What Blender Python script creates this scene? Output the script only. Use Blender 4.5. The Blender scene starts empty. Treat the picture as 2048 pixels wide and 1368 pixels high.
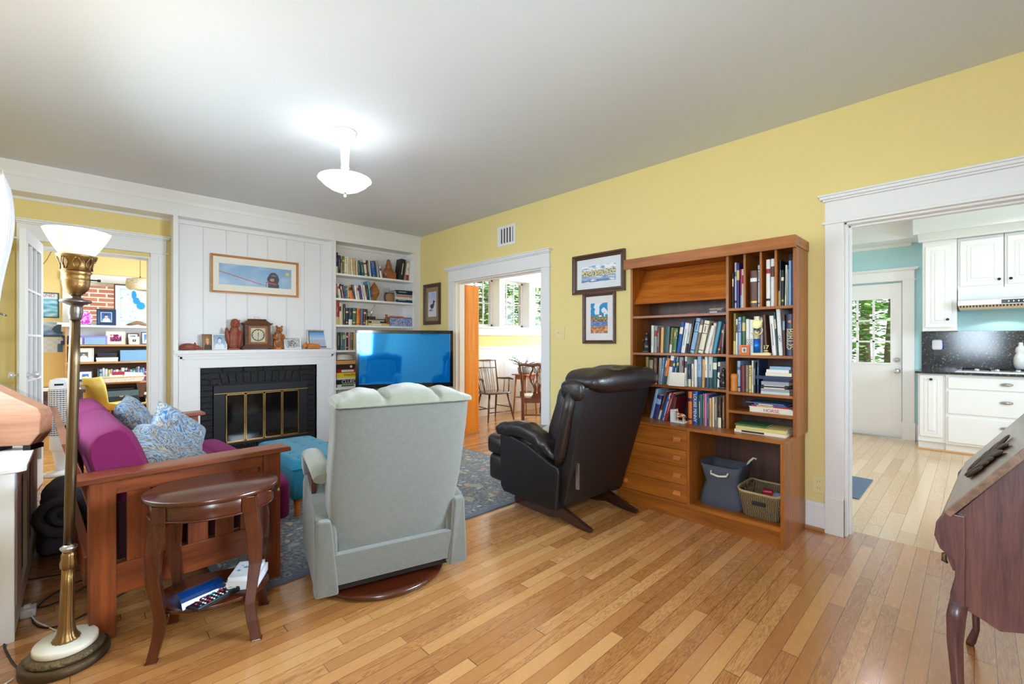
import bpy, bmesh, math, random
from mathutils import Vector, Matrix, noise
random.seed(7)
PI = math.pi
R = math.radians
S = bpy.context.scene
COL = bpy.context.scene.collection
# ---------------------------------------------------------------- camera, world, exposure, lights
cam_d = bpy.data.cameras.new('camera'); cam = bpy.data.objects.new('camera', cam_d); COL.objects.link(cam)
cam.location = (0, 0, 1.24); cam.rotation_euler = (R(90), 0, R(-43.97))
cam_d.sensor_width = 36; cam_d.lens = 892 / 2048 * 36; cam_d.clip_start = .03; cam_d.clip_end = 200
S.camera = cam
S.view_settings.view_transform = 'Standard'; S.view_settings.look = 'None'
S.view_settings.exposure = 0.84; S.view_settings.gamma = 1; S.view_settings.use_curve_mapping = False
S.cycles.max_bounces = 10; S.cycles.diffuse_bounces = 7; S.cycles.glossy_bounces = 4
S.cycles.transmission_bounces = 6; S.cycles.transparent_max_bounces = 12
S.cycles.sample_clamp_indirect = 4; S.cycles.caustics_reflective = False; S.cycles.caustics_refractive = False
S.cycles.use_denoising = True; S.cycles.blur_glossy = 1
W = bpy.data.worlds.new('world'); S.world = W; W.use_nodes = True
bg = W.node_tree.nodes['Background']
sky = W.node_tree.nodes.new('ShaderNodeTexSky'); sky.sky_type = 'NISHITA'; sky.sun_elevation = R(48); sky.sun_rotation = R(200)
sky.sun_disc = False; sky.air_density = 1; sky.dust_density = 2
wm = W.node_tree.nodes.new('ShaderNodeMixRGB'); wm.inputs[0].default_value = .6
wm.inputs[2].default_value = (7, 7.6, 8.4, 1)
W.node_tree.links.new(sky.outputs[0], wm.inputs[1]); W.node_tree.links.new(wm.outputs[0], bg.inputs[0])
bg.inputs[1].default_value = 0.2

def light(name, kind, loc, energy, color=(1, 1, 1), size=1, size_y=None, aim=None, spread=None, radius=None):
    d = bpy.data.lights.new(name, kind); d.energy = energy; d.color = color
    if kind == 'AREA':
        d.size = size
        if size_y: d.shape = 'RECTANGLE'; d.size_y = size_y
        if spread: d.spread = R(spread)
    elif kind in ('POINT', 'SPOT'): d.shadow_soft_size = radius or .05
    o = bpy.data.objects.new(name, d); COL.objects.link(o); o.location = loc
    if aim: o.rotation_euler = (Vector(aim) - Vector(loc)).to_track_quat('-Z', 'Y').to_euler()
    return o
DAY = (.70, .86, 1.0)
sun = light('sun', 'SUN', (5, 20, 10), 5.0, (1, .96, .9)); sun.rotation_euler = (R(35), 0, R(30)); sun.data.angle = R(2)
# daylight standing in the window openings, plus an added fill at the front
light('daylight_left_window', 'AREA', (-.62, .0, 1.5), 56, DAY, .85, 1.15, aim=(2.2, 2.4, 1.0))
light('front_fill_light', 'AREA', (2.6, -.70, 1.62), 30, DAY, 1.25, 1.1, aim=(-.1, 3.2, .85), spread=75)  # fill light at an unseen, added front window, aimed at the left side
light('daylight_radiator_window', 'AREA', (-.62, 3.2, 1.5), 25, DAY, 1.5, 1.3, aim=(3, 3.0, .5), spread=150)
light('daylight_dining_b', 'AREA', (7.3, 4.2, 1.7), 72, DAY, 2.0, 1.2, aim=(3.6, 3.9, .8))
light('daylight_office_side', 'AREA', (1.45, 7.0, 1.6), 38, DAY, 1.4, 1.0, aim=(-.5, 7.4, 1.0))
light('daylight_kitchen', 'AREA', (5.2, -1.95, 1.6), 27, DAY, 1.8, 1.1, aim=(5.6, 1, 1.0))

# ---------------------------------------------------------------- materials
MC = {}
def ramp(cr, stops):
    el = cr.color_ramp.elements
    el[0].position = stops[0][0]; el[0].color = (*stops[0][1], 1)
    el[1].position = stops[-1][0]; el[1].color = (*stops[-1][1], 1)
    for q, c in stops[1:-1]:
        e = el.new(q); e.color = (*c, 1)
def srgb(r, g, b):
    f = lambda c: (c / 255 / 12.92) if c / 255 <= .04045 else ((c / 255 + .055) / 1.055) ** 2.4
    return (f(r), f(g), f(b))
def new_mat(name):
    m = bpy.data.materials.new(name); m.use_nodes = True
    nt = m.node_tree; return m, nt, nt.nodes['Principled BSDF']
def N(nt, t, **k):
    n = nt.nodes.new(t)
    for a, b in k.items(): setattr(n, a, b)
    return n
def mat(name, rgb, rough=.5, metal=0, var=.06, scale=8, bump=0, coat=0, emit=None, spec=.5, sheen=0, bscale=None):
    if name in MC: return MC[name]
    m, nt, p = new_mat(name); L = nt.links.new
    tc = N(nt, 'ShaderNodeTexCoord'); no = N(nt, 'ShaderNodeTexNoise'); no.inputs['Scale'].default_value = scale; no.inputs['Detail'].default_value = 5
    L(tc.outputs['Object'], no.inputs['Vector'])
    mx = N(nt, 'ShaderNodeMixRGB'); c = rgb
    mx.inputs[1].default_value = (*[x * (1 - var) for x in c], 1); mx.inputs[2].default_value = (*[min(1, x * (1 + var)) for x in c], 1)
    L(no.outputs['Fac'], mx.inputs[0]); L(mx.outputs[0], p.inputs['Base Color'])
    p.inputs['Roughness'].default_value = rough; p.inputs['Metallic'].default_value = metal
    p.inputs['Coat Weight'].default_value = coat; p.inputs['Specular IOR Level'].default_value = spec; p.inputs['Sheen Weight'].default_value = sheen
    if bump:
        nb = N(nt, 'ShaderNodeTexNoise'); nb.inputs['Scale'].default_value = bscale or scale * 12; nb.inputs['Detail'].default_value = 6
        L(tc.outputs['Object'], nb.inputs['Vector']); b = N(nt, 'ShaderNodeBump'); b.inputs['Strength'].default_value = bump; b.inputs['Distance'].default_value = .01
        L(nb.outputs['Fac'], b.inputs['Height']); L(b.outputs[0], p.inputs['Normal'])
    if emit:
        p.inputs['Emission Color'].default_value = (*emit[0], 1); p.inputs['Emission Strength'].default_value = emit[1]
    MC[name] = m; return m
def wood(name, c1, c2, rough=.35, axis='X', scale=1.0, coat=.2, ring=14, bump=.05):
    """streaky grain running along AXIS of the object's own coordinates"""
    if name in MC: return MC[name]
    m, nt, p = new_mat(name); L = nt.links.new
    tc = N(nt, 'ShaderNodeTexCoord'); mp = N(nt, 'ShaderNodeMapping')
    s = {'X': (1.2, 18, 18), 'Y': (18, 1.2, 18), 'Z': (18, 18, 1.2)}[axis]
    mp.inputs['Scale'].default_value = [q * scale for q in s]
    L(tc.outputs['Object'], mp.inputs['Vector'])
    a = N(nt, 'ShaderNodeTexNoise'); a.inputs['Scale'].default_value = 1.0; a.inputs['Detail'].default_value = 8; a.inputs['Roughness'].default_value = .65; a.inputs['Distortion'].default_value = .6
    b = N(nt, 'ShaderNodeTexNoise'); b.inputs['Scale'].default_value = 6.0; b.inputs['Detail'].default_value = 4
    L(mp.outputs[0], a.inputs['Vector']); L(mp.outputs[0], b.inputs['Vector'])
    ad = N(nt, 'ShaderNodeMath', operation='MULTIPLY_ADD'); ad.inputs[1].default_value = .35; L(b.outputs['Fac'], ad.inputs[0]); L(a.outputs['Fac'], ad.inputs[2])
    cr = N(nt, 'ShaderNodeValToRGB'); cr.color_ramp.elements[0].position = .45; cr.color_ramp.elements[1].position = .85
    cr.color_ramp.elements[0].color = (*c2, 1); cr.color_ramp.elements[1].color = (*c1, 1)
    L(ad.outputs[0], cr.inputs[0]); L(cr.outputs[0], p.inputs['Base Color'])
    p.inputs['Roughness'].default_value = rough; p.inputs['Coat Weight'].default_value = coat; p.inputs['Coat Roughness'].default_value = .2
    bm_ = N(nt, 'ShaderNodeBump'); bm_.inputs['Strength'].default_value = bump; bm_.inputs['Distance'].default_value = .004
    L(ad.outputs[0], bm_.inputs['Height']); L(bm_.outputs[0], p.inputs['Normal'])
    MC[name] = m; return m
def floor_mat(name, cols, w, Lm, rough, dark):
    m, nt, p = new_mat(name); L = nt.links.new
    tc = N(nt, 'ShaderNodeTexCoord'); sp = N(nt, 'ShaderNodeSeparateXYZ'); L(tc.outputs['Object'], sp.inputs[0])
    def M(op, a, b=None, c=None):
        n = N(nt, 'ShaderNodeMath', operation=op)
        for i, v in enumerate((a, b, c)):
            if v is None: continue
            if isinstance(v, (int, float)): n.inputs[i].default_value = v
            else: L(v, n.inputs[i])
        return n.outputs[0]
    yr = M('DIVIDE', sp.outputs['Y'], w); row = M('FLOOR', yr); fy = M('FRACT', yr)
    wn = N(nt, 'ShaderNodeTexWhiteNoise', noise_dimensions='1D'); L(row, wn.inputs['W'])
    xs = M('DIVIDE', M('ADD', sp.outputs['X'], M('MULTIPLY', wn.outputs['Value'], 7.3)), Lm)
    xs = M('ADD', xs, M('MULTIPLY', M('SINE', M('MULTIPLY', xs, 2.3)), .22))
    cl = M('FLOOR', xs); fx = M('FRACT', xs)
    cv = N(nt, 'ShaderNodeCombineXYZ'); L(row, cv.inputs[0]); L(cl, cv.inputs[1])
    w2 = N(nt, 'ShaderNodeTexWhiteNoise', noise_dimensions='2D'); L(cv.outputs[0], w2.inputs['Vector'])
    cr = N(nt, 'ShaderNodeValToRGB'); ramp(cr, [(i / (len(cols) - 1), c) for i, c in enumerate(cols)])
    L(w2.outputs['Value'], cr.inputs[0])
    # grain, shifted per board
    of = N(nt, 'ShaderNodeVectorMath', operation='SCALE'); L(w2.outputs['Color'], of.inputs[0]); of.inputs['Scale'].default_value = 40
    av = N(nt, 'ShaderNodeVectorMath', operation='ADD'); L(tc.outputs['Object'], av.inputs[0]); L(of.outputs[0], av.inputs[1])
    mp = N(nt, 'ShaderNodeMapping'); mp.inputs['Scale'].default_value = (1.6, 16, 1); L(av.outputs[0], mp.inputs['Vector'])
    g = N(nt, 'ShaderNodeTexNoise'); g.inputs['Scale'].default_value = 1.6; g.inputs['Detail'].default_value = 4; g.inputs['Distortion'].default_value = .8; L(mp.outputs[0], g.inputs['Vector'])
    rings = M('SINE', M('MULTIPLY', g.outputs['Fac'], 84.0)); rings = M('MULTIPLY_ADD', rings, .5, .5); rings = M('POWER', rings, 2.2)
    fg = N(nt, 'ShaderNodeTexNoise'); fg.inputs['Scale'].default_value = 9; fg.inputs['Detail'].default_value = 6; L(mp.outputs[0], fg.inputs['Vector'])
    # a cathedral figure shows in some boards only
    sel = M('GREATER_THAN', N2(nt, w2, 'Color'), .45)
    mx = N(nt, 'ShaderNodeMixRGB', blend_type='MULTIPLY'); mx.inputs[2].default_value = (*dark, 1)
    L(M('MULTIPLY', M('MULTIPLY', rings, M('MULTIPLY_ADD', sel, .60, .10)), .8), mx.inputs[0]); L(cr.outputs[0], mx.inputs[1])
    mx2 = N(nt, 'ShaderNodeMixRGB', blend_type='MULTIPLY'); mx2.inputs[2].default_value = (.72, .62, .5, 1)
    L(M('MULTIPLY', fg.outputs['Fac'], .55), mx2.inputs[0]); L(mx.outputs[0], mx2.inputs[1])
    # gaps
    ey = M('ABSOLUTE', M('SUBTRACT', fy, .5)); gy = M('GREATER_THAN', ey, .5 - .0011 / w)
    ex = M('ABSOLUTE', M('SUBTRACT', fx, .5)); gx = M('GREATER_THAN', ex, .5 - .0012 / Lm)
    gap = M('MAXIMUM', gy, gx)
    mx3 = N(nt, 'ShaderNodeMixRGB'); mx3.inputs[2].default_value = (.055, .028, .012, 1)
    L(M('MULTIPLY', gap, .8), mx3.inputs[0]); L(mx2.outputs[0], mx3.inputs[1]); L(mx3.outputs[0], p.inputs['Base Color'])
    rn = M('MULTIPLY_ADD', fg.outputs['Fac'], .12, rough - .04); L(rn, p.inputs['Roughness'])
    p.inputs['Coat Weight'].default_value = .7; p.inputs['Coat Roughness'].default_value = .15; p.inputs['Coat IOR'].default_value = 1.6
    b = N(nt, 'ShaderNodeBump'); b.inputs['Strength'].default_value = .12; b.inputs['Distance'].default_value = .002; L(M('SUBTRACT', M('MULTIPLY', fg.outputs['Fac'], .3), gap), b.inputs['Height']); L(b.outputs[0], p.inputs['Normal'])
    return m
def N2(nt, wn, out):
    s = nt.nodes.new('ShaderNodeSeparateXYZ'); nt.links.new(wn.outputs[out], s.inputs[0]); return s.outputs[1]
def glass_mat(name, tint=(1, 1, 1), ior=1.4):
    m, nt, p = new_mat(name); nt.nodes.remove(p); L = nt.links.new
    t = N(nt, 'ShaderNodeBsdfTransparent'); t.inputs[0].default_value = (*tint, 1)
    g = N(nt, 'ShaderNodeBsdfGlossy'); g.inputs['Roughness'].default_value = .02
    lw = N(nt, 'ShaderNodeFresnel'); lw.inputs[0].default_value = ior
    mx = N(nt, 'ShaderNodeMixShader'); L(lw.outputs[0], mx.inputs[0]); L(t.outputs[0], mx.inputs[1]); L(g.outputs[0], mx.inputs[2])
    L(mx.outputs[0], nt.nodes['Material Output'].inputs[0]); MC[name] = m; return m
def art_mat():
    m, nt, p = new_mat('printed_picture'); a = N(nt, 'ShaderNodeAttribute'); a.attribute_name = 'Col'
    nt.links.new(a.outputs['Color'], p.inputs['Base Color']); p.inputs['Roughness'].default_value = .35; MC['art'] = m; return m
def pattern_mat(name, cols, scale, rough=.8, kind='noise', stretch=(1, 1, 1), distort=3, bump=.2):
    m, nt, p = new_mat(name); L = nt.links.new
    tc = N(nt, 'ShaderNodeTexCoord'); mp = N(nt, 'ShaderNodeMapping'); mp.inputs['Scale'].default_value = stretch; L(tc.outputs['Object'], mp.inputs[0])
    if kind == 'noise':
        t = N(nt, 'ShaderNodeTexNoise'); t.inputs['Scale'].default_value = scale; t.inputs['Detail'].default_value = 3; t.inputs['Distortion'].default_value = distort; out = t.outputs['Fac']
    elif kind == 'voronoi':
        t = N(nt, 'ShaderNodeTexVoronoi'); t.inputs['Scale'].default_value = scale; out = t.outputs['Distance']
    else:
        t = N(nt, 'ShaderNodeTexWave'); t.inputs['Scale'].default_value = scale; t.inputs['Distortion'].default_value = distort; t.inputs['Detail'].default_value = 3; out = t.outputs['Fac']
    L(mp.outputs[0], t.inputs['Vector'])
    cr = N(nt, 'ShaderNodeValToRGB'); ramp(cr, cols)
    L(out, cr.inputs[0]); L(cr.outputs[0], p.inputs['Base Color']); p.inputs['Roughness'].default_value = rough
    if bump:
        b = N(nt, 'ShaderNodeBump'); b.inputs['Strength'].default_value = bump; b.inputs['Distance'].default_value = .005; L(out, b.inputs['Height']); L(b.outputs[0], p.inputs['Normal'])
    MC[name] = m; return m
def brick_mat(name, c1, c2, mortar, bw, bh, ms, rough, plane='XZ', bump=.6):
    m, nt, p = new_mat(name); L = nt.links.new
    tc = N(nt, 'ShaderNodeTexCoord'); sp = N(nt, 'ShaderNodeSeparateXYZ'); cb = N(nt, 'ShaderNodeCombineXYZ'); L(tc.outputs['Object'], sp.inputs[0])
    L(sp.outputs[plane[0]], cb.inputs[0]); L(sp.outputs[plane[1]], cb.inputs[1])
    b = N(nt, 'ShaderNodeTexBrick'); L(cb.outputs[0], b.inputs['Vector']); b.inputs['Scale'].default_value = 1
    b.inputs['Brick Width'].default_value = bw; b.inputs['Row Height'].default_value = bh; b.inputs['Mortar Size'].default_value = ms
    b.inputs['Color1'].default_value = (*c1, 1); b.inputs['Color2'].default_value = (*c2, 1); b.inputs['Mortar'].default_value = (*mortar, 1); b.inputs['Mortar Smooth'].default_value = .3
    L(b.outputs['Color'], p.inputs['Base Color']); p.inputs['Roughness'].default_value = rough
    no = N(nt, 'ShaderNodeTexNoise'); no.inputs['Scale'].default_value = 45; L(tc.outputs['Object'], no.inputs['Vector'])
    ma = N(nt, 'ShaderNodeMath', operation='MULTIPLY_ADD'); ma.inputs[1].default_value = -1; L(b.outputs['Fac'], ma.inputs[0]); L(no.outputs['Fac'], ma.inputs[2])
    bp = N(nt, 'ShaderNodeBump'); bp.inputs['Strength'].default_value = bump; bp.inputs['Distance'].default_value = .012; L(ma.outputs[0], bp.inputs['Height']); L(bp.outputs[0], p.inputs['Normal'])
    MC[name] = m; return m

# ---------------------------------------------------------------- mesh builder
class MB:
    def __init__(s): s.v = []; s.f = []; s.m = []; s.sm = []
    def add(s, vs, fs, mi=0, sm=False, M=None):
        k = len(s.v)
        if M is not None: vs = [tuple(M @ Vector(v)) for v in vs]
        s.v += [tuple(v) for v in vs]; s.f += [tuple(k + i for i in f) for f in fs]; s.m += [mi] * len(fs); s.sm += [sm] * len(fs); return s
    def box(s, x0, y0, z0, x1, y1, z1, mi=0, M=None):
        if x0 > x1: x0, x1 = x1, x0
        if y0 > y1: y0, y1 = y1, y0
        if z0 > z1: z0, z1 = z1, z0
        v = [(x, y, z) for z in (z0, z1) for y in (y0, y1) for x in (x0, x1)]
        return s.add(v, [(0, 2, 3, 1), (4, 5, 7, 6), (0, 1, 5, 4), (1, 3, 7, 5), (3, 2, 6, 7), (2, 0, 4, 6)], mi, False, M)
    def hexa(s, b, t, mi=0, M=None):
        return s.add(list(b) + list(t), [(3, 2, 1, 0), (4, 5, 6, 7), (0, 1, 5, 4), (1, 2, 6, 5), (2, 3, 7, 6), (3, 0, 4, 7)], mi, False, M)
    def prism(s, poly, axis, a, b, mi=0, M=None, sm=False):
        """poly: 2-D outline (the two axes other than AXIS, in x,y,z order), extruded from a to b"""
        def pt(p, t): return {'X': (t, p[0], p[1]), 'Y': (p[0], t, p[1]), 'Z': (p[0], p[1], t)}[axis]
        n = len(poly); v = [pt(p, a) for p in poly] + [pt(p, b) for p in poly]
        f = [tuple(range(n))[::-1], tuple(range(n, 2 * n))]
        s.add(v, f, mi, False, M); s.f_side(len(s.v) - 2 * n, n, mi, sm); return s
    def f_side(s, k, n, mi, sm):
        for i in range(n):
            j = (i + 1) % n; s.f.append((k + i, k + j, k + n + j, k + n + i)); s.m.append(mi); s.sm.append(sm)
    def lathe(s, prof, c=(0, 0, 0), seg=32, mi=0, M=None, sm=True, sx=1, sy=1, cap=True, ribs=0, amp=0):
        v = []; f = []; n = len(prof)
        for j in range(seg):
            a = 2 * PI * j / seg
            for r, z in prof:
                rr = r * (1 + amp * math.cos(ribs * a)) if ribs else r
                v.append((c[0] + rr * math.cos(a) * sx, c[1] + rr * math.sin(a) * sy, c[2] + z))
        for j in range(seg):
            k = (j + 1) % seg
            for i in range(n - 1): f.append((j * n + i, k * n + i, k * n + i + 1, j * n + i + 1))
        s.add(v, f, mi, sm, M)
        if cap:
            k0 = len(s.v) - len(v)
            for i, rev in ((0, True), (n - 1, False)):
                if prof[i][0] > 1e-5:
                    q = [k0 + j * n + i for j in range(seg)]; s.f.append(tuple(q[::-1] if rev else q)); s.m.append(mi); s.sm.append(False)
        return s
    def tube(s, pts, r, seg=8, mi=0, M=None, sm=True, cap=True, flat=1):
        P_ = [Vector(p) for p in pts]; n = len(P_); v = []; f = []; rr = r if isinstance(r, (list, tuple)) else [r] * n
        up = None
        for i, p in enumerate(P_):
            t = (P_[min(n - 1, i + 1)] - P_[max(0, i - 1)]).normalized()
            if up is None:
                up = Vector((0, 0, 1)) if abs(t.z) < .9 else Vector((0, 1, 0))
            a = t.cross(up)
            if a.length < 1e-4: a = t.cross(Vector((1, 0, 0)))
            a.normalize(); b = a.cross(t).normalized(); up = b
            for j in range(seg):
                q = 2 * PI * j / seg; v.append(tuple(p + a * math.cos(q) * rr[i] + b * math.sin(q) * rr[i] * flat))
        for i in range(n - 1):
            for j in range(seg):
                k = (j + 1) % seg; f.append((i * seg + j, i * seg + k, (i + 1) * seg + k, (i + 1) * seg + j))
        s.add(v, f, mi, sm, M)
        if cap:
            k0 = len(s.v) - len(v); s.f.append(tuple(k0 + j for j in range(seg))[::-1]); s.m.append(mi); s.sm.append(False)
            s.f.append(tuple(k0 + (n - 1) * seg + j for j in range(seg))); s.m.append(mi); s.sm.append(False)
        return s
    def soft(s, c, h, e=.35, mi=0, M=None, nu=28, nv=16, fn=None, e2=None):
        """superellipsoid: a padded box of half sizes h about c"""
        e2 = e if e2 is None else e2
        sp = lambda w, q: math.copysign(abs(w) ** q, w)
        v = []; f = []
        for i in range(nv + 1):
            t = -PI / 2 + PI * i / nv
            for j in range(nu):
                a = 2 * PI * j / nu
                x = sp(math.cos(t), e2) * sp(math.cos(a), e); y = sp(math.cos(t), e2) * sp(math.sin(a), e); z = sp(math.sin(t), e2)
                q = (c[0] + h[0] * x, c[1] + h[1] * y, c[2] + h[2] * z)
                v.append(tuple(fn(Vector(q), (x, y, z))) if fn else q)
        for i in range(nv):
            for j in range(nu):
                k = (j + 1) % nu; f.append((i * nu + j, i * nu + k, (i + 1) * nu + k, (i + 1) * nu + j))
        return s.add(v, f, mi, True, M)
    def grid(s, fn, nx, ny, mi=0, sm=True, M=None, closed=False):
        v = [fn(i / nx, j / ny) for j in range(ny + 1) for i in range(nx + 1)]
        f = [(j * (nx + 1) + i, j * (nx + 1) + i + 1, (j + 1) * (nx + 1) + i + 1, (j + 1) * (nx + 1) + i) for j in range(ny) for i in range(nx)]
        return s.add(v, f, mi, sm, M)
    def mesh(s, name, mats):
        me = bpy.data.meshes.new(name); me.from_pydata(s.v, [], s.f); me.update()
        for m in mats: me.materials.append(m)
        me.polygons.foreach_set('material_index', s.m); me.polygons.foreach_set('use_smooth', s.sm); me.update(); return me

def setp(o, label=None, cat=None, group=None, kind=None):
    if label: o['label'] = label
    if cat: o['category'] = cat
    if group: o['group'] = group
    if kind: o['kind'] = kind
    return o
def thing(name, label, cat, loc=(0, 0, 0), rz=0, group=None, rot=None):
    o = bpy.data.objects.new(name, None); COL.objects.link(o); o.empty_display_size = .1
    o.location = loc; o.rotation_euler = rot or (0, 0, R(rz)); return setp(o, label, cat, group)
def obj(name, mb, mats, parent=None, bevel=0, label=None, loc=None, rot=None, seg=2, sub=0, solid=0, kind=None):
    if not isinstance(mats, (list, tuple)): mats = [mats]
    me = mb if isinstance(mb, bpy.types.Mesh) else mb.mesh(name, mats)
    o = bpy.data.objects.new(name, me); COL.objects.link(o); o.parent = parent
    if loc: o.location = loc
    if rot: o.rotation_euler = rot
    if solid:
        q = o.modifiers.new('s', 'SOLIDIFY'); q.thickness = solid; q.offset = 0
    if bevel:
        q = o.modifiers.new('b', 'BEVEL'); q.width = bevel; q.segments = seg; q.limit_method = 'ANGLE'; q.angle_limit = R(35); q.harden_normals = False
    if sub:
        q = o.modifiers.new('u', 'SUBSURF'); q.levels = q.render_levels = sub
    if label: o['label'] = label
    if kind: o['kind'] = kind
    return o
def solo(name, mb, mats, label, cat, loc=(0, 0, 0), rz=0, group=None, bevel=0, kind=None, rot=None, **k):
    o = obj(name, mb, mats, None, bevel, loc=loc, rot=rot or (0, 0, R(rz)), **k); return setp(o, label, cat, group, kind)
def struct(name, mb, mats, bevel=0, parent=None, **k):
    o = obj(name, mb, mats, parent, bevel, **k)
    if parent is None: o['kind'] = 'structure'
    return o
def dup(root, loc=None, rz=None, label=None, group=None):
    r = root.copy(); COL.objects.link(r)
    if loc is not None: r.location = loc
    if rz is not None: r.rotation_euler = (0, 0, R(rz))
    if label: r['label'] = label
    if group: r['group'] = group
    for ch in list(root.children):
        c = ch.copy(); COL.objects.link(c); c.parent = r
        for g in list(ch.children):
            d = g.copy(); COL.objects.link(d); d.parent = c
    return r
def T(x=0, y=0, z=0, rx=0, ry=0, rz=0):
    return Matrix.Translation((x, y, z)) @ Matrix.Rotation(R(rz), 4, 'Z') @ Matrix.Rotation(R(ry), 4, 'Y') @ Matrix.Rotation(R(rx), 4, 'X')
def text(body, size, m, parent, loc, rot, name='lettering', ext=.0006, align='CENTER', sx=1, font_bold=False):
    c = bpy.data.curves.new('t', 'FONT'); c.body = body; c.size = size; c.extrude = ext; c.align_x = align; c.align_y = 'CENTER'
    if font_bold: c.offset = size * .012
    o = bpy.data.objects.new('t', c); COL.objects.link(o)
    me = bpy.data.meshes.new_from_object(o.evaluated_get(bpy.context.evaluated_depsgraph_get()))
    COL.objects.unlink(o); bpy.data.objects.remove(o)
    me.materials.clear(); me.materials.append(m)
    if sx != 1: me.transform(Matrix.Scale(sx, 4, (1, 0, 0)))
    q = bpy.data.objects.new(name, me); COL.objects.link(q); q.parent = parent; q.location = loc; q.rotation_euler = [R(a) for a in rot]; return q
def art(name, w, h, fn, nx, ny, parent, M=None):
    """a printed picture: w wide, h high, standing in X-Z, facing -Y, colours from fn(u, v)"""
    nx = int(nx); ny = int(ny)
    v = [(-w / 2 + w * i / nx, 0, h * j / ny) for j in range(ny + 1) for i in range(nx + 1)]
    f = [(j * (nx + 1) + i, j * (nx + 1) + i + 1, (j + 1) * (nx + 1) + i + 1, (j + 1) * (nx + 1) + i) for j in range(ny) for i in range(nx)]
    if M is not None: v = [tuple(M @ Vector(q)) for q in v]
    me = bpy.data.meshes.new(name); me.from_pydata(v, [], f); me.update()
    ca = me.color_attributes.new('Col', 'FLOAT_COLOR', 'POINT')
    buf = []
    for j in range(ny + 1):
        for i in range(nx + 1):
            c = fn(i / nx, j / ny); c = srgb(*[max(0, min(255, q)) for q in c]); buf += [*c, 1]
    ca.data.foreach_set('color', buf); me.materials.append(MC['art'])
    o = bpy.data.objects.new(name, me); COL.objects.link(o); o.parent = parent; return o
def nz(x, y, z=0): return noise.noise(Vector((x, y, z)))

art_mat()
WHITE = mat('white_paint', srgb(232, 232, 234), .42, var=.015, scale=3)
WHITE2 = mat('white_cabinet_paint', srgb(240, 240, 241), .35, var=.01, scale=3)
CEIL = mat('ceiling_paint', srgb(216, 220, 227), .9, var=.01, scale=2)
YEL = mat('yellow_wall_paint', srgb(232, 212, 146), .85, var=.015, scale=1.5, bump=.02)
YEL2 = mat('office_yellow_paint', srgb(240, 216, 150), .85, var=.015, scale=1.5)
AQUA = mat('aqua_wall_paint', srgb(186, 226, 230), .8, var=.01, scale=2)
BLACKM = mat('black_metal', (.012, .012, .014), .4, .4)
CHROME = mat('chrome', (.75, .75, .77), .15, 1)
STEEL = mat('brushed_steel', (.55, .55, .56), .3, 1)
BRASS = mat('aged_brass', srgb(150, 118, 76), .32, .95, var=.25, scale=30, bump=.15)
BRONZE = mat('dark_bronze', srgb(92, 76, 55), .42, .8, var=.3, scale=25, bump=.3)
PEWTER = mat('pewter', srgb(120, 112, 108), .33, .9, var=.2, scale=25, bump=.1)
GLASS = glass_mat('window_glass')
PAPER = mat('paper', srgb(236, 232, 222), .8, var=.05, scale=20)
PLASTW = mat('white_plastic', srgb(235, 236, 240), .35)
TEAK = {a: wood('teak_' + a, srgb(172, 100, 30), srgb(118, 60, 10), .4, a, 1.0, .12) for a in 'XYZ'}
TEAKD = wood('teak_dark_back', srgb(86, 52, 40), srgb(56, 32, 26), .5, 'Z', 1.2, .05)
CHERRY = {a: wood('cherry_' + a, srgb(138, 66, 28), srgb(84, 34, 14), .35, a, 1.1, .15) for a in 'XYZ'}
MAHOG = {a: wood('mahogany_' + a, srgb(86, 36, 16), srgb(48, 17, 7), .24, a, .8, .5) for a in 'XYZ'}
OAKD = {a: wood('dark_oak_' + a, srgb(104, 66, 62), srgb(54, 30, 38), .38, a, 2.2, .35, bump=.15) for a in 'XYZ'}
ORANGE = wood('orange_fir', srgb(236, 152, 52), srgb(206, 116, 28), .4, 'Z', .6, .2)
FLOOR = floor_mat('oak_strip_floor', [srgb(196, 136, 80), srgb(216, 158, 98), srgb(184, 124, 70), srgb(208, 150, 90), srgb(226, 172, 112)], .0600, .95, .24, (.42, .27, .15))
FLOORK = floor_mat('kitchen_oak_lit_tone', [srgb(222, 184, 140), srgb(236, 206, 166), srgb(214, 176, 130), srgb(240, 214, 178)], .085, 1.1, .3, (.7, .55, .4))  # wider boards; pallor from the bright kitchen light is put into the colour

def shifted(mb, loc):
    q = MB(); q.v = [(a - loc[0], b - loc[1], c - loc[2]) for a, b, c in mb.v]; q.f = mb.f; q.m = mb.m; q.sm = mb.sm; return q
def wpart(name, mb, mats, parent, bevel=0, off=(0, 0, 0), **k):
    """a part given in room coordinates, hung on an unrotated thing"""
    l = parent.location
    return obj(name, shifted(mb, (l[0] + off[0], l[1] + off[1], l[2] + off[2])), mats, parent, bevel, **k)
def wsolo(name, mb, mats, label, cat, loc, group=None, bevel=0, **k):
    return solo(name, shifted(mb, loc), mats, label, cat, loc, 0, group, bevel, **k)
def wchild(name, mb, mats, part, thing_, bevel=0, **k):
    return obj(name, shifted(mb, thing_.location), mats, part, bevel, **k)
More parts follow.
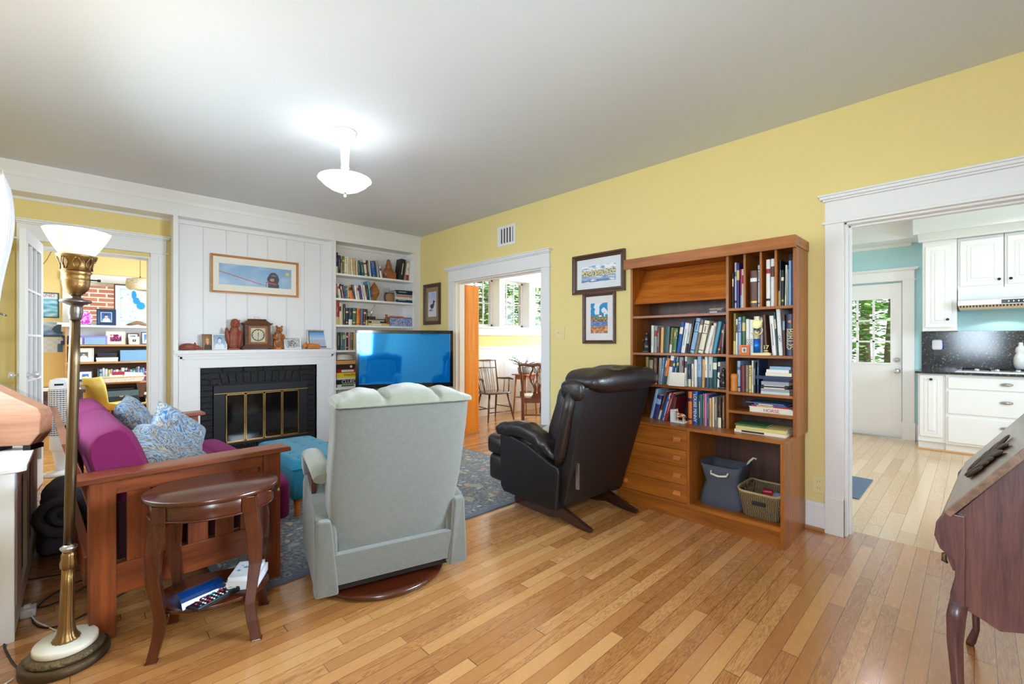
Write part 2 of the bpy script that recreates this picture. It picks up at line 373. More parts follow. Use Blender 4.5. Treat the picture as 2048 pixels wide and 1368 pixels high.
# ================================================================ the setting
CZ = 2.74                                   # living-room ceiling
def boxes(lst, mi=0):
    m = MB()
    for b in lst: m.box(*b)
    return m
def wall_x(name, x0, x1, y0, y1, z0, z1, holes, mt):
    """a wall across X, its openings (ya, yb, za, zb) left out"""
    m = MB(); ys = sorted({y0, y1, *[h[0] for h in holes], *[h[1] for h in holes]})
    for a, b in zip(ys, ys[1:]):
        hs = [h for h in holes if h[0] <= a + 1e-6 and h[1] >= b - 1e-6]
        if not hs: m.box(x0, a, z0, x1, b, z1); continue
        h = hs[0]
        if h[2] > z0: m.box(x0, a, z0, x1, b, h[2])
        if h[3] < z1: m.box(x0, a, h[3], x1, b, z1)
    return struct(name, m, mt)
def wall_y(name, y0, y1, x0, x1, z0, z1, holes, mt):
    m = MB(); xs = sorted({x0, x1, *[h[0] for h in holes], *[h[1] for h in holes]})
    for a, b in zip(xs, xs[1:]):
        hs = [h for h in holes if h[0] <= a + 1e-6 and h[1] >= b - 1e-6]
        if not hs: m.box(a, y0, z0, b, y1, z1); continue
        h = hs[0]
        if h[2] > z0: m.box(a, y0, z0, b, y1, h[2])
        if h[3] < z1: m.box(a, y0, h[3], b, y1, z1)
    return struct(name, m, mt)
struct('floor', MB().box(-.62, -.72, -.05, 3.64, 5.9, 0).box(-1.9, 5.9, -.05, 1.6, 8.75, 0), FLOOR)
struct('floor_dining', MB().box(3.64, 2.2, -.05, 7.6, 6.0, 0), FLOOR)
struct('floor_kitchen', MB().box(3.64, -2.1, -.05, 7.75, 2.1, 0), FLOORK)
struct('ceiling', MB().box(-.62, -.72, CZ, 3.64, 5.9, CZ + .1), CEIL)
struct('ceiling_office', MB().box(-1.9, 5.9, 2.62, 1.6, 8.75, 2.74), CEIL)
struct('ceiling_dining', MB().box(3.64, 2.2, 2.5, 7.6, 6.4, 2.6), CEIL)
struct('ceiling_kitchen', MB().box(3.64, -2.1, CZ, 7.75, 2.1, CZ + .1), CEIL)
# yellow right-hand wall with the dining-room and kitchen openings
wall_x('wall_right', 3.5, 3.64, -.62, 5.9, 0, CZ, [(-.30, .575, 0, 2.0), (3.165, 4.70, 0, 2.02)], YEL)
wall_y('wall_front', -.72, -.6, -.62, 3.64, 0, CZ, [(1.35 + .6, 3.25, 1.05, 2.2)], YEL)
wall_x('wall_left', -.62, -.5, -.6, 5.74, 0, CZ, [(-.45, .42, .92, 2.1), (2.45, 3.95, .9, 2.15)], YEL)
# fireplace side: yellow office wall, panelled chimney breast, soffit
wall_y('wall_back', 5.75, 5.9, -.62, .68, 0, CZ, [(-.28, .495, 0, 2.09)], YEL)
m = MB(); m.box(.68, 5.69, 1.0, 2.265, 5.9, CZ); m.box(.68, 5.84, 0, 2.265, 5.9, 1.0)
struct('wall_chimney', m, WHITE)
m = MB()
for x in (.93, 1.14, 1.345, 1.55, 1.755, 1.96, 2.15):
    m.box(x - .004, 5.684, 1.16, x + .004, 5.692, 2.5)
struct('trim_1', m, mat('panel_groove', srgb(218, 219, 222), .5, var=.01))
m = MB(); m.box(-.5, 5.53, 2.503, 3.5, 5.78, CZ)
m.prism([(5.53, 2.635), (5.522, 2.637), (5.518, 2.66), (5.505, 2.69), (5.492, 2.72), (5.49, 2.74), (5.53, 2.74)], 'X', -.5, 3.5)
m.box(-.5, 5.522, 2.625, 3.5, 5.53, 2.637)
for x in (.70, 2.27): m.box(x - .0025, 5.527, 2.503, x + .0025, 5.531, 2.62)
struct('beam_soffit', m, WHITE)
m = MB(); m.box(.655, 5.53, 0, .695, 5.75, 2.503); m.box(2.256, 5.53, 0, 2.284, 5.75, 2.503); m.box(3.405, 5.53, 0, 3.5, 5.75, 2.503)
m.prism([(.695, 5.69), (.695, 5.655), (.73, 5.69)], 'Z', 1.16, 2.503); m.prism([(2.256, 5.69), (2.18, 5.69), (2.256, 5.6)], 'Z', 1.16, 2.503)
m.box(.695, 5.66, 2.46, 2.256, 5.69, 2.503); m.box(2.284, 5.73, 2.47, 3.405, 5.75, 2.503); m.box(-.5, 5.74, 2.48, .655, 5.752, 2.503)
struct('trim_2', m, WHITE, .002)
struct('wall_alcove', MB().box(2.284, 5.752, 0, 3.5, 5.9, CZ), WHITE)
struct('floor_alcove_base', boxes([(2.284, 5.53, 0, 3.405, 5.75, .10)]), WHITE)

# ---- casings of the door openings in the yellow wall
def casing_x(name, x, ya, yb, zh, wl, wr, out=-1, crown=.028, head=.145, jamb=.14, base=0):
    """casing round the opening ya..yb of a wall whose face is at x; OUT the side it stands on"""
    m = MB(); d = out * .024
    m.box(x, ya - wl, base, x + d, ya, zh); m.box(x, yb, base, x + d, yb + wr, zh)
    if base == 0:
        for a, b in ((ya - wl, ya), (yb, yb + wr)): m.box(x, a, 0, x + out * .03, b, .235)
    m.box(x, ya - wl - .014, zh, x + out * .032, yb + wr + .014, zh + .018)
    m.box(x, ya - wl, zh + .018, x + out * .026, yb + wr, zh + head)
    for dx, za, zb in ((.03, 0, .012), (.045, .012, .03), (.055, .03, .042)):
        m.box(x, ya - wl - dx + .022, zh + head + za, x + out * (.012 + dx), yb + wr + dx - .022, zh + head + zb)
    # jambs and stops inside the opening
    j = -out * jamb
    m.box(x, ya, 0, x + j * 1.03, ya + .014, zh); m.box(x, yb - .014, 0, x + j * 1.03, yb, zh); m.box(x, ya, zh - .014, x + j * 1.03, yb, zh)
    m.box(x + j * .4, ya + .014, 0, x + j * .68, ya + .026, zh - .014); m.box(x + j * .4, yb - .026, 0, x + j * .68, yb - .014, zh - .014); m.box(x + j * .4, ya + .014, zh - .026, x + j * .68, yb - .014, zh - .014)
    return struct(name, m, WHITE, .0025)
casing_x('door_frame_dining', 3.5, 3.165, 4.70, 2.02, .115, .115)
casing_x('door_frame_kitchen', 3.5, -.30, .575, 2.0, .12, .10, jamb=.14)
m = MB(); m.box(3.64, .575, 0, 3.66, .69, 2.12); m.box(3.64, -.42, 0, 3.66, -.30, 2.12); m.box(3.64, -.45, 2.0, 3.66, .69, 2.14)
m.box(3.64, 3.05, 0, 3.66, 3.165, 2.1); m.box(3.64, 4.7, 0, 3.66, 4.81, 2.1); m.box(3.64, 3.02, 2.02, 3.66, 4.84, 2.16)
struct('trim_3', m, WHITE)
# a brass mortise strike on the kitchen jamb
# office opening
m = MB(); ya = 5.726
m.box(.495, ya, 0, .62, 5.75, 2.13); m.box(-.405, ya, 0, -.28, 5.75, 2.13); m.box(-.42, ya - .008, 2.13, .637, 5.75, 2.148); m.box(-.405, ya, 2.148, .622, 5.75, 2.27)
for dx, za, zb in ((.02, 2.27, 2.282), (.035, 2.282, 2.30), (.045, 2.30, 2.312)): m.box(-.41, ya - dx + .01, za, .612 + dx, 5.75, zb)
m.box(.495, 5.73, 0, .479, 5.92, 2.09); m.box(-.28, 5.73, 0, -.264, 5.92, 2.09); m.box(-.264, 5.73, 2.074, .479, 5.92, 2.09)
m.box(.495, 5.9, 0, .60, 5.92, 2.17); m.box(-.385, 5.9, 0, -.28, 5.92, 2.17); m.box(-.28, 5.9, 2.09, .495, 5.92, 2.18)
m.box(.56, ya - .004, 0, .60, 5.75, 2.1)
struct('door_frame_office', m, WHITE, .002)
# baseboards
m = MB()
for a, b in ((.675, .785), (1.97, 3.05), (4.815, 5.53)):
    m.box(3.478, a, .022, 3.5, b, .155); m.box(3.484, a, .155, 3.5, b, .185)
struct('baseboard_right', m, WHITE, .003)
m = MB()
for a, b in ((.675, .785), (1.97, 3.05), (4.815, 5.53)): m.box(3.466, a, 0, 3.5, b, .022)
struct('baseboard_shoe', m, wood('oak_shoe', srgb(196, 134, 80), srgb(160, 100, 56), .4, 'Y'), .004)
struct('baseboard_left', boxes([(-.5, -.6, 0, -.48, 5.74, .17)]), WHITE, .003)
struct('baseboard_front', boxes([(1.4, -.6, 0, 3.5, -.58, .17)]), WHITE, .003)

# ---- windows of the left wall (outside the frame on the photo, seen in the television)
def window(name, axis, at, a, b, z0, z1, cols, rows, out, depth=.1, mt=None, cas=.1, sashes=1, sill=True):
    """window in a wall; axis 'x': wall plane x=at, spans y a..b; OUT = direction of outside"""
    m = MB()
    def bx(u0, u1, z0_, z1_, d0, d1):
        if axis == 'x': m.box(at + out * d0, u0, z0_, at + out * d1, u1, z1_)
        else: m.box(u0, at + out * d0, z0_, u1, at + out * d1, z1_)
    if cas:
        bx(a - cas, a, z0 - .02, z1, -.02, 0); bx(b, b + cas, z0 - .02, z1, -.02, 0); bx(a - cas - .02, b + cas + .02, z1, z1 + cas * 1.2, -.024, 0)
        if sill: bx(a - cas - .02, b + cas + .02, z0 - .035, z0, -.05, .0); bx(a - cas, b + cas, z0 - .12, z0 - .035, -.02, 0)
    f = .035
    for (u0, u1, w0, w1) in ((a, a + f, z0, z1), (b - f, b, z0, z1), (a, b, z0, z0 + f * 1.3), (a, b, z1 - f, z1)): bx(u0, u1, w0, w1, depth - .035, depth)
    W_ = (b - a - 2 * f)
    for i in range(1, cols): u = a + f + W_ * i / cols; bx(u - .009, u + .009, z0 + f, z1 - f, depth - .028, depth - .008)
    H_ = z1 - z0 - 2 * f
    for i in range(1, rows): z = z0 + f + H_ * i / rows; bx(a + f, b - f, z - .009, z + .009, depth - .028, depth - .008)
    bx(a, b, z0 - .02, z0 + .004, 0, depth)
    o = struct(name, m, mt or WHITE, .0015)
    g = MB()
    if axis == 'x': g.add([(at + out * (depth - .018), a + f, z0 + f), (at + out * (depth - .018), b - f, z0 + f), (at + out * (depth - .018), b - f, z1 - f), (at + out * (depth - .018), a + f, z1 - f)], [(0, 1, 2, 3)])
    else: g.add([(a + f, at + out * (depth - .018), z0 + f), (b - f, at + out * (depth - .018), z0 + f), (b - f, at + out * (depth - .018), z1 - f), (a + f, at + out * (depth - .018), z1 - f)], [(0, 1, 2, 3)])
    obj('pane', g, GLASS, o); return o
window('window_1', 'x', -.5, -.45, .42, .92, 2.1, 3, 4, -1)
window('window_3', 'y', -.6, 1.95, 3.25, 1.05, 2.2, 4, 4, -1)  # unseen front-wall window, added to carry the fill light
window('window_2', 'x', -.5, 2.45, 3.95, .9, 2.15, 4, 4, -1)

# ---- kitchen shell
wall_x('wall_kitchen_back', 7.57, 7.75, -2.1, 2.1, 0, CZ, [(.645, 1.56, 0, 2.0)], AQUA)
wall_y('wall_kitchen_side', 2.0, 2.1, 3.64, 7.75, 0, CZ, [], mat('white_wall_paint', srgb(238, 238, 240), .7, var=.01, scale=2))
wall_y('wall_kitchen_window', -2.1, -2.0, 3.64, 7.75, 0, CZ, [(4.2, 6.2, 1.0, 2.2)], AQUA)
window('window_4', 'y', -2.0, 4.2, 6.2, 1.0, 2.2, 4, 2, -1, .08)
m = MB(); m.box(7.2, .45, 2.5, 7.57, 2.0, CZ); m.box(6.98, -2.0, 2.49, 7.57, .5, CZ)
m.box(6.93, -2.0, 2.66, 6.98, .45, 2.7)
struct('beam_kitchen_soffit', m, WHITE2, .002)
# moulding seen in the corner behind the door casing
struct('trim_4', boxes([(7.0, 1.9, 2.5, 7.2, 2.0, 2.74), (7.54, .55, 2.46, 7.57, 2.0, 2.5)]), WHITE2, .004)
def back_door():
    m = MB(); x = 7.545
    m.box(7.50, .52, 0, 7.57, .635, 2.02); m.box(7.50, 1.57, 0, 7.57, 1.69, 2.02); m.box(7.494, .505, 2.02, 7.57, 1.70, 2.036); m.box(7.50, .52, 2.036, 7.57, 1.69, 2.15)
    m.box(7.475, .49, 2.15, 7.57, 1.72, 2.165); m.box(7.465, .48, 2.165, 7.57, 1.73, 2.18); m.box(7.48, .512, 0, 7.57, .64, .23)
    struct('door_frame_back', m, WHITE2, .003)
    d = MB(); a, b = .645, 1.555; ga, gb, gz0, gz1 = .755, 1.445, .97, 1.80
    d.box(x, a, .012, x + .04, ga, 2.0); d.box(x, gb, .012, x + .04, b, 2.0); d.box(x, ga, .012, x + .04, gb, gz0); d.box(x, ga, gz1, x + .04, gb, 2.0)
    for y0, y1, z0, z1 in ((ga - .02, ga, gz0 - .02, gz1 + .02), (gb, gb + .02, gz0 - .02, gz1 + .02), (ga, gb, gz0 - .025, gz0), (ga, gb, gz1, gz1 + .02)): d.box(x - .008, y0, z0, x, y1, z1)
    for i in range(1, 4): y = ga + (gb - ga) * i / 4; d.box(x + .004, y - .012, gz0, x + .03, y + .012, gz1)
    for i in range(1, 3): z = gz0 + (gz1 - gz0) * i / 3; d.box(x + .004, ga, z - .012, x + .03, gb, z + .012)
    o = struct('door_1', d, WHITE2, .002)
    obj('pane', MB().add([(x + .02, ga, gz0), (x + .02, gb, gz0), (x + .02, gb, gz1), (x + .02, ga, gz1)], [(0, 1, 2, 3)]), GLASS, o)
    k = MB()
    Mk = T(x, .69, .865, ry=-90); k.lathe([(.03, 0), (.032, .006), (.014, .012), (.012, .03), (.024, .04), (.03, .055), (.022, .068), (0, .07)], seg=20, M=Mk)
    obj('door_knob', k, CHROME, o)
    obj('deadbolt', MB().lathe([(.03, 0), (.032, .008), (.026, .016), (.01, .018), (.01, .026), (0, .026)], seg=20, M=T(x, .69, 1.01, ry=-90)), CHROME, o)
    obj('threshold', MB().box(7.50, .64, 0, 7.6, 1.56, .014), STEEL, o)
back_door()
struct('baseboard_kitchen', boxes([(7.55, .46, 0, 7.57, .51, .2), (3.66, 1.98, 0, 7.5, 2.0, .2)]), WHITE2, .003)

# ---- dining room shell
DW = 5.72
wall_y('wall_dining_back', DW, DW + .28, 3.64, 7.6, 0, 2.5, [(4.62, 5.20, 1.50, 2.33), (5.33, 5.95, 1.50, 2.33), (6.08, 6.70, 1.50, 2.33), (6.83, 7.35, 1.5, 2.33)], WHITE)
struct('wall_dining_band', MB().box(3.66, DW - .006, 1.16, 7.55, DW, 1.36), YEL)
wall_x('wall_dining_right', 7.55, 7.7, 2.2, 5.9, 0, 2.5, [(3.0, 5.3, .95, 2.3)], YEL)
wall_y('wall_dining_near', 2.1, 2.2, 3.64, 7.6, 0, 2.5, [], YEL)
wall_x('wall_dining_left', 3.6405, 3.66, 2.2, 5.9, 2.16, 2.5, [], YEL)
for i, (a, b) in enumerate(((4.62, 5.20), (5.33, 5.95), (6.08, 6.70), (6.83, 7.35))):
    window('window_%d' % (5 + i), 'y', DW, a, b, 1.50, 2.33, 3, 2, 1, .2, cas=0)
m = MB()
m.box(3.66, DW - .02, 1.372, 7.55, DW, 1.475); m.box(3.66, DW - .06, 1.475, 7.55, DW + .2, 1.50); m.box(3.66, DW - .032, 1.355, 7.55, DW, 1.372)
m.box(3.66, DW - .018, 2.33, 7.55, DW, 2.5)
for a, b in ((3.66, 4.62), (5.20, 5.33), (5.95, 6.08), (6.70, 6.83)): m.box(a, DW - .018, 1.5, b, DW, 2.33)
m.box(3.66, DW - .02, 0, 7.55, DW - .004, 1.13); m.box(3.66, DW - .035, 1.13, 7.55, DW, 1.165); m.box(3.66, DW - .035, 0, 7.55, DW, .17)
for k in range(40): m.box(3.7 + k * .1, DW - .0215, .17, 3.703 + k * .1, DW - .02, 1.13)
struct('trim_5', m, WHITE, .003)
window('window_9', 'x', 7.55, 3.0, 5.3, .95, 2.3, 5, 3, 1, .1)
# folded wooden door standing in the dining-room doorway
m = MB(); m.box(3.665, 4.695, .012, 3.90, 4.732, 2.0)
struct('door_2', m, ORANGE, .003)

# ---- office shell
OW = 8.6
wall_y('wall_office_back', OW, OW + .15, -1.9, 1.6, 0, 2.7, [(-.1, 1.1, 1.50, 2.08)], YEL2)
wall_x('wall_office_left', -1.9, -1.75, 5.9, OW, 0, 2.7, [], YEL2)
wall_x('wall_office_right', 1.5, 1.6, 5.9, OW, 0, 2.7, [(6.3, 7.7, 1.0, 2.1)], YEL2)
m = MB(); m.box(-.19, OW - .02, 1.5, -.1, OW, 2.08); m.box(1.1, OW - .02, 1.5, 1.2, OW, 2.08); m.box(-.21, OW - .024, 2.08, 1.22, OW, 2.19)
m.box(-.235, OW - .24, 1.47, 1.2, OW + .1, 1.498); m.box(-.2, OW - .02, 1.38, 1.2, OW, 1.47)
m.box(-.1, OW + .06, 1.5, -.06, OW + .1, 2.08); m.box(1.06, OW + .06, 1.5, 1.1, OW + .1, 2.08); m.box(-.1, OW + .06, 2.04, 1.1, OW + .1, 2.08); m.box(-.1, OW + .06, 1.5, 1.1, OW + .1, 1.53)
o = struct('window_10', m, WHITE, .002)
obj('pane', MB().add([(-.06, OW + .08, 1.53), (1.06, OW + .08, 1.53), (1.06, OW + .08, 2.04), (-.06, OW + .08, 2.04)], [(0, 1, 2, 3)]), GLASS, o)
# neighbour's brick house outside the office window
bh = thing('brick_house', 'red brick neighbouring house close outside the office window', 'house', (.2, 10.4, -1.0))
hb = MB(); hb.box(-3, 0, 0, 1.2, .4, 5); hb.box(1.2, .3, 0, 3.5, .7, 5)
obj('wall', hb, brick_mat('red_brick', srgb(150, 92, 70), srgb(122, 70, 54), srgb(196, 176, 158), .22, .075, .012, .85), bh)
wf = MB(); wf.box(-.9, -.03, 3.25, .02, 0, 3.33); wf.box(-.03, -.03, 3.25, .03, 0, 4.3); wf.box(-.9, -.02, 3.3, 0, -.01, 4.3)
obj('window_frame', wf, WHITE, bh)
# a french door of the office standing open against the left jamb
def french_door():
    m = MB(); w, h = .74, 2.09
    m.box(0, -.018, 0, .085, .018, h); m.box(w - .085, -.018, 0, w, .018, h); m.box(.085, -.018, 0, w - .085, .018, .22); m.box(.085, -.018, h - .1, w - .085, .018, h)
    for i in range(1, 3): x = .085 + (w - .17) * i / 3; m.box(x - .01, -.014, .22, x + .01, .014, h - .1)
    for i in range(1, 5): z = .22 + (h - .32) * i / 5; m.box(.085, -.014, z - .01, w - .085, .014, z + .01)
    o = struct('door_3', m, WHITE, .002, loc=(-.262, 5.70, .01), rot=(0, 0, R(-94.5)))
    obj('pane', MB().add([(.085, 0, .22), (w - .085, 0, .22), (w - .085, 0, h - .1), (.085, 0, h - .1)], [(0, 1, 2, 3)]), GLASS, o)
    k = MB()
    for s in (1, -1): k.lathe([(.024, 0), (.022, .005), (.009, .009), (.009, .03), (.022, .036), (.028, .05), (.02, .064), (0, .066)], seg=16, M=T(w - .045, s * .018, .98, rx=-90 * s))
    obj('door_knob', k, mat('glass_knob', (.7, .72, .75), .08, .5), o)
french_door()
# ================================================================ fireplace, mantel, built-in shelves
fs = thing('fireplace_surround', 'white painted fireplace surround with black brick facing and mantel shelf', 'fireplace', (1.48, 5.62, 0))
m = MB(); m.box(.66, 5.515, 1.118, 2.285, 5.69, 1.155); m.box(.68, 5.522, 1.10, 2.27, 5.69, 1.118)
wpart('mantel_shelf', m, WHITE, fs, .003)
m = MB()
m.box(.695, 5.54, 0, .878, 5.69, .97); m.box(2.052, 5.54, 0, 2.262, 5.69, .97); m.box(.695, 5.54, .97, 2.262, 5.69, 1.10)
for a, b, d in ((.697, .707, .016), (.707, .73, .010), (.73, .742, .005)):
    m.box(a, 5.54 - d, 0, b, 5.54, 1.10 - (a - .697)); m.box(2.262 - (b - .695), 5.54 - d, 0, 2.262 - (a - .695), 5.54, 1.10 - (a - .697))
    m.box(a, 5.54 - d, 1.10 - (b - .697), 2.262 - (a - .695), 5.54, 1.10 - (a - .697))
m.box(.868, 5.535, 0, .878, 5.60, .98); m.box(2.052, 5.535, 0, 2.062, 5.60, .98); m.box(.868, 5.535, .97, 2.062, 5.60, .98)
wpart('frame_board', m, WHITE, fs, .0015)
m = MB(); m.box(.878, 5.60, 0, 2.052, 5.68, .97, 1); rs = random.Random(3)
x0, x1, top = .884, 2.046, .965; rh = .062
def brk(a, b, c, d): m.box(a, 5.588 + rs.uniform(-.004, .003), c, b, 5.62, d)
for k in range(16):
    zt = top - k * rh; zb = zt - rh + .010
    if zb < .0: break
    if k == 0:
        xs = x0
        while xs < x1 - .02: w_ = min(.2, x1 - xs); brk(xs, xs + w_ - .009, zb, zt); xs += w_
    elif k in (1, 2):
        if k == 1:
            for xs in (x0, x1 - .175): brk(xs, xs + .172, zb, zt)
            n = 11; a0, a1 = x0 + .185, x1 - .185
            for i in range(n):
                w_ = (a1 - a0) / n; t = (i - n / 2 + .5) / n * .045
                a, b = a0 + i * w_, a0 + (i + 1) * w_ - .009; y = 5.588 + rs.uniform(-.004, .003); zb2 = zt - 2 * rh + .014
                m.hexa([(a - t * .6, y, zb2), (b - t * .6, y, zb2), (b - t * .6, 5.62, zb2), (a - t * .6, 5.62, zb2)], [(a + t * .6, y, zt), (b + t * .6, y, zt), (b + t * .6, 5.62, zt), (a + t * .6, 5.62, zt)])
        else:
            brk(x0, x0 + .08, zb, zt); brk(x0 + .09, x0 + .17, zb, zt); brk(x1 - .165, x1, zb, zt)
    else:
        o_ = .0 if k % 2 else .02; brk(x0, x0 + .115, zb, zt); brk(x1 - .095, x1, zb, zt)
BRK = mat('black_painted_brick', (.010, .010, .011), .5, var=.4, spec=.3, scale=20, bump=.7, bscale=60)
wpart('brickwork', m, [BRK, BRK], fs, .004)
ins = thing('fireplace_insert', 'black metal fireplace insert with four brass framed glass doors', 'fireplace insert', (1.48, 5.58, 0))
m = MB(); m.box(1.0, 5.562, .69, 1.95, 5.60, .775); m.box(1.0, 5.566, .03, 1.107, 5.60, .69); m.box(1.858, 5.566, .03, 1.95, 5.60, .69); m.box(1.107, 5.566, .03, 1.858, 5.60, .06); m.box(1.107, 5.566, .125, 1.858, 5.60, .15)
m.box(1.107, 5.596, .06, 1.858, 5.60, .125)
wpart('frame', m, mat('satin_black', (.010, .011, .014), .45, .0, spec=.3), ins, .003)
m = MB()
for i in range(46): x = 1.115 + i * .0162; m.box(x, 5.57, .06, x + .008, 5.59, .125)
wpart('vent_grille', m, BLACKM, ins)
wpart('brass_strip', MB().box(1.0, 5.556, .684, 1.955, 5.564, .692), BRASS, ins); wpart('brass_strip', MB().box(1.0, 5.558, .15, 1.955, 5.564, .156), BRASS, ins)
FIREG = mat('smoked_glass', (.006, .005, .005), .07, spec=.6)
dw = .747 / 4
for i in range(4):
    a = 1.108 + i * dw; b = a + dw - .003; m = MB()
    m.box(a, 5.552, .158, a + .012, 5.566, .68); m.box(b - .012, 5.552, .158, b, 5.566, .68); m.box(a, 5.552, .158, b, 5.566, .172); m.box(a, 5.552, .666, b, 5.566, .68)
    d = wpart('door', m, mat('worn_brass', srgb(168, 136, 84), .25, .95, var=.35, scale=14), ins, .0015)
    wchild('glass_panel', MB().box(a + .011, 5.558, .171, b - .011, 5.563, .667), FIREG, d, ins)
    if i in (1, 2):
        x = b - .03 if i == 1 else a + .03
        wchild('handle', MB().tube([(x, 5.552, .20), (x, 5.535, .20), (x, 5.535, .23)], .006), BLACKM, d, ins)
m = MB(); m.box(.64, 5.06, .0, 2.36, 5.525, .012); wsolo('hearth', m, brick_mat('hearth_tile', srgb(124, 60, 48), srgb(104, 48, 40), srgb(70, 50, 44), .2, .1, .006, .5, 'XY', .2), 'dark red tiled hearth slab in front of the fireplace', 'hearth', (1.5, 5.3, 0), bevel=.003)

bs = thing('built_in_shelves', 'white built-in wall shelves full of books beside the fireplace', 'shelves', (2.84, 5.65, 0))
SHZ = [2.105, 1.792, 1.458, 1.137, .667]
for z in SHZ: wpart('shelf', MB().box(2.286, 5.533, z - .026, 3.404, 5.75, z), WHITE2, bs, .002)
wpart('shelf', MB().box(2.286, 5.533, .27, 3.404, 5.75, .29), WHITE2, bs, .002)
wpart('side_panel', MB().box(2.2855, 5.56, .1, 2.292, 5.75, 2.49), WHITE2, bs); wpart('side_panel', MB().box(3.398, 5.56, .1, 3.4045, 5.75, 2.49), WHITE2, bs)

# ================================================================ teak bookcase
BX = 3.2; bc = thing('bookcase', 'tall teak bookcase with open shelves above drawers against the yellow wall', 'bookcase', (3.25, 1.36, 0))
YA, YB, YD = .785, 1.935, 1.183; YU = .768
XW = 3.475
wpart('side_panel', MB().box(BX, YU, .645, XW, YU + .02, 1.84), TEAK['Z'], bc, .0015)
wpart('side_panel', MB().box(BX, YB - .02, .63, XW, YB, 1.84), TEAK['Z'], bc, .0015)
wpart('divider', MB().box(BX + .004, YD - .009, .63, XW, YD + .009, 1.84), TEAK['Z'], bc, .001)
m = MB(); m.box(3.155, YU - .006, 1.825, 3.175, YB + .035, 1.902); m.box(3.175, YU - .006, 1.84, XW, YB + .035, 1.862); m.box(3.175, YU - .006, 1.862, 3.475, YU + .010, 1.902)
m.box(3.175, YU + .010, 1.895, 3.475, YB + .035, 1.902)
wpart('cornice', m, TEAK['Y'], bc, .0015)
wpart('back_panel', MB().box(XW - .008, YU + .02, .63, XW, YB - .02, 1.84), TEAKD, bc)
for a, b, zs in ((YD, YB - .02, (1.446, 1.156, .91)), (YU + .02, YD, (1.471, 1.152, .90, .773))):
    for z in zs: wpart('shelf', MB().box(BX + .003, a + .001, z - .018, XW - .01, b - .001, z), TEAK['Y'], bc, .001)
for y in (1.073, .973, .885): wpart('upright_divider', MB().box(BX + .006, y - .007, 1.471, XW - .01, y + .007, 1.84), TEAK['Z'], bc, .001)
# slanted flap of the top left compartment
wpart('flap', MB().hexa([(BX + .02, YD + .01, 1.545), (BX + .02, YB - .02, 1.545), (BX + .034, YB - .02, 1.54), (BX + .034, YD + .01, 1.54)],
                        [(XW - .05, YD + .01, 1.838), (XW - .05, YB - .02, 1.838), (XW - .036, YB - .02, 1.833), (XW - .036, YD + .01, 1.833)]), wood('teak_flap', srgb(206, 122, 44), srgb(140, 66, 16), .3, 'Y', 1.0, .3), bc, .001)
LX = 3.01
wpart('cabinet_top', MB().box(LX, YA - .001, .625, XW, YB + .001, .645), TEAK['Y'], bc, .002)
m = MB(); m.box(LX, YA, .0, XW, YA + .022, .625)
wpart('side_panel', m, TEAK['Z'], bc, .0015); wpart('side_panel', MB().box(LX, YB - .022, 0, XW, YB, .625), TEAK['Z'], bc, .0015)
wpart('divider', MB().box(LX + .002, 1.362, .115, XW, 1.382, .625), TEAK['Z'], bc, .001)
wpart('bottom_shelf', MB().box(LX + .004, YA + .022, .095, XW, YB - .022, .115), TEAK['Y'], bc, .001)
wpart('plinth', MB().box(LX + .02, YA + .022, 0, LX + .04, YB - .022, .095), TEAK['Y'], bc)
wpart('track', boxes([(LX + .004, YA + .022, .115, LX + .012, 1.362, .124), (LX + .022, YA + .022, .115, LX + .03, 1.362, .124)]), TEAK['Y'], bc)
wpart('back_panel', MB().box(XW - .008, YA + .02, .11, XW, YB - .02, .63), TEAKD, bc)
dz = [(.487, .622), (.367, .484), (.243, .364), (.118, .240)]
for a, b in dz:
    d = wpart('drawer', MB().box(LX + .004, 1.384, a, LX + .024, YB - .024, b), TEAK['Y'], bc, .0015)
    zc = (a + b) / 2
    for yc in (1.45, 1.87):
        h = MB(); h.prism([(LX + .004, zc - .014), (LX - .012, zc - .014), (LX - .012, zc - .008), (LX + .0, zc + .013), (LX + .004, zc + .013)], 'Y', yc - .026, yc + .026)
        wchild('pull', h, wood('teak_pull', srgb(206, 124, 62), srgb(150, 80, 34), .3, 'Y', 1, .3), d, bc, .001)

# ================================================================ books
CN = dict(mint=(206, 216, 206), grey=(150, 152, 156), brown=(92, 58, 42), tan=(214, 164, 100), teal=(32, 78, 84), olive=(120, 106, 48), green=(62, 104, 66), blue=(20, 84, 160), white=(226, 226, 224),
          silver=(190, 198, 202), black=(24, 25, 30), skyblue=(138, 172, 208), taupe=(120, 112, 100), cream=(224, 216, 194), blush=(222, 204, 194), turquoise=(70, 150, 176), maroon=(104, 28, 44), umber=(58, 40, 32),
          slate=(80, 104, 128), orange=(226, 122, 50), navy=(26, 44, 84), indigo=(54, 40, 110), crimson=(168, 30, 52), mauve=(120, 92, 140), pink=(206, 130, 140), lavender=(184, 174, 212), magenta=(168, 50, 110), straw=(210, 190, 118))
NICE = dict(mint='pale green', skyblue='sky blue', blush='pale pink', straw='straw yellow', umber='dark brown', navy='navy blue', teal='dark teal', silver='silver grey', slate='slate blue')
def cmat(c): return mat('cover_' + c, srgb(*CN[c]), .42, var=.1, scale=25)
ORD = 'first second third fourth fifth sixth seventh eighth ninth tenth eleventh twelfth thirteenth fourteenth fifteenth sixteenth seventeenth eighteenth nineteenth twentieth 21st 22nd 23rd 24th 25th'.split()
rb = random.Random(11)
GOLD = mat('gilt', srgb(196, 160, 80), .35, .7)
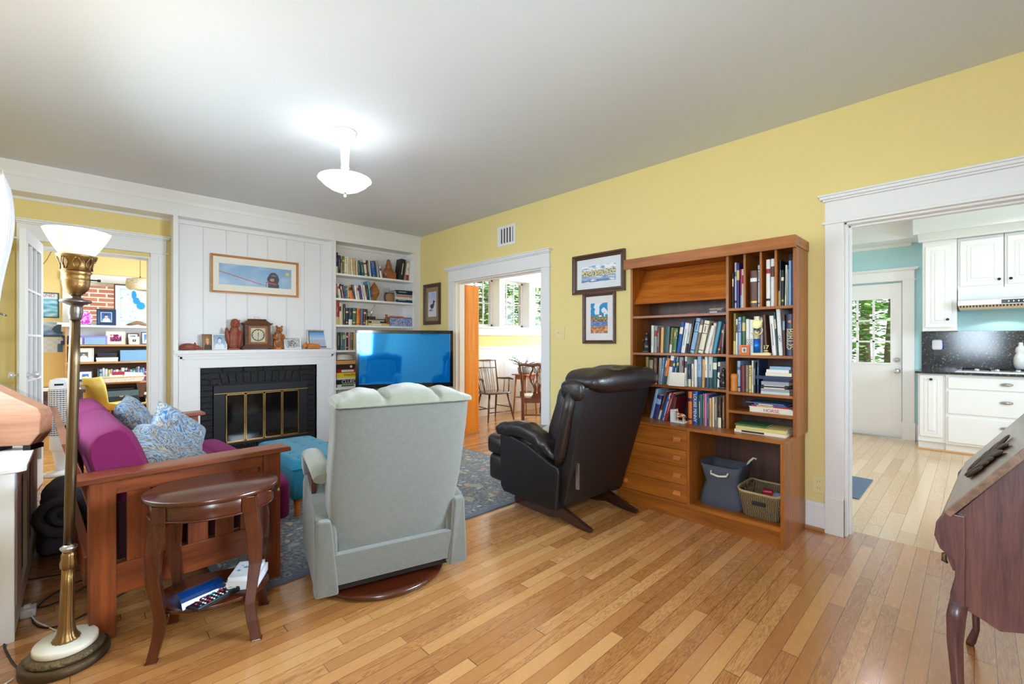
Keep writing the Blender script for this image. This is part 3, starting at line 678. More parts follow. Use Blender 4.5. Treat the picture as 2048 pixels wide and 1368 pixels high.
def book_mb(th, d, h, band):
    """spine toward -Y, thickness along X, standing; 0 cover 1 pages 2 band 3 second band"""
    m = MB(); t = .0022; sp = min(.006, th * .3)
    m.box(-th / 2, 0, 0, -th / 2 + t, d, h); m.box(th / 2 - t, 0, 0, th / 2, d, h)
    n = 4; pts = [(-th / 2 + th * i / n, -sp * math.sin(PI * i / n)) for i in range(n + 1)]
    m.prism(pts + [(th / 2, t), (-th / 2, t)], 'Z', 0, h, 0, sm=False)
    m.box(-th / 2 + t, t, .003, th / 2 - t, d - .004, h - .003, 1)
    def bd(z0, z1, mi, ins=.0):
        q = [(-th / 2 + ins + (th - 2 * ins) * i / n, -(sp + .0004) * math.sin(PI * i / n) - .0003) for i in range(n + 1)]
        m.prism(q + [(th / 2 - ins, 0), (-th / 2 + ins, 0)], 'Z', z0, z1, mi)
    if band == 1: bd(h * .62, h * .84, 2)
    elif band == 2: bd(h * .70, h * .80, 2); bd(h * .12, h * .17, 3)
    elif band == 3: bd(h * .25, h * .80, 2, th * .28)
    elif band == 4: bd(h * .0 + .001, h * .33, 2); bd(h * .55, h * .75, 3, th * .3)
    elif band == 5: bd(h * .88, h * .90, 3); bd(h * .60, h * .62, 3); bd(h * .66, h * .84, 3, th * .25); bd(h * .08, h * .10, 3)
    return m
LIGHT = {'white', 'cream', 'mint', 'silver', 'blush', 'skyblue', 'lavender', 'straw', 'tan', 'orange', 'pink', 'grey'}
def row(data, axis, front, z, dep, shelf, grp, z_up=0, first=1):
    n = len(data)
    for i, it in enumerate(data):
        s, th, h, lean, c = it[:5]; txt = it[5] if len(it) > 5 else None
        th = th * .93; d = dep + rb.uniform(-.012, .01)
        band = 0 if txt else rb.choice([0, 1, 2, 3, 3, 4, 5])
        c2, c3 = (rb.choice(['navy', 'crimson', 'black', 'brown', 'teal', 'slate']), 'black') if c in LIGHT else (rb.choice(['cream', 'white', 'straw', 'skyblue', 'cream']), None)
        mats = [cmat(c), PAPER, cmat(c2), cmat(c3) if c3 else GOLD]
        nb = (data[i - 1][4] if i else None); na = (data[i + 1][4] if i < n - 1 else None)
        nm = lambda q: NICE.get(q, q)
        lab = f'{nm(c)} book, {ORD[i + first - 1]} from left on {shelf}'
        L_ = abs(lean); up = math.sin(R(L_)) * th / 2
        fr = front + rb.uniform(-.004, .012)
        if axis == 'x':   # shelf along Y, spines toward -X
            o = solo('book', book_mb(th, d, h, band), mats, lab, 'book', (fr, s, z + up + .0006), 0, grp, rot=(R(0), 0, R(-90)))
            o.rotation_mode = 'XYZ'; o.matrix_world = Matrix.Translation((fr, s, z + up + .0006)) @ Matrix.Rotation(R(-lean), 4, 'X') @ Matrix.Rotation(R(-90), 4, 'Z')
        else:
            o = solo('book', book_mb(th, d, h, band), mats, lab, 'book', (s, fr, z + up + .0006), 0, grp)
            o.matrix_world = Matrix.Translation((s, fr, z + up + .0006)) @ Matrix.Rotation(R(lean), 4, 'Y')
        if txt:
            wt = cmat('navy') if c in LIGHT else (cmat('straw') if txt == 'BIRDS' else cmat('white'))
            if txt == 'BIRDS':
                text(txt, .052, wt, o, (.004, -.0068, h * .40), (90, 90, 0), 'title', sx=1)
                text('OF NORTH AMERICA', .013, cmat('white'), o, (-.013, -.0068, h * .42), (90, 90, 0), 'title')
                obj('emblem', MB().lathe([(.009, 0), (.009, .0006)], seg=16, M=T(0, -.0068, h * .82, rx=90)), cmat('orange'), o)
            elif txt == 'LOUISE PENNY': text(txt, .030, wt, o, (0, -.0068, h * .5), (90, 90, 0), 'title', font_bold=True)
            else: text(txt, .020, wt, o, (0, -.0068, h * .36), (90, 90, 0), 'title')
        else: pass
TA=[(1.764,0.023,0.214,-1,"mint"),(1.738,0.024,0.205,-1,"grey"),(1.712,0.023,0.194,-2,"brown"),(1.688,0.025,0.197,-2,"tan"),(1.652,0.043,0.202,-3,"teal"),(1.614,0.022,0.193,-5,"olive"),(1.586,0.035,0.187,-6,"green"),(1.55,0.027,0.232,-9,"blue"),(1.519,0.033,0.226,-9,"white"),(1.49,0.018,0.219,-9,"silver"),(1.474,0.015,0.243,-10,"black"),(1.448,0.033,0.26,-11,"skyblue"),(1.415,0.023,0.248,-11,"taupe"),(1.383,0.037,0.239,-12,"cream"),(1.357,0.009,0.22,-12,"brown"),(1.339,0.026,0.203,-14,"white"),(1.316,0.021,0.22,-9,"blush"),(1.288,0.023,0.23,-11,"turquoise"),(1.255,0.02,0.212,-12,"maroon"),(1.231,0.023,0.193,-5,"umber")]
TB=[(1.808,0.025,0.21,0,"olive"),(1.772,0.033,0.188,0,"taupe"),(1.738,0.028,0.205,0,"brown"),(1.708,0.024,0.206,-3,"grey"),(1.688,0.013,0.21,-6,"skyblue"),(1.675,0.014,0.223,-11,"slate"),(1.656,0.022,0.206,-9,"orange"),(1.629,0.029,0.226,-9,"white"),(1.605,0.017,0.211,-8,"blue"),(1.591,0.007,0.219,-9,"cream"),(1.579,0.016,0.218,-8,"teal"),(1.54,0.029,0.215,-3,"grey"),(1.515,0.016,0.189,0,"maroon"),(1.496,0.017,0.222,-2,"mint"),(1.463,0.024,0.166,0,"navy"),(1.439,0.016,0.169,0,"cream"),(1.419,0.022,0.201,0,"white"),(1.39,0.03,0.226,0,"skyblue"),(1.362,0.02,0.204,-1,"tan"),(1.34,0.019,0.224,0,"white"),(1.314,0.03,0.227,-1,"silver"),(1.281,0.03,0.217,-1,"teal"),(1.255,0.015,0.188,-2,"white"),(1.229,0.02,0.18,0,"black")]
TC=[(1.748,0.023,0.235,-13,"skyblue"),(1.714,0.043,0.187,-12,"indigo"),(1.68,0.018,0.226,-15,"brown"),(1.657,0.026,0.198,-17,"blue"),(1.641,0.005,0.217,-15,"white"),(1.627,0.025,0.217,-17,"crimson"),(1.603,0.017,0.209,-15,"umber"),(1.581,0.025,0.182,-10,"maroon"),(1.437,0.029,0.233,0,"orange"),(1.401,0.038,0.238,0,"blue","LOUISE PENNY"),(1.361,0.039,0.216,0,"teal"),(1.334,0.01,0.228,0,"mauve"),(1.321,0.016,0.227,0,"pink"),(1.306,0.013,0.215,0,"blue"),(1.29,0.019,0.199,0,"tan"),(1.271,0.014,0.207,0,"cream"),(1.252,0.021,0.208,0,"taupe"),(1.228,0.025,0.211,0,"umber"),(1.204,0.019,0.224,0,"brown")]
TD=[(1.155,0.009,0.242,0,"black"),(1.141,0.015,0.314,0,"lavender"),(1.123,0.02,0.308,0,"indigo"),(1.104,0.012,0.264,0,"magenta"),(1.093,0.01,0.264,0,"cream"),(1.023,0.044,0.244,0,"brown"),(0.994,0.012,0.278,0,"silver"),(0.935,0.025,0.307,0,"white"),(0.91,0.022,0.309,0,"white"),(0.874,0.012,0.296,-1,"black"),(0.865,0.005,0.231,0,"grey"),(0.852,0.016,0.229,0,"black"),(0.836,0.01,0.259,-1,"mint"),(0.823,0.008,0.231,0,"grey"),(0.811,0.014,0.284,0,"skyblue"),(0.795,0.012,0.284,0,"blue")]
TE=[(1.15,0.02,0.285,0,"olive"),(1.132,0.01,0.245,0,"white"),(1.115,0.02,0.257,0,"skyblue"),(1.09,0.022,0.261,0,"green"),(1.064,0.022,0.242,0,"white","CAT"),(1.039,0.025,0.236,0,"white","DOG"),(1.008,0.034,0.258,0,"cream"),(0.98,0.019,0.249,0,"grey"),(0.95,0.016,0.266,3,"brown"),(0.902,0.026,0.258,4,"white"),(0.884,0.008,0.28,4,"teal"),(0.867,0.024,0.3,3,"white","CAT"),(0.847,0.013,0.264,1,"brown"),(0.816,0.041,0.265,0,"navy","BIRDS")]
TF=[(1.122,0.022,0.21,0,"skyblue"),(1.094,0.03,0.182,0,"maroon"),(1.068,0.02,0.183,0,"taupe"),(1.048,0.017,0.183,0,"straw"),(1.034,0.01,0.215,0,"white"),(1.022,0.011,0.203,0,"black"),(1.002,0.015,0.218,0,"navy")]
BA=[(2.312,0.031,0.264,1,"navy"),(2.346,0.031,0.232,0,"black"),(2.373,0.018,0.223,0,"grey"),(2.396,0.024,0.227,1,"olive"),(2.426,0.032,0.228,1,"cream"),(2.454,0.02,0.245,0,"white"),(2.482,0.032,0.209,-1,"straw"),(2.518,0.029,0.207,-4,"white"),(2.554,0.031,0.218,-4,"tan"),(2.582,0.022,0.191,-1,"cream"),(2.614,0.033,0.194,-5,"teal"),(2.66,0.047,0.178,-7,"teal"),(2.707,0.039,0.224,-6,"cream"),(2.74,0.021,0.215,-6,"umber"),(2.768,0.031,0.211,-5,"cream"),(2.819,0.049,0.215,-8,"blue"),(2.881,0.035,0.228,-7,"grey"),(2.921,0.027,0.157,-6,"white")]
BA2=[(3.219,0.078,0.297,9,"black"),(3.313,0.05,0.252,7,"cream"),(3.372,0.055,0.284,5,"white"),(3.419,0.028,0.308,4,"black"),(3.447,0.021,0.3,2,"umber")]
BB=[(2.304,0.015,0.193,-1,"black"),(2.322,0.018,0.164,-6,"orange"),(2.34,0.014,0.181,-6,"cream"),(2.361,0.026,0.188,-8,"white"),(2.382,0.011,0.185,-6,"black"),(2.399,0.018,0.161,-9,"pink"),(2.414,0.011,0.177,-7,"navy"),(2.428,0.015,0.164,-5,"blue"),(2.446,0.017,0.165,-4,"slate"),(2.468,0.024,0.174,-4,"straw"),(2.509,0.048,0.176,-10,"orange"),(2.546,0.021,0.189,-7,"navy"),(2.578,0.036,0.177,-8,"white"),(2.612,0.028,0.185,-8,"cream"),(2.641,0.025,0.188,-9,"indigo"),(2.671,0.025,0.207,-9,"white"),(2.704,0.034,0.194,-10,"blush"),(2.731,0.016,0.196,-8,"black"),(2.764,0.025,0.257,-7,"turquoise")]
BC=[(2.32,0.05,0.296,0,"crimson"),(2.358,0.022,0.276,0,"cream"),(2.382,0.024,0.269,0,"straw"),(2.412,0.028,0.266,0,"navy"),(2.445,0.034,0.218,0,"black"),(2.491,0.052,0.22,1,"navy"),(2.543,0.046,0.223,1,"green"),(2.593,0.05,0.221,2,"orange"),(2.641,0.039,0.219,2,"slate"),(2.678,0.03,0.217,2,"maroon"),(2.708,0.027,0.215,1,"umber")]
BD=[(2.309,0.02,0.225,0,"straw"),(2.339,0.034,0.225,0,"navy"),(2.373,0.029,0.226,0,"green"),(2.404,0.03,0.226,0,"slate"),(2.426,0.01,0.227,0,"white"),(2.446,0.028,0.227,0,"black"),(2.477,0.032,0.227,0,"pink"),(2.512,0.034,0.228,0,"green"),(2.546,0.028,0.228,0,"tan")]
row(TA, 'x', 3.235, 1.156, .17, 'second long shelf of teak bookcase', 'books on the second long teak shelf')
row(TB[:-1], 'x', 3.235, .91, .17, 'third long shelf of teak bookcase', 'books on the third long teak shelf')
row(TC, 'x', 3.18, .645, .18, 'teak cabinet top under the shelves', 'books standing on the teak cabinet top')
row(TD, 'x', 3.23, 1.471, .2, 'divided top right shelf of teak bookcase', 'tall books in the divided top right compartment')
row(TE, 'x', 3.235, 1.152, .18, 'teak shelf behind the gold trophy', 'books behind the gold trophy')
row(TF, 'x', 3.235, .90, .17, 'teak shelf behind the wooden grinder', 'books beside the wooden grinder')
row(BA, 'y', 5.575, 2.105, .13, 'top white built-in shelf', 'books on the top white shelf')
row(BA2, 'y', 5.575, 2.105, .13, 'top white built-in shelf, right of carving', 'books right of the carved figure', first=1)
row(BB, 'y', 5.575, 1.792, .13, 'second white built-in shelf', 'books on the second white shelf')
row(BC, 'y', 5.575, 1.458, .15, 'third white built-in shelf', 'books on the third white shelf')
row(BD, 'y', 5.575, 1.137, .14, 'fourth white built-in shelf', 'books on the fourth white shelf')
def lying(x, y, z, w, d, h, c, label, cat='book', name='book', rz=0, group=None, band=0, txt=None, tcol='white', tsize=None, cov=True, gilt=None):
    """a book or box lying flat: w along the shelf, spine to the front (-Y local)"""
    m = MB()
    if cov: m.box(-w / 2, 0, 0, w / 2, d, .0022); m.box(-w / 2, 0, h - .0022, w / 2, d, h); m.box(-w / 2, -.002, 0, w / 2, .003, h); m.box(-w / 2 + .003, .003, .0022, w / 2 - .003, d - .003, h - .0022, 1)
    else: m.box(-w / 2, 0, 0, w / 2, d, h)
    if band: m.box(-w * .35, -.003, h * .2, w * .1, -.002, h * .8, 2)
    o = solo(name, m, [cmat(c) if isinstance(c, str) else c, PAPER, cmat(tcol)], label, cat, (x, y, z), rz, group, bevel=.0008)
    if txt: text(txt, tsize or h * .7, cmat(tcol), o, (0, -.0032, h / 2), (90, 0, 0), 'title')
    return o
# stacks on the right-hand teak shelves (spines toward the room: local -Y turned to -X)
def tst(z, items, xf, grp):
    for (yc, w, h, c, lab, kw) in items:
        lying(xf + kw.pop('dx', 0), yc, z, w, kw.pop('d', .17), h - .0004, c, lab, rz=-90 + kw.pop('a', 0), group=grp, **kw); z += h
    return z
tst(.773, [(.92, .262, .032, 'cream', 'thick white horse book lying at the bottom of a short stack', dict(txt='HORSE', tcol='crimson', tsize=.030)), (.93, .25, .005, 'white', 'thin white booklet lying on the horse book', {}),
           (.93, .22, .012, 'crimson', 'thin red book lying above the horse book', dict(band=1, tcol='straw')), (.93, .19, .010, 'blue', 'thin blue book lying above the red one', dict(band=1, tcol='white')), (.96, .23, .007, 'slate', 'thin pale blue booklet topmost above the horse book', {})], 3.24, 'books lying above the horse book')
tst(.645, [(.96, .30, .020, 'cream', 'long cream album lying flat on the cabinet top', dict(band=1, tcol='black', d=.2)), (.955, .29, .022, 'straw', 'worn straw coloured album lying on the cream album', dict(d=.2, a=2)), (1.02, .19, .010, 'green', 'thin green notebook lying on the albums', dict(dx=.02))], 3.13, 'albums lying on the cabinet top')
z = tst(.90, [(.895, .165, .018, 'silver', 'light grey box file lying at the bottom of a stack', {}), (.895, .165, .019, 'grey', 'dark grey box lying on the light grey one', {}), (.90, .12, .006, 'white', 'thin white booklet lying between grey boxes', {}), (.9, .155, .010, 'umber', 'thin brown book lying under the grey box', {}),
              (.9, .12, .006, 'silver', 'thin silver booklet lying under the grey box', {}), (.895, .16, .024, 'grey', 'grey box lying near the middle of the stack', {}), (.89, .15, .014, 'navy', 'navy blue book lying on the grey box', {})], 3.225, 'boxes and books lying by the navy book')
tst(z, [(.905, .2, .022, 'navy', 'wide dark blue book lying across the stack', dict(dx=-.01)), (.875, .15, .022, 'cream', 'cream book lying above the wide dark blue book', {}), (.88, .13, .021, 'white', 'white book lying second from the top of stack', {}), (.865, .12, .020, 'skyblue', 'pale blue book lying topmost on the stack', {})], 3.225, 'boxes and books lying by the navy book')
tst(1.446, [(1.27, .115, .014, 'navy', 'dark blue book lying on the top shelf under another', dict(band=1, tcol='silver')), (1.268, .105, .014, 'black', 'black book lying on the dark blue book', dict(txt='STAYING HUMAN', tcol='white', tsize=.010)), (1.265, .10, .004, 'tan', 'thin tan booklet lying topmost under the slanted flap', {})], 3.225, 'books lying under the slanted flap')
lying(3.225, 1.42, 1.446, .17, .15, .010, 'black', 'thin black and red book lying on the top left teak shelf', rz=-90, band=1, tcol='crimson', group='books lying under the slanted flap')
# ================================================================ carved figures, clock, photographs
def carve(o, vox=.004, smooth=6):
    q = o.modifiers.new('r', 'REMESH'); q.mode = 'VOXEL'; q.voxel_size = vox; q.use_smooth_shade = True
    if smooth: w = o.modifiers.new('c', 'SMOOTH'); w.iterations = smooth; w.factor = .5
    return o
RW = wood('carved_redwood', srgb(156, 78, 52), srgb(112, 50, 34), .5, 'Z', 1.5, .1)
RW2 = wood('carved_oak', srgb(176, 108, 50), srgb(98, 54, 24), .4, 'Z', 1.6, .25)
OC = wood('carved_ochre', srgb(214, 134, 46), srgb(170, 92, 24), .45, 'Z', 1.4, .2)
MZ = 1.1555; MY = 5.60
def ell(m, c, h, M=None, e=1): return m.soft(c, h, e, nu=16, nv=10, M=M)
# sleeping fox
m = MB(); ell(m, (-.012, 0, .036), (.075, .038, .036)); ell(m, (.055, -.012, .028), (.035, .026, .024)); ell(m, (.088, -.016, .017), (.03, .013, .011)); ell(m, (-.04, -.02, .018), (.05, .026, .018)); ell(m, (.02, -.03, .012), (.05, .016, .012))
for y in (-.022, .004): m.lathe([(.013, 0), (.008, .022), (.001, .038)], (.045, y, .046), 8, M=None)
carve(solo('fox_carving', m, RW, 'red wooden carving of a curled sleeping fox at the left end of the mantel', 'carving', (.797, MY, MZ), 0), .003)
# owl
m = MB(); ell(m, (0, 0, .11), (.056, .05, .13)); ell(m, (.0, 0, .05), (.048, .05, .06)); ell(m, (.018, -.006, .28), (.046, .046, .06)); ell(m, (.012, 0, .20), (.046, .045, .07))
m.box(-.055, -.05, 0, .055, .05, .018)
m.soft((-.04, -.012, .14), (.024, .042, .11), 1, nu=14, nv=10, M=T(0, 0, 0, ry=-6)); m.soft((.046, -.012, .12), (.02, .042, .1), 1, nu=14, nv=10, M=T(0, 0, 0, ry=6))
ell(m, (.018, -.046, .266), (.008, .014, .016)); 
for s in (-1, 1): m.tube([(.018, -.044, .275), (.018 + s * .022, -.046, .298), (.018 + s * .036, -.030, .312), (.018 + s * .04, -.02, .33)], [.006, .007, .006, .003], 6)
o = carve(solo('owl_carving', m, RW, 'tall red wooden carving of an owl standing beside the mantel clock', 'carving', (1.185, MY, MZ)), .0032, 4)
e = MB()
for s in (-1, 1): ell(e, (.018 + s * .017, -.048, .284), (.006, .004, .006))
obj('eye', e, mat('dark_wood_eye', (.03, .012, .008), .3), o)
# bear
m = MB(); ell(m, (0, 0, .09), (.056, .05, .095)); ell(m, (0, -.005, .16), (.044, .04, .055)); ell(m, (.012, -.01, .225), (.036, .034, .036)); ell(m, (.012, -.044, .214), (.018, .022, .015))
for s in (-1, 1): ell(m, (.012 + s * .028, 0, .262), (.013, .009, .015))
for s in (-1, 1): m.tube([(s * .046, -.01, .165), (s * .05, -.04, .13), (s * .02, -.055, .115)], [.019, .016, .013], 10)
for s in (-1, 1): m.tube([(s * .04, 0, .03), (s * .042, -.035, .02)], [.022, .018], 10)
o = solo('bear_carving', m, RW2, 'brown wooden carving of a sitting bear holding its paws together', 'carving', (1.637, MY, MZ)); carve(o, .003, 4)
b = MB(); b.box(-.05, -.03, 0, .03, .02, .09); obj('block', b, OC, o, bevel=.004)
# sleeping cat
m = MB(); ell(m, (0, 0, .035), (.092, .042, .036)); ell(m, (-.07, -.012, .04), (.034, .03, .03)); ell(m, (.06, -.01, .03), (.045, .036, .034)); m.tube([(.09, 0, .02), (.08, -.045, .014), (0, -.05, .012), (-.06, -.045, .012)], [.013, .012, .011, .009], 8)
for y in (-.03, .01): m.lathe([(.011, 0), (.006, .018), (.001, .03)], (-.062, y, .058), 8)
carve(solo('cat_carving', m, OC, 'orange wooden carving of a curled sleeping cat before the skyline photograph', 'carving', (2.0, 5.575, MZ)), .003)
# bracket clock
ck = thing('mantel_clock', 'dark wooden bracket clock with square silver face and carrying handle', 'clock', (1.42, 5.61, MZ))
CW = CHERRY['X']; CW = wood('clock_walnut', srgb(112, 64, 34), srgb(64, 34, 16), .55, 'X', 1.2, 0)
m = MB()
for s in (-1, 1):
    for y in (-.045, .045): m.box(s * .145 - .012, y - .012, 0, s * .145 + .012, y + .012, .012)
m.box(-.158, -.06, .010, .158, .06, .024); m.box(-.150, -.055, .024, .150, .055, .036); m.box(-.138, -.05, .036, .138, .05, .046)
obj('base', m, CW, ck, .003)
m = MB(); m.box(-.128, -.045, .046, .128, .05, .275)
obj('case', m, CW, ck, .002)
m = MB(); m.box(-.14, -.052, .275, .14, .055, .285); m.box(-.15, -.058, .285, .15, .06, .296)
m.hexa([(-.13, -.05, .296), (.13, -.05, .296), (.13, .05, .296), (-.13, .05, .296)], [(-.085, -.03, .332), (.085, -.03, .332), (.085, .035, .332), (-.085, .035, .332)]); m.box(-.088, -.033, .332, .088, .038, .342)
obj('hood', m, CW, ck, .003)
m = MB(); a, b = .095, .072
m.box(-a, -.052, .062, -b, -.045, .262); m.box(b, -.052, .062, a, -.045, .262); m.box(-b, -.052, .062, b, -.045, .085); m.box(-b, -.052, .239, b, -.045, .262)
d = obj('door', m, wood('clock_oak', srgb(166, 104, 52), srgb(112, 62, 28), .55, 'Z', 1.2, 0), ck, .002)
obj('knob', MB().lathe([(.003, 0), (.003, .008), (.008, .012), (.006, .018), (0, .019)], seg=12, M=T(-.11, -.046, .16, rx=90)), BRASS, ck)
obj('dial', MB().box(-.072, -.048, .085, .072, -.046, .239), mat('clock_silver_dial', srgb(196, 190, 164), .5, 0, var=.05), ck)
m = MB()
m.lathe([(.058, 0), (.066, 0), (.066, .0006), (.058, .0006), (.058, 0)], seg=40, M=T(0, -.0485, .162, rx=90), cap=False)
for k in range(12):
    Mk = T(0, -.0492, .162) @ Matrix.Rotation(R(30 * k), 4, 'Y'); m.box(-.002, 0, .047, .002, .0006, .058, M=Mk)
    if k % 3 == 0: m.box(-.005, 0, .047, -.0035, .0006, .058, M=Mk); m.box(.0035, 0, .047, .005, .0006, .058, M=Mk)
obj('numeral_ring', m, mat('clock_black', (.02, .02, .02), .4), ck)
for nm, ang, ln, wd in (('hour_hand', 3, .030, .003), ('minute_hand', 183, .046, .002)):
    obj(nm, MB().box(-wd, 0, -.008, wd, .0008, ln, M=T(0, -.0505, .162) @ Matrix.Rotation(R(ang), 4, 'Y')), MC['clock_black'], ck)
obj('carrying_handle', MB().tube([(-.018, 0, .342), (-.03, 0, .355), (-.024, 0, .366), (.024, 0, .366), (.03, 0, .355), (.018, 0, .342)], .0022, 6), STEEL, ck)

def frame(name, label, loc, w, h, fw, fm, fn, nx=24, ny=18, mount=0, mm=None, tilt=0, rz=0, dep=.016, group=None, cat='picture', easel=False, mount_v=None, lip=None):
    """framed picture, outside size w x h, facing -Y before turning"""
    t = thing(name, label, cat, loc, rz, group); t.rotation_euler = (R(-tilt), 0, R(rz)); t.rotation_mode = 'XYZ'
    t.rotation_euler = (Matrix.Rotation(R(rz), 4, 'Z') @ Matrix.Rotation(R(-tilt), 4, 'X')).to_euler()
    m = MB()
    prof = [(0, 0), (dep, 0), (dep, fw * .35), (dep * .7, fw * .6), (dep * .75, fw * .8), (dep * .45, fw), (0, fw)] if fw > .012 else [(0, 0), (dep, 0), (dep, fw), (0, fw)]
    pr = prof
    def pt(d_, r_, sx, sz):
        return ((sx * (w / 2 - r_)), -d_, (h / 2 + sz * (h / 2 - r_)))
    cs = [(-1, -1), (1, -1), (1, 1), (-1, 1)]; n = len(pr); v = []
    for c in cs: v += [pt(d_, r_, *c) for d_, r_ in pr]
    f = []
    for i in range(4):
        j = (i + 1) % 4
        for k in range(n): f.append((i * n + k, j * n + k, j * n + (k + 1) % n, i * n + (k + 1) % n))
    m.add(v, f); obj('frame', m, fm, t)
    if lip: obj('inner_lip', MB().box(-w / 2 + fw, -dep * .6, fw, -w / 2 + fw + .004, -.001, h - fw).box(w / 2 - fw - .004, -dep * .6, fw, w / 2 - fw, -.001, h - fw).box(-w / 2 + fw, -dep * .6, fw, w / 2 - fw, -.001, fw + .004).box(-w / 2 + fw, -dep * .6, h - fw - .004, w / 2 - fw, -.001, h - fw), lip, t)
    obj('backing', MB().box(-w / 2 + fw * .6, -.002, fw * .6, w / 2 - fw * .6, 0, h - fw * .6), mm or PAPER, t)
    mv = mount if mount_v is None else mount_v
    iw, ih = w - 2 * fw - 2 * mount, h - 2 * fw - 2 * mv
    if mount: obj('mount', MB().box(-w / 2 + fw * .8, -.005, fw * .8, w / 2 - fw * .8, -.003, h - fw * .8), mm or PAPER, t)
    art('print', iw, ih, fn, nx, ny, t, Matrix.Translation((0, -.0058 if mount else -.004, fw + mv)))
    if easel: obj('easel_leg', MB().hexa([(-.02, .0, .003), (.02, 0, .003), (.02, .002, .003), (-.02, .002, .003)], [(-.012, 0, h * .7), (.012, 0, h * .7), (.012, .002, h * .7), (-.012, .002, h * .7)], M=T(0, h * .22, 0, rx=14)), BLACKM, t)
    return t
def lerp(a, b, t): t = max(0, min(1, t)); return tuple(a[i] + (b[i] - a[i]) * t for i in range(3))
def pp(*args): return args
def disc(u, v, cx, cy, rx, ry): return ((u - cx) / rx) ** 2 + ((v - cy) / ry) ** 2 < 1
def portrait(bgc, cloth, skin, hair, ns=1, hat=False):
    def fn(u, v):
        c = lerp(bgc, tuple(q * .8 for q in bgc), v + .3 * nz(u * 6, v * 6))
        if disc(u, v, .5, .05, .42, .38): c = cloth
        if disc(u, v, .5, .58, .19, .27): c = hair
        if disc(u, v, .5, .54, .145, .2): c = skin
        for s in (-1, 1):
            if disc(u, v, .5 + s * .055, .58, .018, .018): c = tuple(q * .4 for q in skin)
        if disc(u, v, .5, .455, .05, .014): c = (170, 90, 90)
        if hat and v > .66 and disc(u, v, .5, .66, .27, .14): c = hair
        return c
    return fn
SILV = mat('silver_frame', (.6, .6, .6), .3, .8); BLKF = mat('black_frame', (.02, .02, .022), .35); CRMF = mat('cream_frame', srgb(222, 208, 176), .5)
OAKF = wood('light_oak_frame', srgb(206, 150, 88), srgb(168, 108, 56), .4, 'X', 1.4, .2)
frame('photo_frame', 'small dark metal framed photo of a fair-haired child in brown', (.955, 5.60, MZ), .098, .168, .006, PEWTER, portrait((170, 130, 90), (84, 66, 44), (226, 180, 150), (190, 130, 70)), 20, 28, tilt=8, rz=14, easel=True, dep=.008)
frame('photo_frame', 'silver framed photo of a child in white against pale blue', (1.058, 5.585, MZ), .135, .172, .012, SILV, portrait((176, 206, 234), (226, 234, 244), (220, 226, 236), (60, 120, 180)), 24, 30, tilt=8, rz=-8, easel=True, dep=.008)
frame('photo_frame', 'white framed black and white photo beside the bear carving', (1.797, 5.60, MZ), .19, .145, .012, WHITE, lambda u, v: tuple([150 + 60 * nz(u * 7, v * 7) + (-70 if disc(u, v, .45, .45, .28, .3) and nz(u * 12, v * 9) > 0 else 30)] * 3), 30, 22, tilt=8, easel=True, dep=.01)
def skyline(u, v):
    c = lerp((196, 214, 232), (92, 148, 210), (v - .45) * 2)
    if v < .5 + .1 * nz(u * 30, 1): c = lerp((150, 160, 184), (206, 206, 214), nz(u * 40, v * 30) + .5)
    return c
frame('photo_frame', 'wide silver framed photo of a hazy city skyline under blue sky', (2.115, 5.655, MZ), .265, .238, .02, SILV, skyline, 40, 32, mount=.008, mm=BLKF, tilt=8, easel=True, dep=.012)
# the framed print above the mantel
def dogpic(u, v):
    c = lerp((150, 182, 212), (122, 162, 204), v); c = lerp(c, (190, 208, 226), .5 * max(0, nz(u * 5, v * 2.5, 3)) * 2)
    yl = .62 - .58 * u / .62 * .82
    if u < .58 and abs(v - (.62 - .50 * u / .58)) < .022: c = (176, 72, 82)
    if .57 < u < .62 and abs(v - .10 - (.62 - u) * .6) < .014: c = (120, 130, 130)
    if disc(u, v, .735, .42, .08, .36): c = (52, 46, 46)
    if disc(u, v, .675, .42, .03, .16): c = (44, 38, 38)
    if .655 < u < .82 and v < .18 + .3 * (1 - abs(u - .72) / .1) * .4: c = (46, 42, 42)
    if disc(u, v, .74, .62, .04, .05): c = (104, 98, 98)
    if disc(u, v, .715, .40, .032, .075): c = (196, 124, 124)
    if .62 < u < .78 and abs(v - (.27 - (u - .62) * .55)) < .03: c = (186, 60, 60)
    if disc(u, v, .632, .10, .006, .09): c = (70, 110, 150)
    if disc(u, v, .94, .76, .028, .09): c = (206, 206, 90)
    return c
frame('framed_print', 'wide oak framed print of a black dog on a red lead looking at a ball', (1.437, 5.684, 1.775), .895, .418, .024, OAKF, dogpic, 150, 50, mount=.055, mount_v=.07, dep=.022, cat='picture')

# ---- things on the built-in shelves
z1, z2, z3, z4, z5 = [q + .0006 for q in SHZ]
m = MB(); ell(m, (0, 0, .08), (.082, .06, .09)); ell(m, (.0, 0, .17), (.045, .04, .07)); ell(m, (.0, 0, .23), (.03, .03, .035)); m.tube([(-.02, 0, .25), (0, 0, .262), (.02, 0, .25)], [.014, .016, .014], 8)
m.box(-.05, -.06, 0, .085, .055, .1)
carve(solo('figure_carving', m, RW2, 'honey brown wooden carving of a hooded figure on the top white shelf', 'carving', (3.05, 5.62, z1)), .0035, 6)
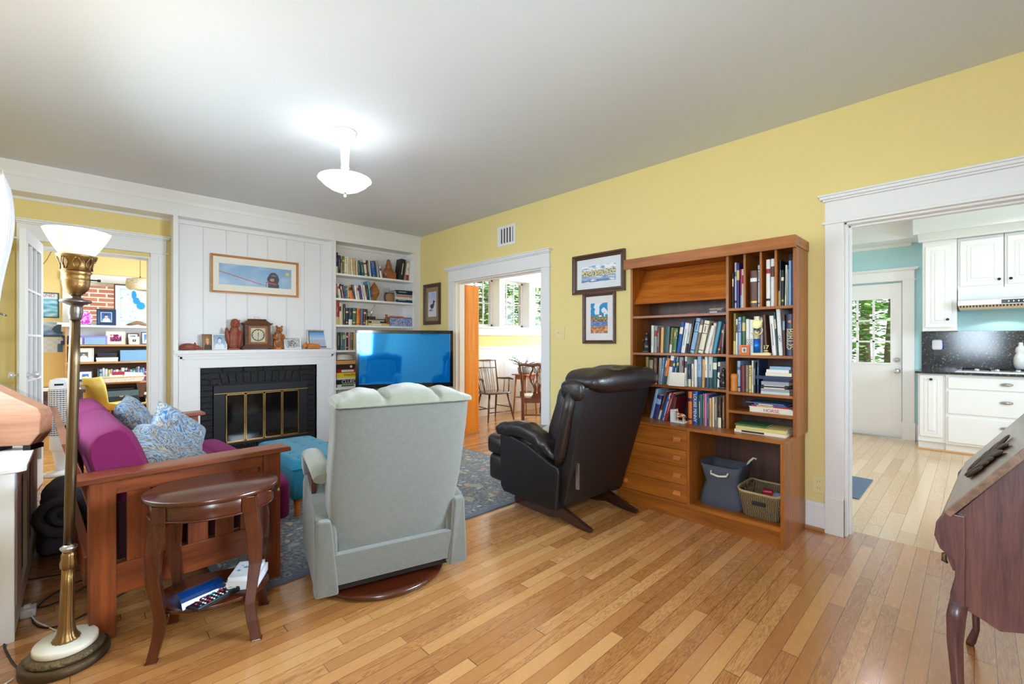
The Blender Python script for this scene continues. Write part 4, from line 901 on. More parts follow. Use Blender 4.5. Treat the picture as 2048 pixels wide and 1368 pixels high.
# flame-shaped carving with pale bands
fl = thing('flame_carving', 'leaf-shaped brown wooden sculpture with two pale diagonal stripes', 'carving', (2.845, 5.63, z2))
pr = [(.028, 0), (.034, .012), (.03, .03), (.05, .06), (.074, .105), (.072, .145), (.045, .195), (.018, .235), (0, .26)]
obj('body', MB().lathe(pr, seg=32, sy=.45), RW2, fl)
PL = wood('pale_stripe', srgb(226, 170, 104), srgb(206, 140, 80), .4, 'X', 1, .1)
for zc in (.105, .165):
    m = MB(); pts = []
    for k in range(13):
        u = -1 + 2 * k / 12; z = zc + u * .028; r = .07 if zc < .12 else .055; pts.append((u * r, -.45 * r * 1.15 * math.sqrt(max(.05, 1 - u * u)), z))
    obj('stripe', m.tube(pts, .0022, 6), PL, fl)
# woven pack basket with a small photo in it
bk = thing('pack_basket', 'small tan woven basket with dark strap on the second white shelf', 'basket', (3.07, 5.63, z2))
WICK = pattern_mat('tan_wicker', [(0, srgb(150, 104, 66)), (.5, srgb(190, 146, 102)), (1, srgb(120, 80, 48))], 60, .7, 'wave', (1, 1, 2.2), 1.5)
obj('body', MB().lathe([(.056, 0), (.062, .004), (.066, .05), (.054, .10), (.06, .125), (.056, .125), (.05, .10), (.05, .1)], seg=28, sy=.75), WICK, bk)
obj('strap', MB().tube([(-.05, -.02, .12), (-.085, -.02, .1), (-.088, -.02, .04), (-.06, -.02, .01)], .005, 6), BLACKM, bk)
obj('rim', MB().lathe([(.056, .118), (.064, .118), (.064, .128), (.056, .128), (.056, .118)], seg=28, sy=.75, cap=False), mat('dark_strap', (.04, .03, .03), .6), bk)
frame('photo_frame', 'small photo card tucked in behind the tan pack basket', (3.078, 5.715, z2), .085, .21, .004, SILV, lambda u, v: lerp((90, 130, 170), (230, 236, 240), v * .7 + .3 * nz(u * 5, v * 5)), 10, 20, tilt=4, dep=.006)
zz = z2
for i, (w, h, c) in enumerate(((.27, .022, 'navy'), (.26, .020, 'teal'), (.27, .018, 'white'), (.25, .018, 'cream'), (.25, .018, 'orange'), (.26, .018, 'skyblue'), (.25, .022, 'black'), (.27, .022, 'black'), (.28, .014, 'black'))):
    if i in (6, 7): pass
    lying(3.27 + rb.uniform(-.008, .008), 5.57, zz, w, .15, h - .0006, c, f'{NICE.get(c, c)} book, {ORD[i]} from the bottom of the flat stack right of the basket', group='flat stack on the second white shelf', band=i % 2, tcol='skyblue' if i % 3 else 'white'); zz += h
# third shelf
zz = z3
for i, (w, h, c, x) in enumerate(((.30, .035, 'straw', 2.885), (.27, .026, 'black', 2.87), (.22, .012, 'cream', 2.85), (.24, .016, 'brown', 2.86))):
    lying(x, 5.57, zz, w, .15, h - .0006, c, f'{NICE.get(c, c)} book, {ORD[i]} from the bottom of the flat stack under the silver bird', group='flat stack on the third white shelf', band=1 if i < 2 else 0, tcol='white'); zz += h
sb = thing('bird_figurine', 'thin silver bird figurine on a black block on the third white shelf', 'figurine', (2.80, 5.64, zz + .0006))
obj('base', MB().box(-.05, -.04, 0, .05, .04, .035), BLKF, sb, .004)
m = MB(); m.tube([(0, 0, .034), (.01, 0, .08), (.02, 0, .12), (.045, 0, .165), (.05, 0, .19), (.07, 0, .195)], [.004, .006, .014, .008, .007, .002], 8)
m.tube([(.015, 0, .11), (-.03, -.01, .09), (-.06, -.01, .10)], [.008, .004, .001], 6)
obj('bird', m, CHROME, sb)
solo('vase', MB().lathe([(.03, 0), (.04, .01), (.046, .04), (.034, .08), (.016, .105), (.015, .15), (.019, .158), (.014, .158), (.012, .15)], seg=28), mat('amber_wood_turned', srgb(150, 84, 36), .25, coat=.4), 'small brown bottle vase beside the blue patterned box', 'vase', (3.012, 5.61, z3))
BLP = pattern_mat('blue_floral_paper', [(0, srgb(70, 90, 160)), (.42, srgb(88, 108, 178)), (.5, srgb(206, 214, 236)), (.6, srgb(92, 112, 180)), (1, srgb(200, 208, 232))], 26, .6, distort=2, bump=0)
solo('box', MB().box(-.17, 0, 0, .17, .15, .115), BLP, 'blue and white floral box at the right end of the third white shelf', 'box', (3.22, 5.57, z3), bevel=.003)
lying(3.22, 5.575, z3 + .116, .33, .13, .008, 'navy', 'thin dark blue book lying on the blue floral box', band=0, group='books on the blue floral box')
lying(3.14, 5.57, z3 + .1245, .22, .13, .018, 'orange', 'orange and pink book lying topmost on the blue floral box', rz=4, band=1, tcol='pink', group='books on the blue floral box')
# games on the fifth shelf
zz = z5
for w, h, c, lab, kw in ((.36, .036, 'mint', 'pale green and white game box, lowest in the stack of games', dict(band=1, tcol='green')), (.36, .058, 'black', 'black detective game box with white lettering below the yellow one', dict(txt='CLUEDO', tcol='white', tsize=.062)),
                         (.37, .028, 'cream', 'thin cream game box under the yellow game box', {}), (.37, .060, 'straw', 'yellow property game box with red and white lettering', dict(txt='MONOPOLY', tcol='crimson', tsize=.034)),
                         (.36, .045, 'crimson', 'red game box lying on the yellow game box', dict(band=1, tcol='white')), (.37, .062, 'umber', 'dark brown game box with a white emblem', {}), (.38, .048, 'tan', 'tan wooden game box topmost in the stack', {})):
    o = lying(2.49, 5.56, zz, w, .17, h - .0008, c if c != 'straw' else mat('game_yellow', srgb(238, 212, 40), .4), lab, cat='board game', name='board_game', cov=False, **kw); zz += h
    if 'emblem' in lab: obj('emblem', MB().lathe([(.018, 0), (.018, .0008)], seg=6, M=T(0, -.001, h / 2, rx=90)), cmat('white'), o)
m = MB()
for i in range(7): m.tube([(-.14, -.01, .012 + i * .009), (-.03, -.012 + .004 * (i % 2), .014 + i * .009), (.07, -.01, .010 + i * .008)], .006, 6)
solo('paper_roll', m, PAPER, 'loose pile of rolled white papers on top of the games', 'papers', (2.46, 5.60, zz), kind=None)
# ---- things on the teak bookcase
m = MB(); prf = [(.024, 0), (.026, .01), (.022, .03), (.025, .055), (.022, .075), (.026, .10), (.024, .115), (.015, .122), (0, .122)]
solo('pepper_grinder', m.lathe(prf, seg=24), OC, 'turned honey-coloured wooden grinder on the right-hand teak shelf', 'grinder', (3.235, 1.148, .9006))
tr = thing('trophy', 'gold trophy with blue column and figure 17 on cream base', 'trophy', (3.215, .972, 1.1526), -90)
tr.location = (3.218, .972, 1.1526)
TG = mat('trophy_gold', srgb(222, 208, 150), .35, .5)
obj('base', MB().box(-.055, -.013, 0, .055, .013, .016), mat('cream_marble', srgb(232, 216, 164), .3), tr, .001)
obj('column', MB().lathe([(.019, .016), (.019, .108)], (-.03, 0, 0), 24), mat('trophy_blue', srgb(20, 110, 214), .25, .4), tr)
m = MB(); m.lathe([(.017, .108), (.013, .116), (.007, .128), (.006, .135)], (-.03, 0, 0), 16)
m.lathe([(.031, 0), (.031, .006)], seg=24, M=T(-.028, 0, .207, rx=90)); m.lathe([(.027, .006), (.024, .008)], seg=24, M=T(-.028, 0, .207, rx=90))
pts = [(-.03 + .006 * math.sin(k * .9), 0, .134 + .004 * k) for k in range(8)]; m.tube(pts, [.006, .008, .010, .012, .012, .012, .01, .008], 8)
pts = [(-.03 + .035 * math.cos(a), 0, .165 + .03 * math.sin(a) * (1 if math.cos(a) < 0 else 1.1)) for a in [R(q) for q in range(-150, 60, 15)]]; m.tube(pts, [.002 + .0035 * math.sin(PI * i / (len(pts) - 1)) for i in range(len(pts))], 6)
m.tube([(-.005, 0, .225), (.006, 0, .236), (.002, 0, .222), (.008, 0, .214)], [.006, .003, .006, .002], 6)
obj('figure', m, TG, tr)
text('17', .036, TG, tr, (.026, 0, .052), (90, 0, 0), 'figure_number', ext=.0015)
m = MB(); m.lathe([(.018, 0), (.020, .004), (.008, .006)], (.026, 0, .016), 16, sy=.4); m.lathe([(.010, .010), (.016, .014), (.010, .018)], (.026, 0, .016), 16, sy=.4); obj('number_stand', m, TG, tr)
tr.rotation_euler = (0, 0, R(-90))
frame('photo_frame', 'tiny orange wooden photo frame on the teak shelf', (3.216, 1.077, 1.153), .062, .066, .017, mat('orange_stained_wood', srgb(214, 110, 44), .4), lambda u, v: (60, 70, 90) if disc(u, v, .5, .5, .25, .35) else (190, 196, 204), 10, 10, rz=-90, tilt=5, dep=.008, easel=True)
# greeting card, bookend with horse, black figurines
gc = thing('greeting_card', 'white folding card with a peach coloured picture strip on third teak shelf', 'card', (3.195, 1.545, .911), -90)
m = MB(); m.add([(-.062, 0, 0), (.062, 0, 0), (.056, .02, .10), (-.056, .02, .10)], [(0, 1, 2, 3)]); m.add([(-.062, .055, 0), (.062, .055, 0), (.056, .021, .10), (-.056, .021, .10)], [(3, 2, 1, 0)])
obj('card', m, PAPER, gc, solid=.0012)
art('picture', .112, .052, lambda u, v: lerp((240, 220, 190), (214, 150, 110), .5 + nz(u * 6, v * 4)), 20, 10, gc, T(0, .0088, .045, rx=-11))
be = thing('bookend', 'white L-shaped bookend with a spotted brown horse between the cabinet books', 'bookend', (3.17, 1.512, .6456), -90)
m = MB(); m.box(-.055, -.03, 0, .05, .05, .012); m.box(-.055, -.03, .012, -.03, .05, .095); obj('stand', m, WHITE, be, .003)
m = MB(); ell(m, (.012, .01, .052), (.030, .014, .016)); m.tube([(-.008, .01, .06), (-.018, .01, .08), (-.02, .01, .092)], [.010, .008, .007], 8); m.tube([(-.02, .01, .093), (-.034, .01, .082)], [.008, .005], 8)
for x, y in ((-.01, 0), (-.012, .018), (.034, 0), (.036, .018)): m.tube([(x, y, .048), (x - .004, y, .03), (x + .002, y, .012)], [.006, .004, .004], 6)
m.tube([(.04, .01, .058), (.05, .01, .04)], [.004, .003], 6)
carve(obj('horse', m, pattern_mat('spotted_horse', [(0, srgb(240, 226, 206)), (.45, srgb(232, 214, 190)), (.5, srgb(170, 92, 40)), (1, srgb(140, 70, 30))], 60, .4, distort=1, bump=0), be), .002, 2)
def black_fig(loc, h, lab):
    m = MB(); ell(m, (0, 0, h * .25), (.026, .022, h * .25)); ell(m, (0, 0, h * .6), (.018, .016, h * .22)); ell(m, (.004, 0, h * .87), (.014, .014, h * .12)); m.box(-.028, -.025, 0, .028, .025, .012)
    m.tube([(-.016, 0, h * .7), (-.03, -.01, h * .5), (-.01, -.02, h * .42)], .006, 6)
    carve(solo('figurine', m, mat('ebony', (.02, .018, .02), .2), lab, 'figurine', loc, -90), .003, 3)
black_fig((3.25, 1.82, 1.1568), .17, 'dark carved figurine at the left end of the second long teak shelf')
black_fig((3.24, 1.225, .9108), .15, 'black carved figurine at the right end of the third long teak shelf')
# ---- framed pictures, switch, outlet, vent on the yellow wall (facing -X: turned by -90)
DKF = wood('dark_frame_wood', srgb(92, 58, 42), srgb(54, 32, 24), .35, 'X', 1.5, .3)
def harbour(u, v):
    c = (232, 236, 240)
    if .72 < v + .1 * nz(u * 8, 2): c = lerp((236, 240, 244), (130, 160, 200), 2 * max(0, nz(u * 7, v * 9)))
    if .35 < v < .72 + .1 * nz(u * 14, 5):
        q = nz(u * 22, v * 16); c = (70, 110, 70) if q > .12 else (226, 176, 90) if q < -.22 else (214, 216, 204)
    if v < .36: c = lerp((96, 132, 182), (222, 230, 238), .5 + 1.4 * nz(u * 5, v * 30))
    if v < .14: c = lerp(c, (86, 124, 180), .8) if nz(u * 4, v * 10, 4) > -.15 else (236, 238, 240)
    return c
frame('framed_print', 'wide dark framed watercolour of a village shore touching the teak bookcase top', (3.499, 2.455, 1.70), .585, .375, .045, DKF, harbour, 90, 44, mount=.055, mount_v=.065, rz=-90, dep=.028, mm=mat('pale_mount', srgb(222, 226, 232), .7))
def lighthouse(u, v):
    c = (28, 140, 196)
    if v > .62 and nz(u * 4, v * 6, 1) > -.05: c = (224, 228, 236)
    if .50 < v < .56 + .03 * nz(u * 5, 0): c = (60, 130, 70) if nz(u * 20, v * 20) > 0 else (100, 150, 70)
    if .78 < u < .85 and .54 < v < .70: c = (240, 240, 240) if v < .67 else (160, 50, 50)
    if .48 < u < .66 and .54 < v < .60: c = (236, 232, 228)
    if .48 < u < .64 and .60 <= v < .65 - abs(u - .56) * .5: c = (150, 60, 70)
    if .05 < u < .22 and .52 < v < .57: c = (190, 70, 60)
    if .38 < v <= .50: c = lerp((196, 160, 120), (90, 66, 60), .5 + 1.3 * nz(u * 12, v * 22))
    if .24 < v <= .38: c = lerp((60, 90, 160), (140, 160, 210), .5 + nz(u * 6, v * 40))
    if v <= .24 + .06 * nz(u * 4, 3): c = lerp((224, 164, 110), (150, 96, 66), .5 + 1.2 * nz(u * 6, v * 14))
    return c
frame('framed_print', 'tall dark framed bright picture of a lighthouse on rocks', (3.499, 2.445, 1.225), .365, .478, .032, DKF, lighthouse, 50, 80, mount=.055, mount_v=.065, rz=-90, dep=.022, mm=mat('pale_mount2', srgb(226, 222, 222), .7))
def horsepic(u, v):
    c = lerp((222, 216, 226), (170, 190, 224), (v - .35) * 2) if v > .3 else (216, 212, 222)
    if .5 < v and nz(u * 3, v * 4) > .1: c = (206, 200, 220)
    if disc(u, v, .48, .42, .22, .09) or disc(u, v, .66, .54, .09, .13) or disc(u, v, .76, .60, .08, .035): c = (52, 48, 56)
    if (abs(u - .38) < .03 or abs(u - .6) < .03) and .2 < v < .42: c = (52, 48, 56)
    if disc(u, v, .32, .26, .2, .04): c = (120, 116, 140)
    return c
frame('framed_print', 'narrow dark framed picture of a black horse in snow beside the television', (3.499, 5.213, 1.48), .40, .565, .05, DKF, horsepic, 30, 50, mount=.05, mount_v=.06, rz=-90, dep=.025, mm=mat('taupe_mount', srgb(150, 128, 96), .7))
IV = mat('ivory_plastic', srgb(232, 216, 158), .4)
sw = thing('light_switch', 'ivory light switch plate on the yellow wall right of the dining doorway', 'light switch', (3.4995, 2.922, 1.27), -90)
obj('plate', MB().box(-.058, -.006, 0, .058, 0, .128), IV, sw, .002)
for x in (-.024, .024): obj('toggle', MB().box(x - .005, -.018, .056, x + .005, -.006, .072, M=None), IV, sw, .001)
ol = thing('wall_outlet', 'ivory double power outlet low on the yellow wall by the bookcase', 'outlet', (3.4995, .712, .243), -90)
obj('plate', MB().box(-.036, -.006, 0, .036, 0, .115), IV, ol, .002)
for z in (.036, .079):
    q = obj('socket', MB().lathe([(.017, 0), (.017, .003)], seg=20, M=T(0, -.006, z, rx=90)), IV, ol)
    obj('slot', MB().box(-.007, -.0096, z - .004, -.005, -.009, z + .005).box(.005, -.0096, z - .004, .007, -.009, z + .005), mat('slot_black', (.01, .01, .01), .6), q)
vt = thing('wall_vent', 'white metal air vent high on the yellow wall', 'vent', (3.4995, 3.715, 2.345), -90)
obj('frame', MB().box(-.15, -.008, 0, .15, 0, .03).box(-.15, -.008, .20, .15, 0, .23).box(-.15, -.008, .03, -.11, 0, .20).box(.11, -.008, .03, .15, 0, .20), WHITE, vt, .002)
obj('dark_back', MB().box(-.11, -.002, .03, .11, -.001, .20), mat('slot_black', (.01, .01, .01), .6), vt)
for k in range(5): obj('louvre', MB().box(-.002, -.02, .03, .002, 0, .20, M=T(.094 - k * .047, .0, 0, rz=-38)), WHITE, vt)
frame('framed_print', 'wide framed print on the wall opposite the television', (.35, -.599, 1.62), .55, .40, .03, DKF, gf0 if 0 else (lambda u, v: lerp((120, 150, 180), (220, 220, 210), .5 + nz(u * 3, v * 3))), 20, 16, mount=.05, rz=180, dep=.02)
frame('framed_print', 'tall framed print right of the wide one opposite the television', (1.05, -.599, 1.42), .45, .62, .03, DKF, (lambda u, v: lerp((90, 110, 100), (200, 200, 190), .5 + nz(u * 4, v * 4))), 20, 16, mount=.05, rz=180, dep=.02)
frame('framed_print', 'narrow framed print farthest from the window opposite the television', (1.62, -.599, 1.55), .34, .48, .03, DKF, (lambda u, v: lerp((150, 120, 100), (220, 210, 190), .5 + nz(u * 4, v * 4))), 20, 16, mount=.04, rz=180, dep=.02)
# ================================================================ living-room furniture
# futon sofa: local X = depth (front is +X), local Y = length from the near arm
fu = thing('futon_sofa', 'mission style wooden futon sofa with magenta mattress left of the rug', 'sofa', (-.01, 2.50, 0), 3.2)
for y, nm in ((0, 'near'), (1.70, 'far')):
    def B(m, x0, y0, z0, x1, y1, z1): return m.box(x0, y + y0, z0, x1, y + y1, z1)
    m = MB(); m.prism([(-.02, .664), (-.012, .690), (.80, .690), (.808, .682), (.808, .664)], 'Y', y - .035, y + .095)
    arm = obj('armrest', m, CHERRY['X'], fu, .004)
    obj('leg', B(MB(), .03, -.005, 0, .115, .075, .664), CHERRY['Z'], fu, .003)
    obj('leg', B(MB(), .685, -.005, 0, .765, .075, .664), CHERRY['Z'], fu, .003)
    obj('rail', B(MB(), .115, .010, .598, .685, .05, .664), CHERRY['X'], fu, .002)
    obj('rail', B(MB(), .115, .010, .17, .685, .05, .30), CHERRY['X'], fu, .002)
    for k in range(5):
        x = .15 + k * .1085
        obj('slat', B(MB(), x, .018, .29, x + .08, .042, .61), CHERRY['Z'], fu, .0015)
    m = MB(); m.box(.672, y + .012, .02, .687, y + .06, .60); obj('trim_strip', m, CHERRY['Z'], fu)
obj('shade_panel', MB().box(.12, .062, .30, .69, .074, .545), mat('burgundy_shade', srgb(52, 14, 32), .9), fu)  # added dark sheet: the shade between the slats put in as colour
obj('back_rail', MB().box(.02, .08, .22, .05, 1.70, .34), CHERRY['Y'], fu, .003)
obj('seat_rail', MB().box(.70, .08, .20, .735, 1.70, .31), CHERRY['Y'], fu, .003)
bf = MB()
bf.hexa([(.075, .10, .36), (.105, .10, .36), (.105, 1.68, .36), (.075, 1.68, .36)], [(.06, .10, .42), (.09, .10, .42), (.09, 1.68, .42), (.06, 1.68, .42)])
bf.hexa([(-.03, .10, .76), (0, .10, .76), (0, 1.68, .76), (-.03, 1.68, .76)], [(-.045, .10, .82), (-.015, .10, .82), (-.015, 1.68, .82), (-.045, 1.68, .82)])
for k in range(10):
    y = .13 + k * .165; bf.hexa([(.08, y, .40), (.1, y, .40), (.1, y + .06, .40), (.08, y + .06, .40)], [(-.03, y, .78), (-.01, y, .78), (-.01, y + .06, .78), (-.03, y + .06, .78)])
obj('back_frame', bf, CHERRY['Z'], fu, .002)
MAG = mat('magenta_cotton', srgb(112, 8, 76), .9, var=.08, scale=60, sheen=.0, bump=.25, bscale=350)
MAGD = mat('magenta_dark_cotton', srgb(128, 26, 96), .9, var=.08, scale=60, sheen=.0, bump=.25, bscale=350)
m = MB()
m.soft((.50, .90, .405), (.365, .80, .075), .16, e2=.55, nu=60, nv=16)
m.soft((.80, .90, .36), (.075, .80, .13), .3, nu=60, nv=16)
obj('seat_mattress', m, MAG, fu)
def backm(y0, y1, nm):
    m = MB(); n = 16; ring = []
    # profile in X-Z, leaning back
    for k in range(28):
        a = 2 * PI * k / 28; sp = lambda w, q: math.copysign(abs(w) ** q, w)
        px, pz = .095 * sp(math.cos(a), .62), .235 * sp(math.sin(a), .55)
        ring.append((px, pz))
    ys = [0, .006, .018, .04, .08] + [q / 10 for q in range(2, 9)] + [.92, .96, .982, .994, 1]
    v = []; L_ = y1 - y0
    for t in ys:
        e = min(t, 1 - t); s = .80 + .20 * math.sqrt(min(1, e / .10))
        s = s * (1 + .02 * math.sin(t * 9))
        for px, pz in ring:
            x = px * s + .012 * nz(t * 5, pz * 6, y0); z = pz * (.93 + .07 * math.sqrt(min(1, e / .1)))
            q = Vector((x, 0, z)); q = Matrix.Rotation(R(-17), 3, 'Y') @ q
            v.append((.155 + q.x, y0 + L_ * t, .635 + q.z))
    nr = len(ring); f = [(i * nr + k, i * nr + (k + 1) % nr, (i + 1) * nr + (k + 1) % nr, (i + 1) * nr + k) for i in range(len(ys) - 1) for k in range(nr)]
    m.add(v, f, 0, True); m.add(v[:nr], [tuple(range(nr))[::-1]], 0, False); m.add(v[-nr:], [tuple(range(nr))], 0, False)
    return m
m = backm(.105, .94, 0); m2 = backm(.925, 1.69, 0); k = len(m.v); m.v += m2.v; m.f += [tuple(k + i for i in f) for f in m2.f]; m.m += m2.m; m.sm += m2.sm
obj('back_mattress', m, MAG, fu)
PIL = pattern_mat('blue_leaf_print_fabric', [(0, srgb(40, 62, 92)), (.36, srgb(66, 104, 148)), (.45, srgb(160, 178, 196)), (.52, srgb(70, 80, 90)), (.6, srgb(176, 166, 158)), (.68, srgb(78, 94, 110)), (1, srgb(50, 78, 112))], 7, .85, distort=4.5, bump=.15)
def pillow(label, loc, rot, w=.43, h=.43, t=.075):
    def fn(q, s):
        x, y = q.x / (w / 2), q.y / (h / 2)
        pin = 1 + .16 * (abs(x * y)) ** .8 - .05
        th = max(.10, (1 - abs(x) ** 2.6) * (1 - abs(y) ** 2.6)) ** .55
        z = q.z * th + .006 * nz(q.x * 14, q.y * 14, s[2])
        return Vector((q.x * pin, q.y * pin, z))
    m = MB(); n = 22; v = []; f = []
    for side in (1, -1):
        b = len(v)
        for j in range(n + 1):
            for i in range(n + 1):
                x = -1 + 2 * i / n; y = -1 + 2 * j / n
                edge = max(0, (1 - x ** 4) * (1 - y ** 4)) ** .5
                pin = 1 - .09 * (1 - abs(x * y) ** .7) * (abs(x) ** 3 + abs(y) ** 3) / 1.2
                z = side * t * edge * (1 + .12 * nz(x * 2.4, y * 2.4, side * 3 + loc[1])) + .012 * nz(x * 3, y * 3, loc[0] * 9) * edge
                v.append((x * w / 2 * pin, y * h / 2 * pin, z))
        for j in range(n):
            for i in range(n):
                q = (b + j * (n + 1) + i, b + j * (n + 1) + i + 1, b + (j + 1) * (n + 1) + i + 1, b + (j + 1) * (n + 1) + i); f.append(q if side > 0 else q[::-1])
    m.add(v, f, 0, True)
    e = (Vector(rot[:3]).to_track_quat('Z', 'Y').to_matrix() @ Matrix.Rotation(R(rot[3]), 3, 'Z')).to_euler()
    o = solo('throw_pillow', m, PIL, label, 'pillow', loc, 0, 'blue leaf print pillows on the sofa', rot=e); return o
pillow('blue leaf print pillow farthest from the lamp, leaning on the magenta back', (.285, 4.0, .675), (.85, -.18, .45, 4), .40, .40, .06)
pillow('blue leaf print pillow in the middle of the sofa, one corner pointing up', (.43, 3.46, .655), (.66, -.62, .52, 42), .36, .36, .06)
pillow('blue leaf print pillow nearest the side table, slumped on the seat', (.315, 2.97, .635), (.55, -.28, .80, 10), .42, .42, .08)

# side table
st = thing('side_table', 'small oval dark cherry side table with curved legs and lower shelf', 'side table', (.409, 2.275, 0), -21)
def oval(a, b, z0, z1, mi=0, lip=.006):
    m = MB(); pr = [(0, z0), (.985, z0), (1.0, z0 + lip * .6), (1.0, z1 - lip * .5), (.985, z1), (0, z1)]; v = []; f = []; n = 56
    for j in range(n):
        t = 2 * PI * j / n; v += [(a * r * math.cos(t), b * r * math.sin(t), z) for r, z in pr]
    for j in range(n):
        k = (j + 1) % n
        for i in range(len(pr) - 1): f.append((j * 6 + i, k * 6 + i, k * 6 + i + 1, j * 6 + i + 1))
    m.add(v, f, mi, True); return m
TA_, TB_ = .245, .205
obj('tabletop', oval(TA_, TB_, .603, .622), MAHOG['X'], st, 0)
obj('apron', oval(TA_ - .02, TB_ - .02, .535, .603), wood('mahogany_apron', srgb(84, 38, 26), srgb(56, 24, 16), .25, 'X', .8, .4), st)
m = oval(TA_ - .015, TB_ - .015, .535, .543); obj('apron_bead', m, MAHOG['X'], st)
obj('lower_shelf', oval(TA_ - .035, TB_ - .045, .168, .184), MAHOG['X'], st)
for sx, sy in ((-1, -1), (1, -1), (1, 1), (-1, 1)):
    m = MB(); pts = [(.150, .118, .60, .026), (.158, .122, .52, .027), (.172, .132, .42, .026), (.174, .134, .32, .023), (.160, .124, .22, .020), (.152, .119, .15, .020), (.160, .124, .08, .0195), (.178, .136, .0, .0175)]
    v = []; f = []
    for x, y, z, w in pts:
        X, Y = sx * x, sy * y; v += [(X - w, Y - w * .8, z), (X + w, Y - w * .8, z), (X + w, Y + w * .8, z), (X - w, Y + w * .8, z)]
    for i in range(len(pts) - 1):
        for k in range(4): f.append((i * 4 + k, i * 4 + (k + 1) % 4, (i + 1) * 4 + (k + 1) % 4, (i + 1) * 4 + k))
    f += [(0, 1, 2, 3), tuple(range(len(v) - 4, len(v)))[::-1]]
    m.add(v, f); obj('leg', m, MAHOG['Z'], st, .003, sub=0)
d = MB().box(.20, -.07, .548, .2265, .07, .594); dr = obj('drawer', d, MAHOG['Y'], st, .003)
obj('knob', MB().lathe([(.006, 0), (.005, .012), (.011, .018), (.011, .024), (0, .028)], seg=16, M=T(.2265, 0, .572, ry=90)), BRONZE, dr)
for sx in (-1, 1):
    for sy in (-1, 1): obj('corner_block', MB().box(sx * .150 - .022, sy * .155 - .012 if 0 else sy * .138 - .02, .535, sx * .150 + .022, sy * .138 + .022, .603), MAHOG['Z'], st, .002)
# things on its lower shelf
def remote(label, loc, rz, l, w, col, rows_, cols_):
    t = thing('remote_control', label, 'remote control', loc, rz, 'remote controls on the lower shelf')
    m = MB(); m.prism([(-w / 2, 0), (w / 2, 0), (w / 2 - .003, .018), (-w / 2 + .003, .018)], 'Y', -l / 2, l / 2); obj('body', m, col, t, .005, seg=3)
    b = MB()
    r2 = random.Random(int(l * 1000))
    for i in range(rows_):
        for j in range(cols_):
            x = -w * .34 + w * .68 * j / (cols_ - 1); y = -l * .42 + l * .8 * i / (rows_ - 1)
            if r2.random() < .12: continue
            b.soft((x, y, .0185), (.0042, .0034, .0018), .5, nu=8, nv=6, mi=r2.choice([0, 0, 0, 0, 0, 1, 2]))
    obj('buttons', b, [PLASTW, mat('red_button', srgb(220, 50, 80), .4), mat('teal_button', srgb(30, 150, 170), .4)], t)
    obj('ring_button', MB().lathe([(.010, .018), (.012, .0205), (.017, .0205), (.018, .018)], (0, l * .28, 0), 24, cap=False), PLASTW, t)
BLU = mat('glossy_dark_blue_plastic', srgb(10, 50, 110), .18, coat=.6)
remote('black remote with many white buttons beside the white boxes', (.435, 2.225, .1848), -66, .21, .054, mat('black_plastic', (.012, .013, .02), .25, coat=.3), 11, 4)
cr_ = thing('charging_cradle', 'glossy blue curved sleeve lying on the side table lower shelf', 'cradle', (.312, 2.228, .1845), 14)
m = MB(); n = 12; sec = [(-.065 + .13 * i / n, .048 * math.sin(PI * (i / n) ** .75)) for i in range(n + 1)]
m.prism([(x, z + .002) for x, z in sec] + [(.065, .0), (-.065, .0)], 'X', -.045, .115, sm=False)
m2 = MB(); m2.v = [(y if 0 else x, y, z) for x, y, z in m.v]; m2.f = m.f; m2.m = m.m; m2.sm = m.sm
obj('shell', m2, BLU, cr_, .002)
remote('second black remote with small pale buttons half inside the blue sleeve', (.405, 2.165, .1848), -66, .2, .06, mat('black_plastic2', (.01, .011, .016), .3), 10, 4)
WB = mat('white_card_box', srgb(228, 230, 236), .6, var=.03)
g = 'white boxes on the lower shelf'
def cbox(label, x, y, z, w, d, h, rz): 
    t = thing('game_box', label, 'box', (x, y, z), rz, g); obj('box', MB().box(-w / 2, -d / 2, 0, w / 2, d / 2, h), WB, t, .001)
    return t
b1 = cbox('white cardboard box under the box with the blue picture', .530, 2.235, .1846, .12, .16, .036, -30)
b2 = cbox('white box with a blue picture, topmost on the lower shelf', .528, 2.239, .2212, .105, .145, .016, -30)
art('printed_lid', .098, .138, lambda u, v: (70, 150, 190) if nz(u * 5, v * 6, 2) > .22 and .3 < v < .75 else (222, 226, 232), 20, 26, b2, T(0, -.069, .0165, rx=-90))
# ---- floor lamp
lp = thing('floor_lamp', 'brass torchiere floor lamp with glowing white glass shade on marble base', 'floor lamp', (-.045, 2.455, 0)); 
lp.rotation_euler = (Matrix.Rotation(R(1.6), 3, Vector((.72, -.694, 0)).cross(Vector((0, 0, 1))) * -1)).to_euler()
obj('foot', MB().lathe([(.0, 0), (.126, 0), (.130, .006), (.130, .030), (.124, .036), (.0, .036)], seg=64), BRONZE, lp)
m = MB(); m.lathe([(.0, .036), (.108, .036), (.114, .042), (.110, .052), (.100, .060), (.0, .060)], seg=72, ribs=36, amp=.012); obj('ornament_ring', m, mat('patina_brass', srgb(120, 104, 78), .5, .7, var=.4, scale=60, bump=.8, bscale=90), lp)
obj('marble_disc', MB().lathe([(.0, .060), (.090, .060), (.094, .064), (.094, .080), (.090, .085), (.0, .085)], seg=64), mat('white_marble', srgb(238, 234, 220), .25, var=.05, scale=6), lp)
m = MB(); m.lathe([(.0, .085), (.040, .085), (.041, .090), (.034, .098), (.027, .115), (.023, .14), (.0215, .20), (.0195, .30), (.018, .36)], seg=64, ribs=16, amp=.035)
m.lathe([(.018, .36), (.0225, .365), (.024, .385), (.020, .40), (.021, .415), (.017, .425)], seg=48, ribs=8, amp=.06)
obj('lower_column', m, BRASS, lp)
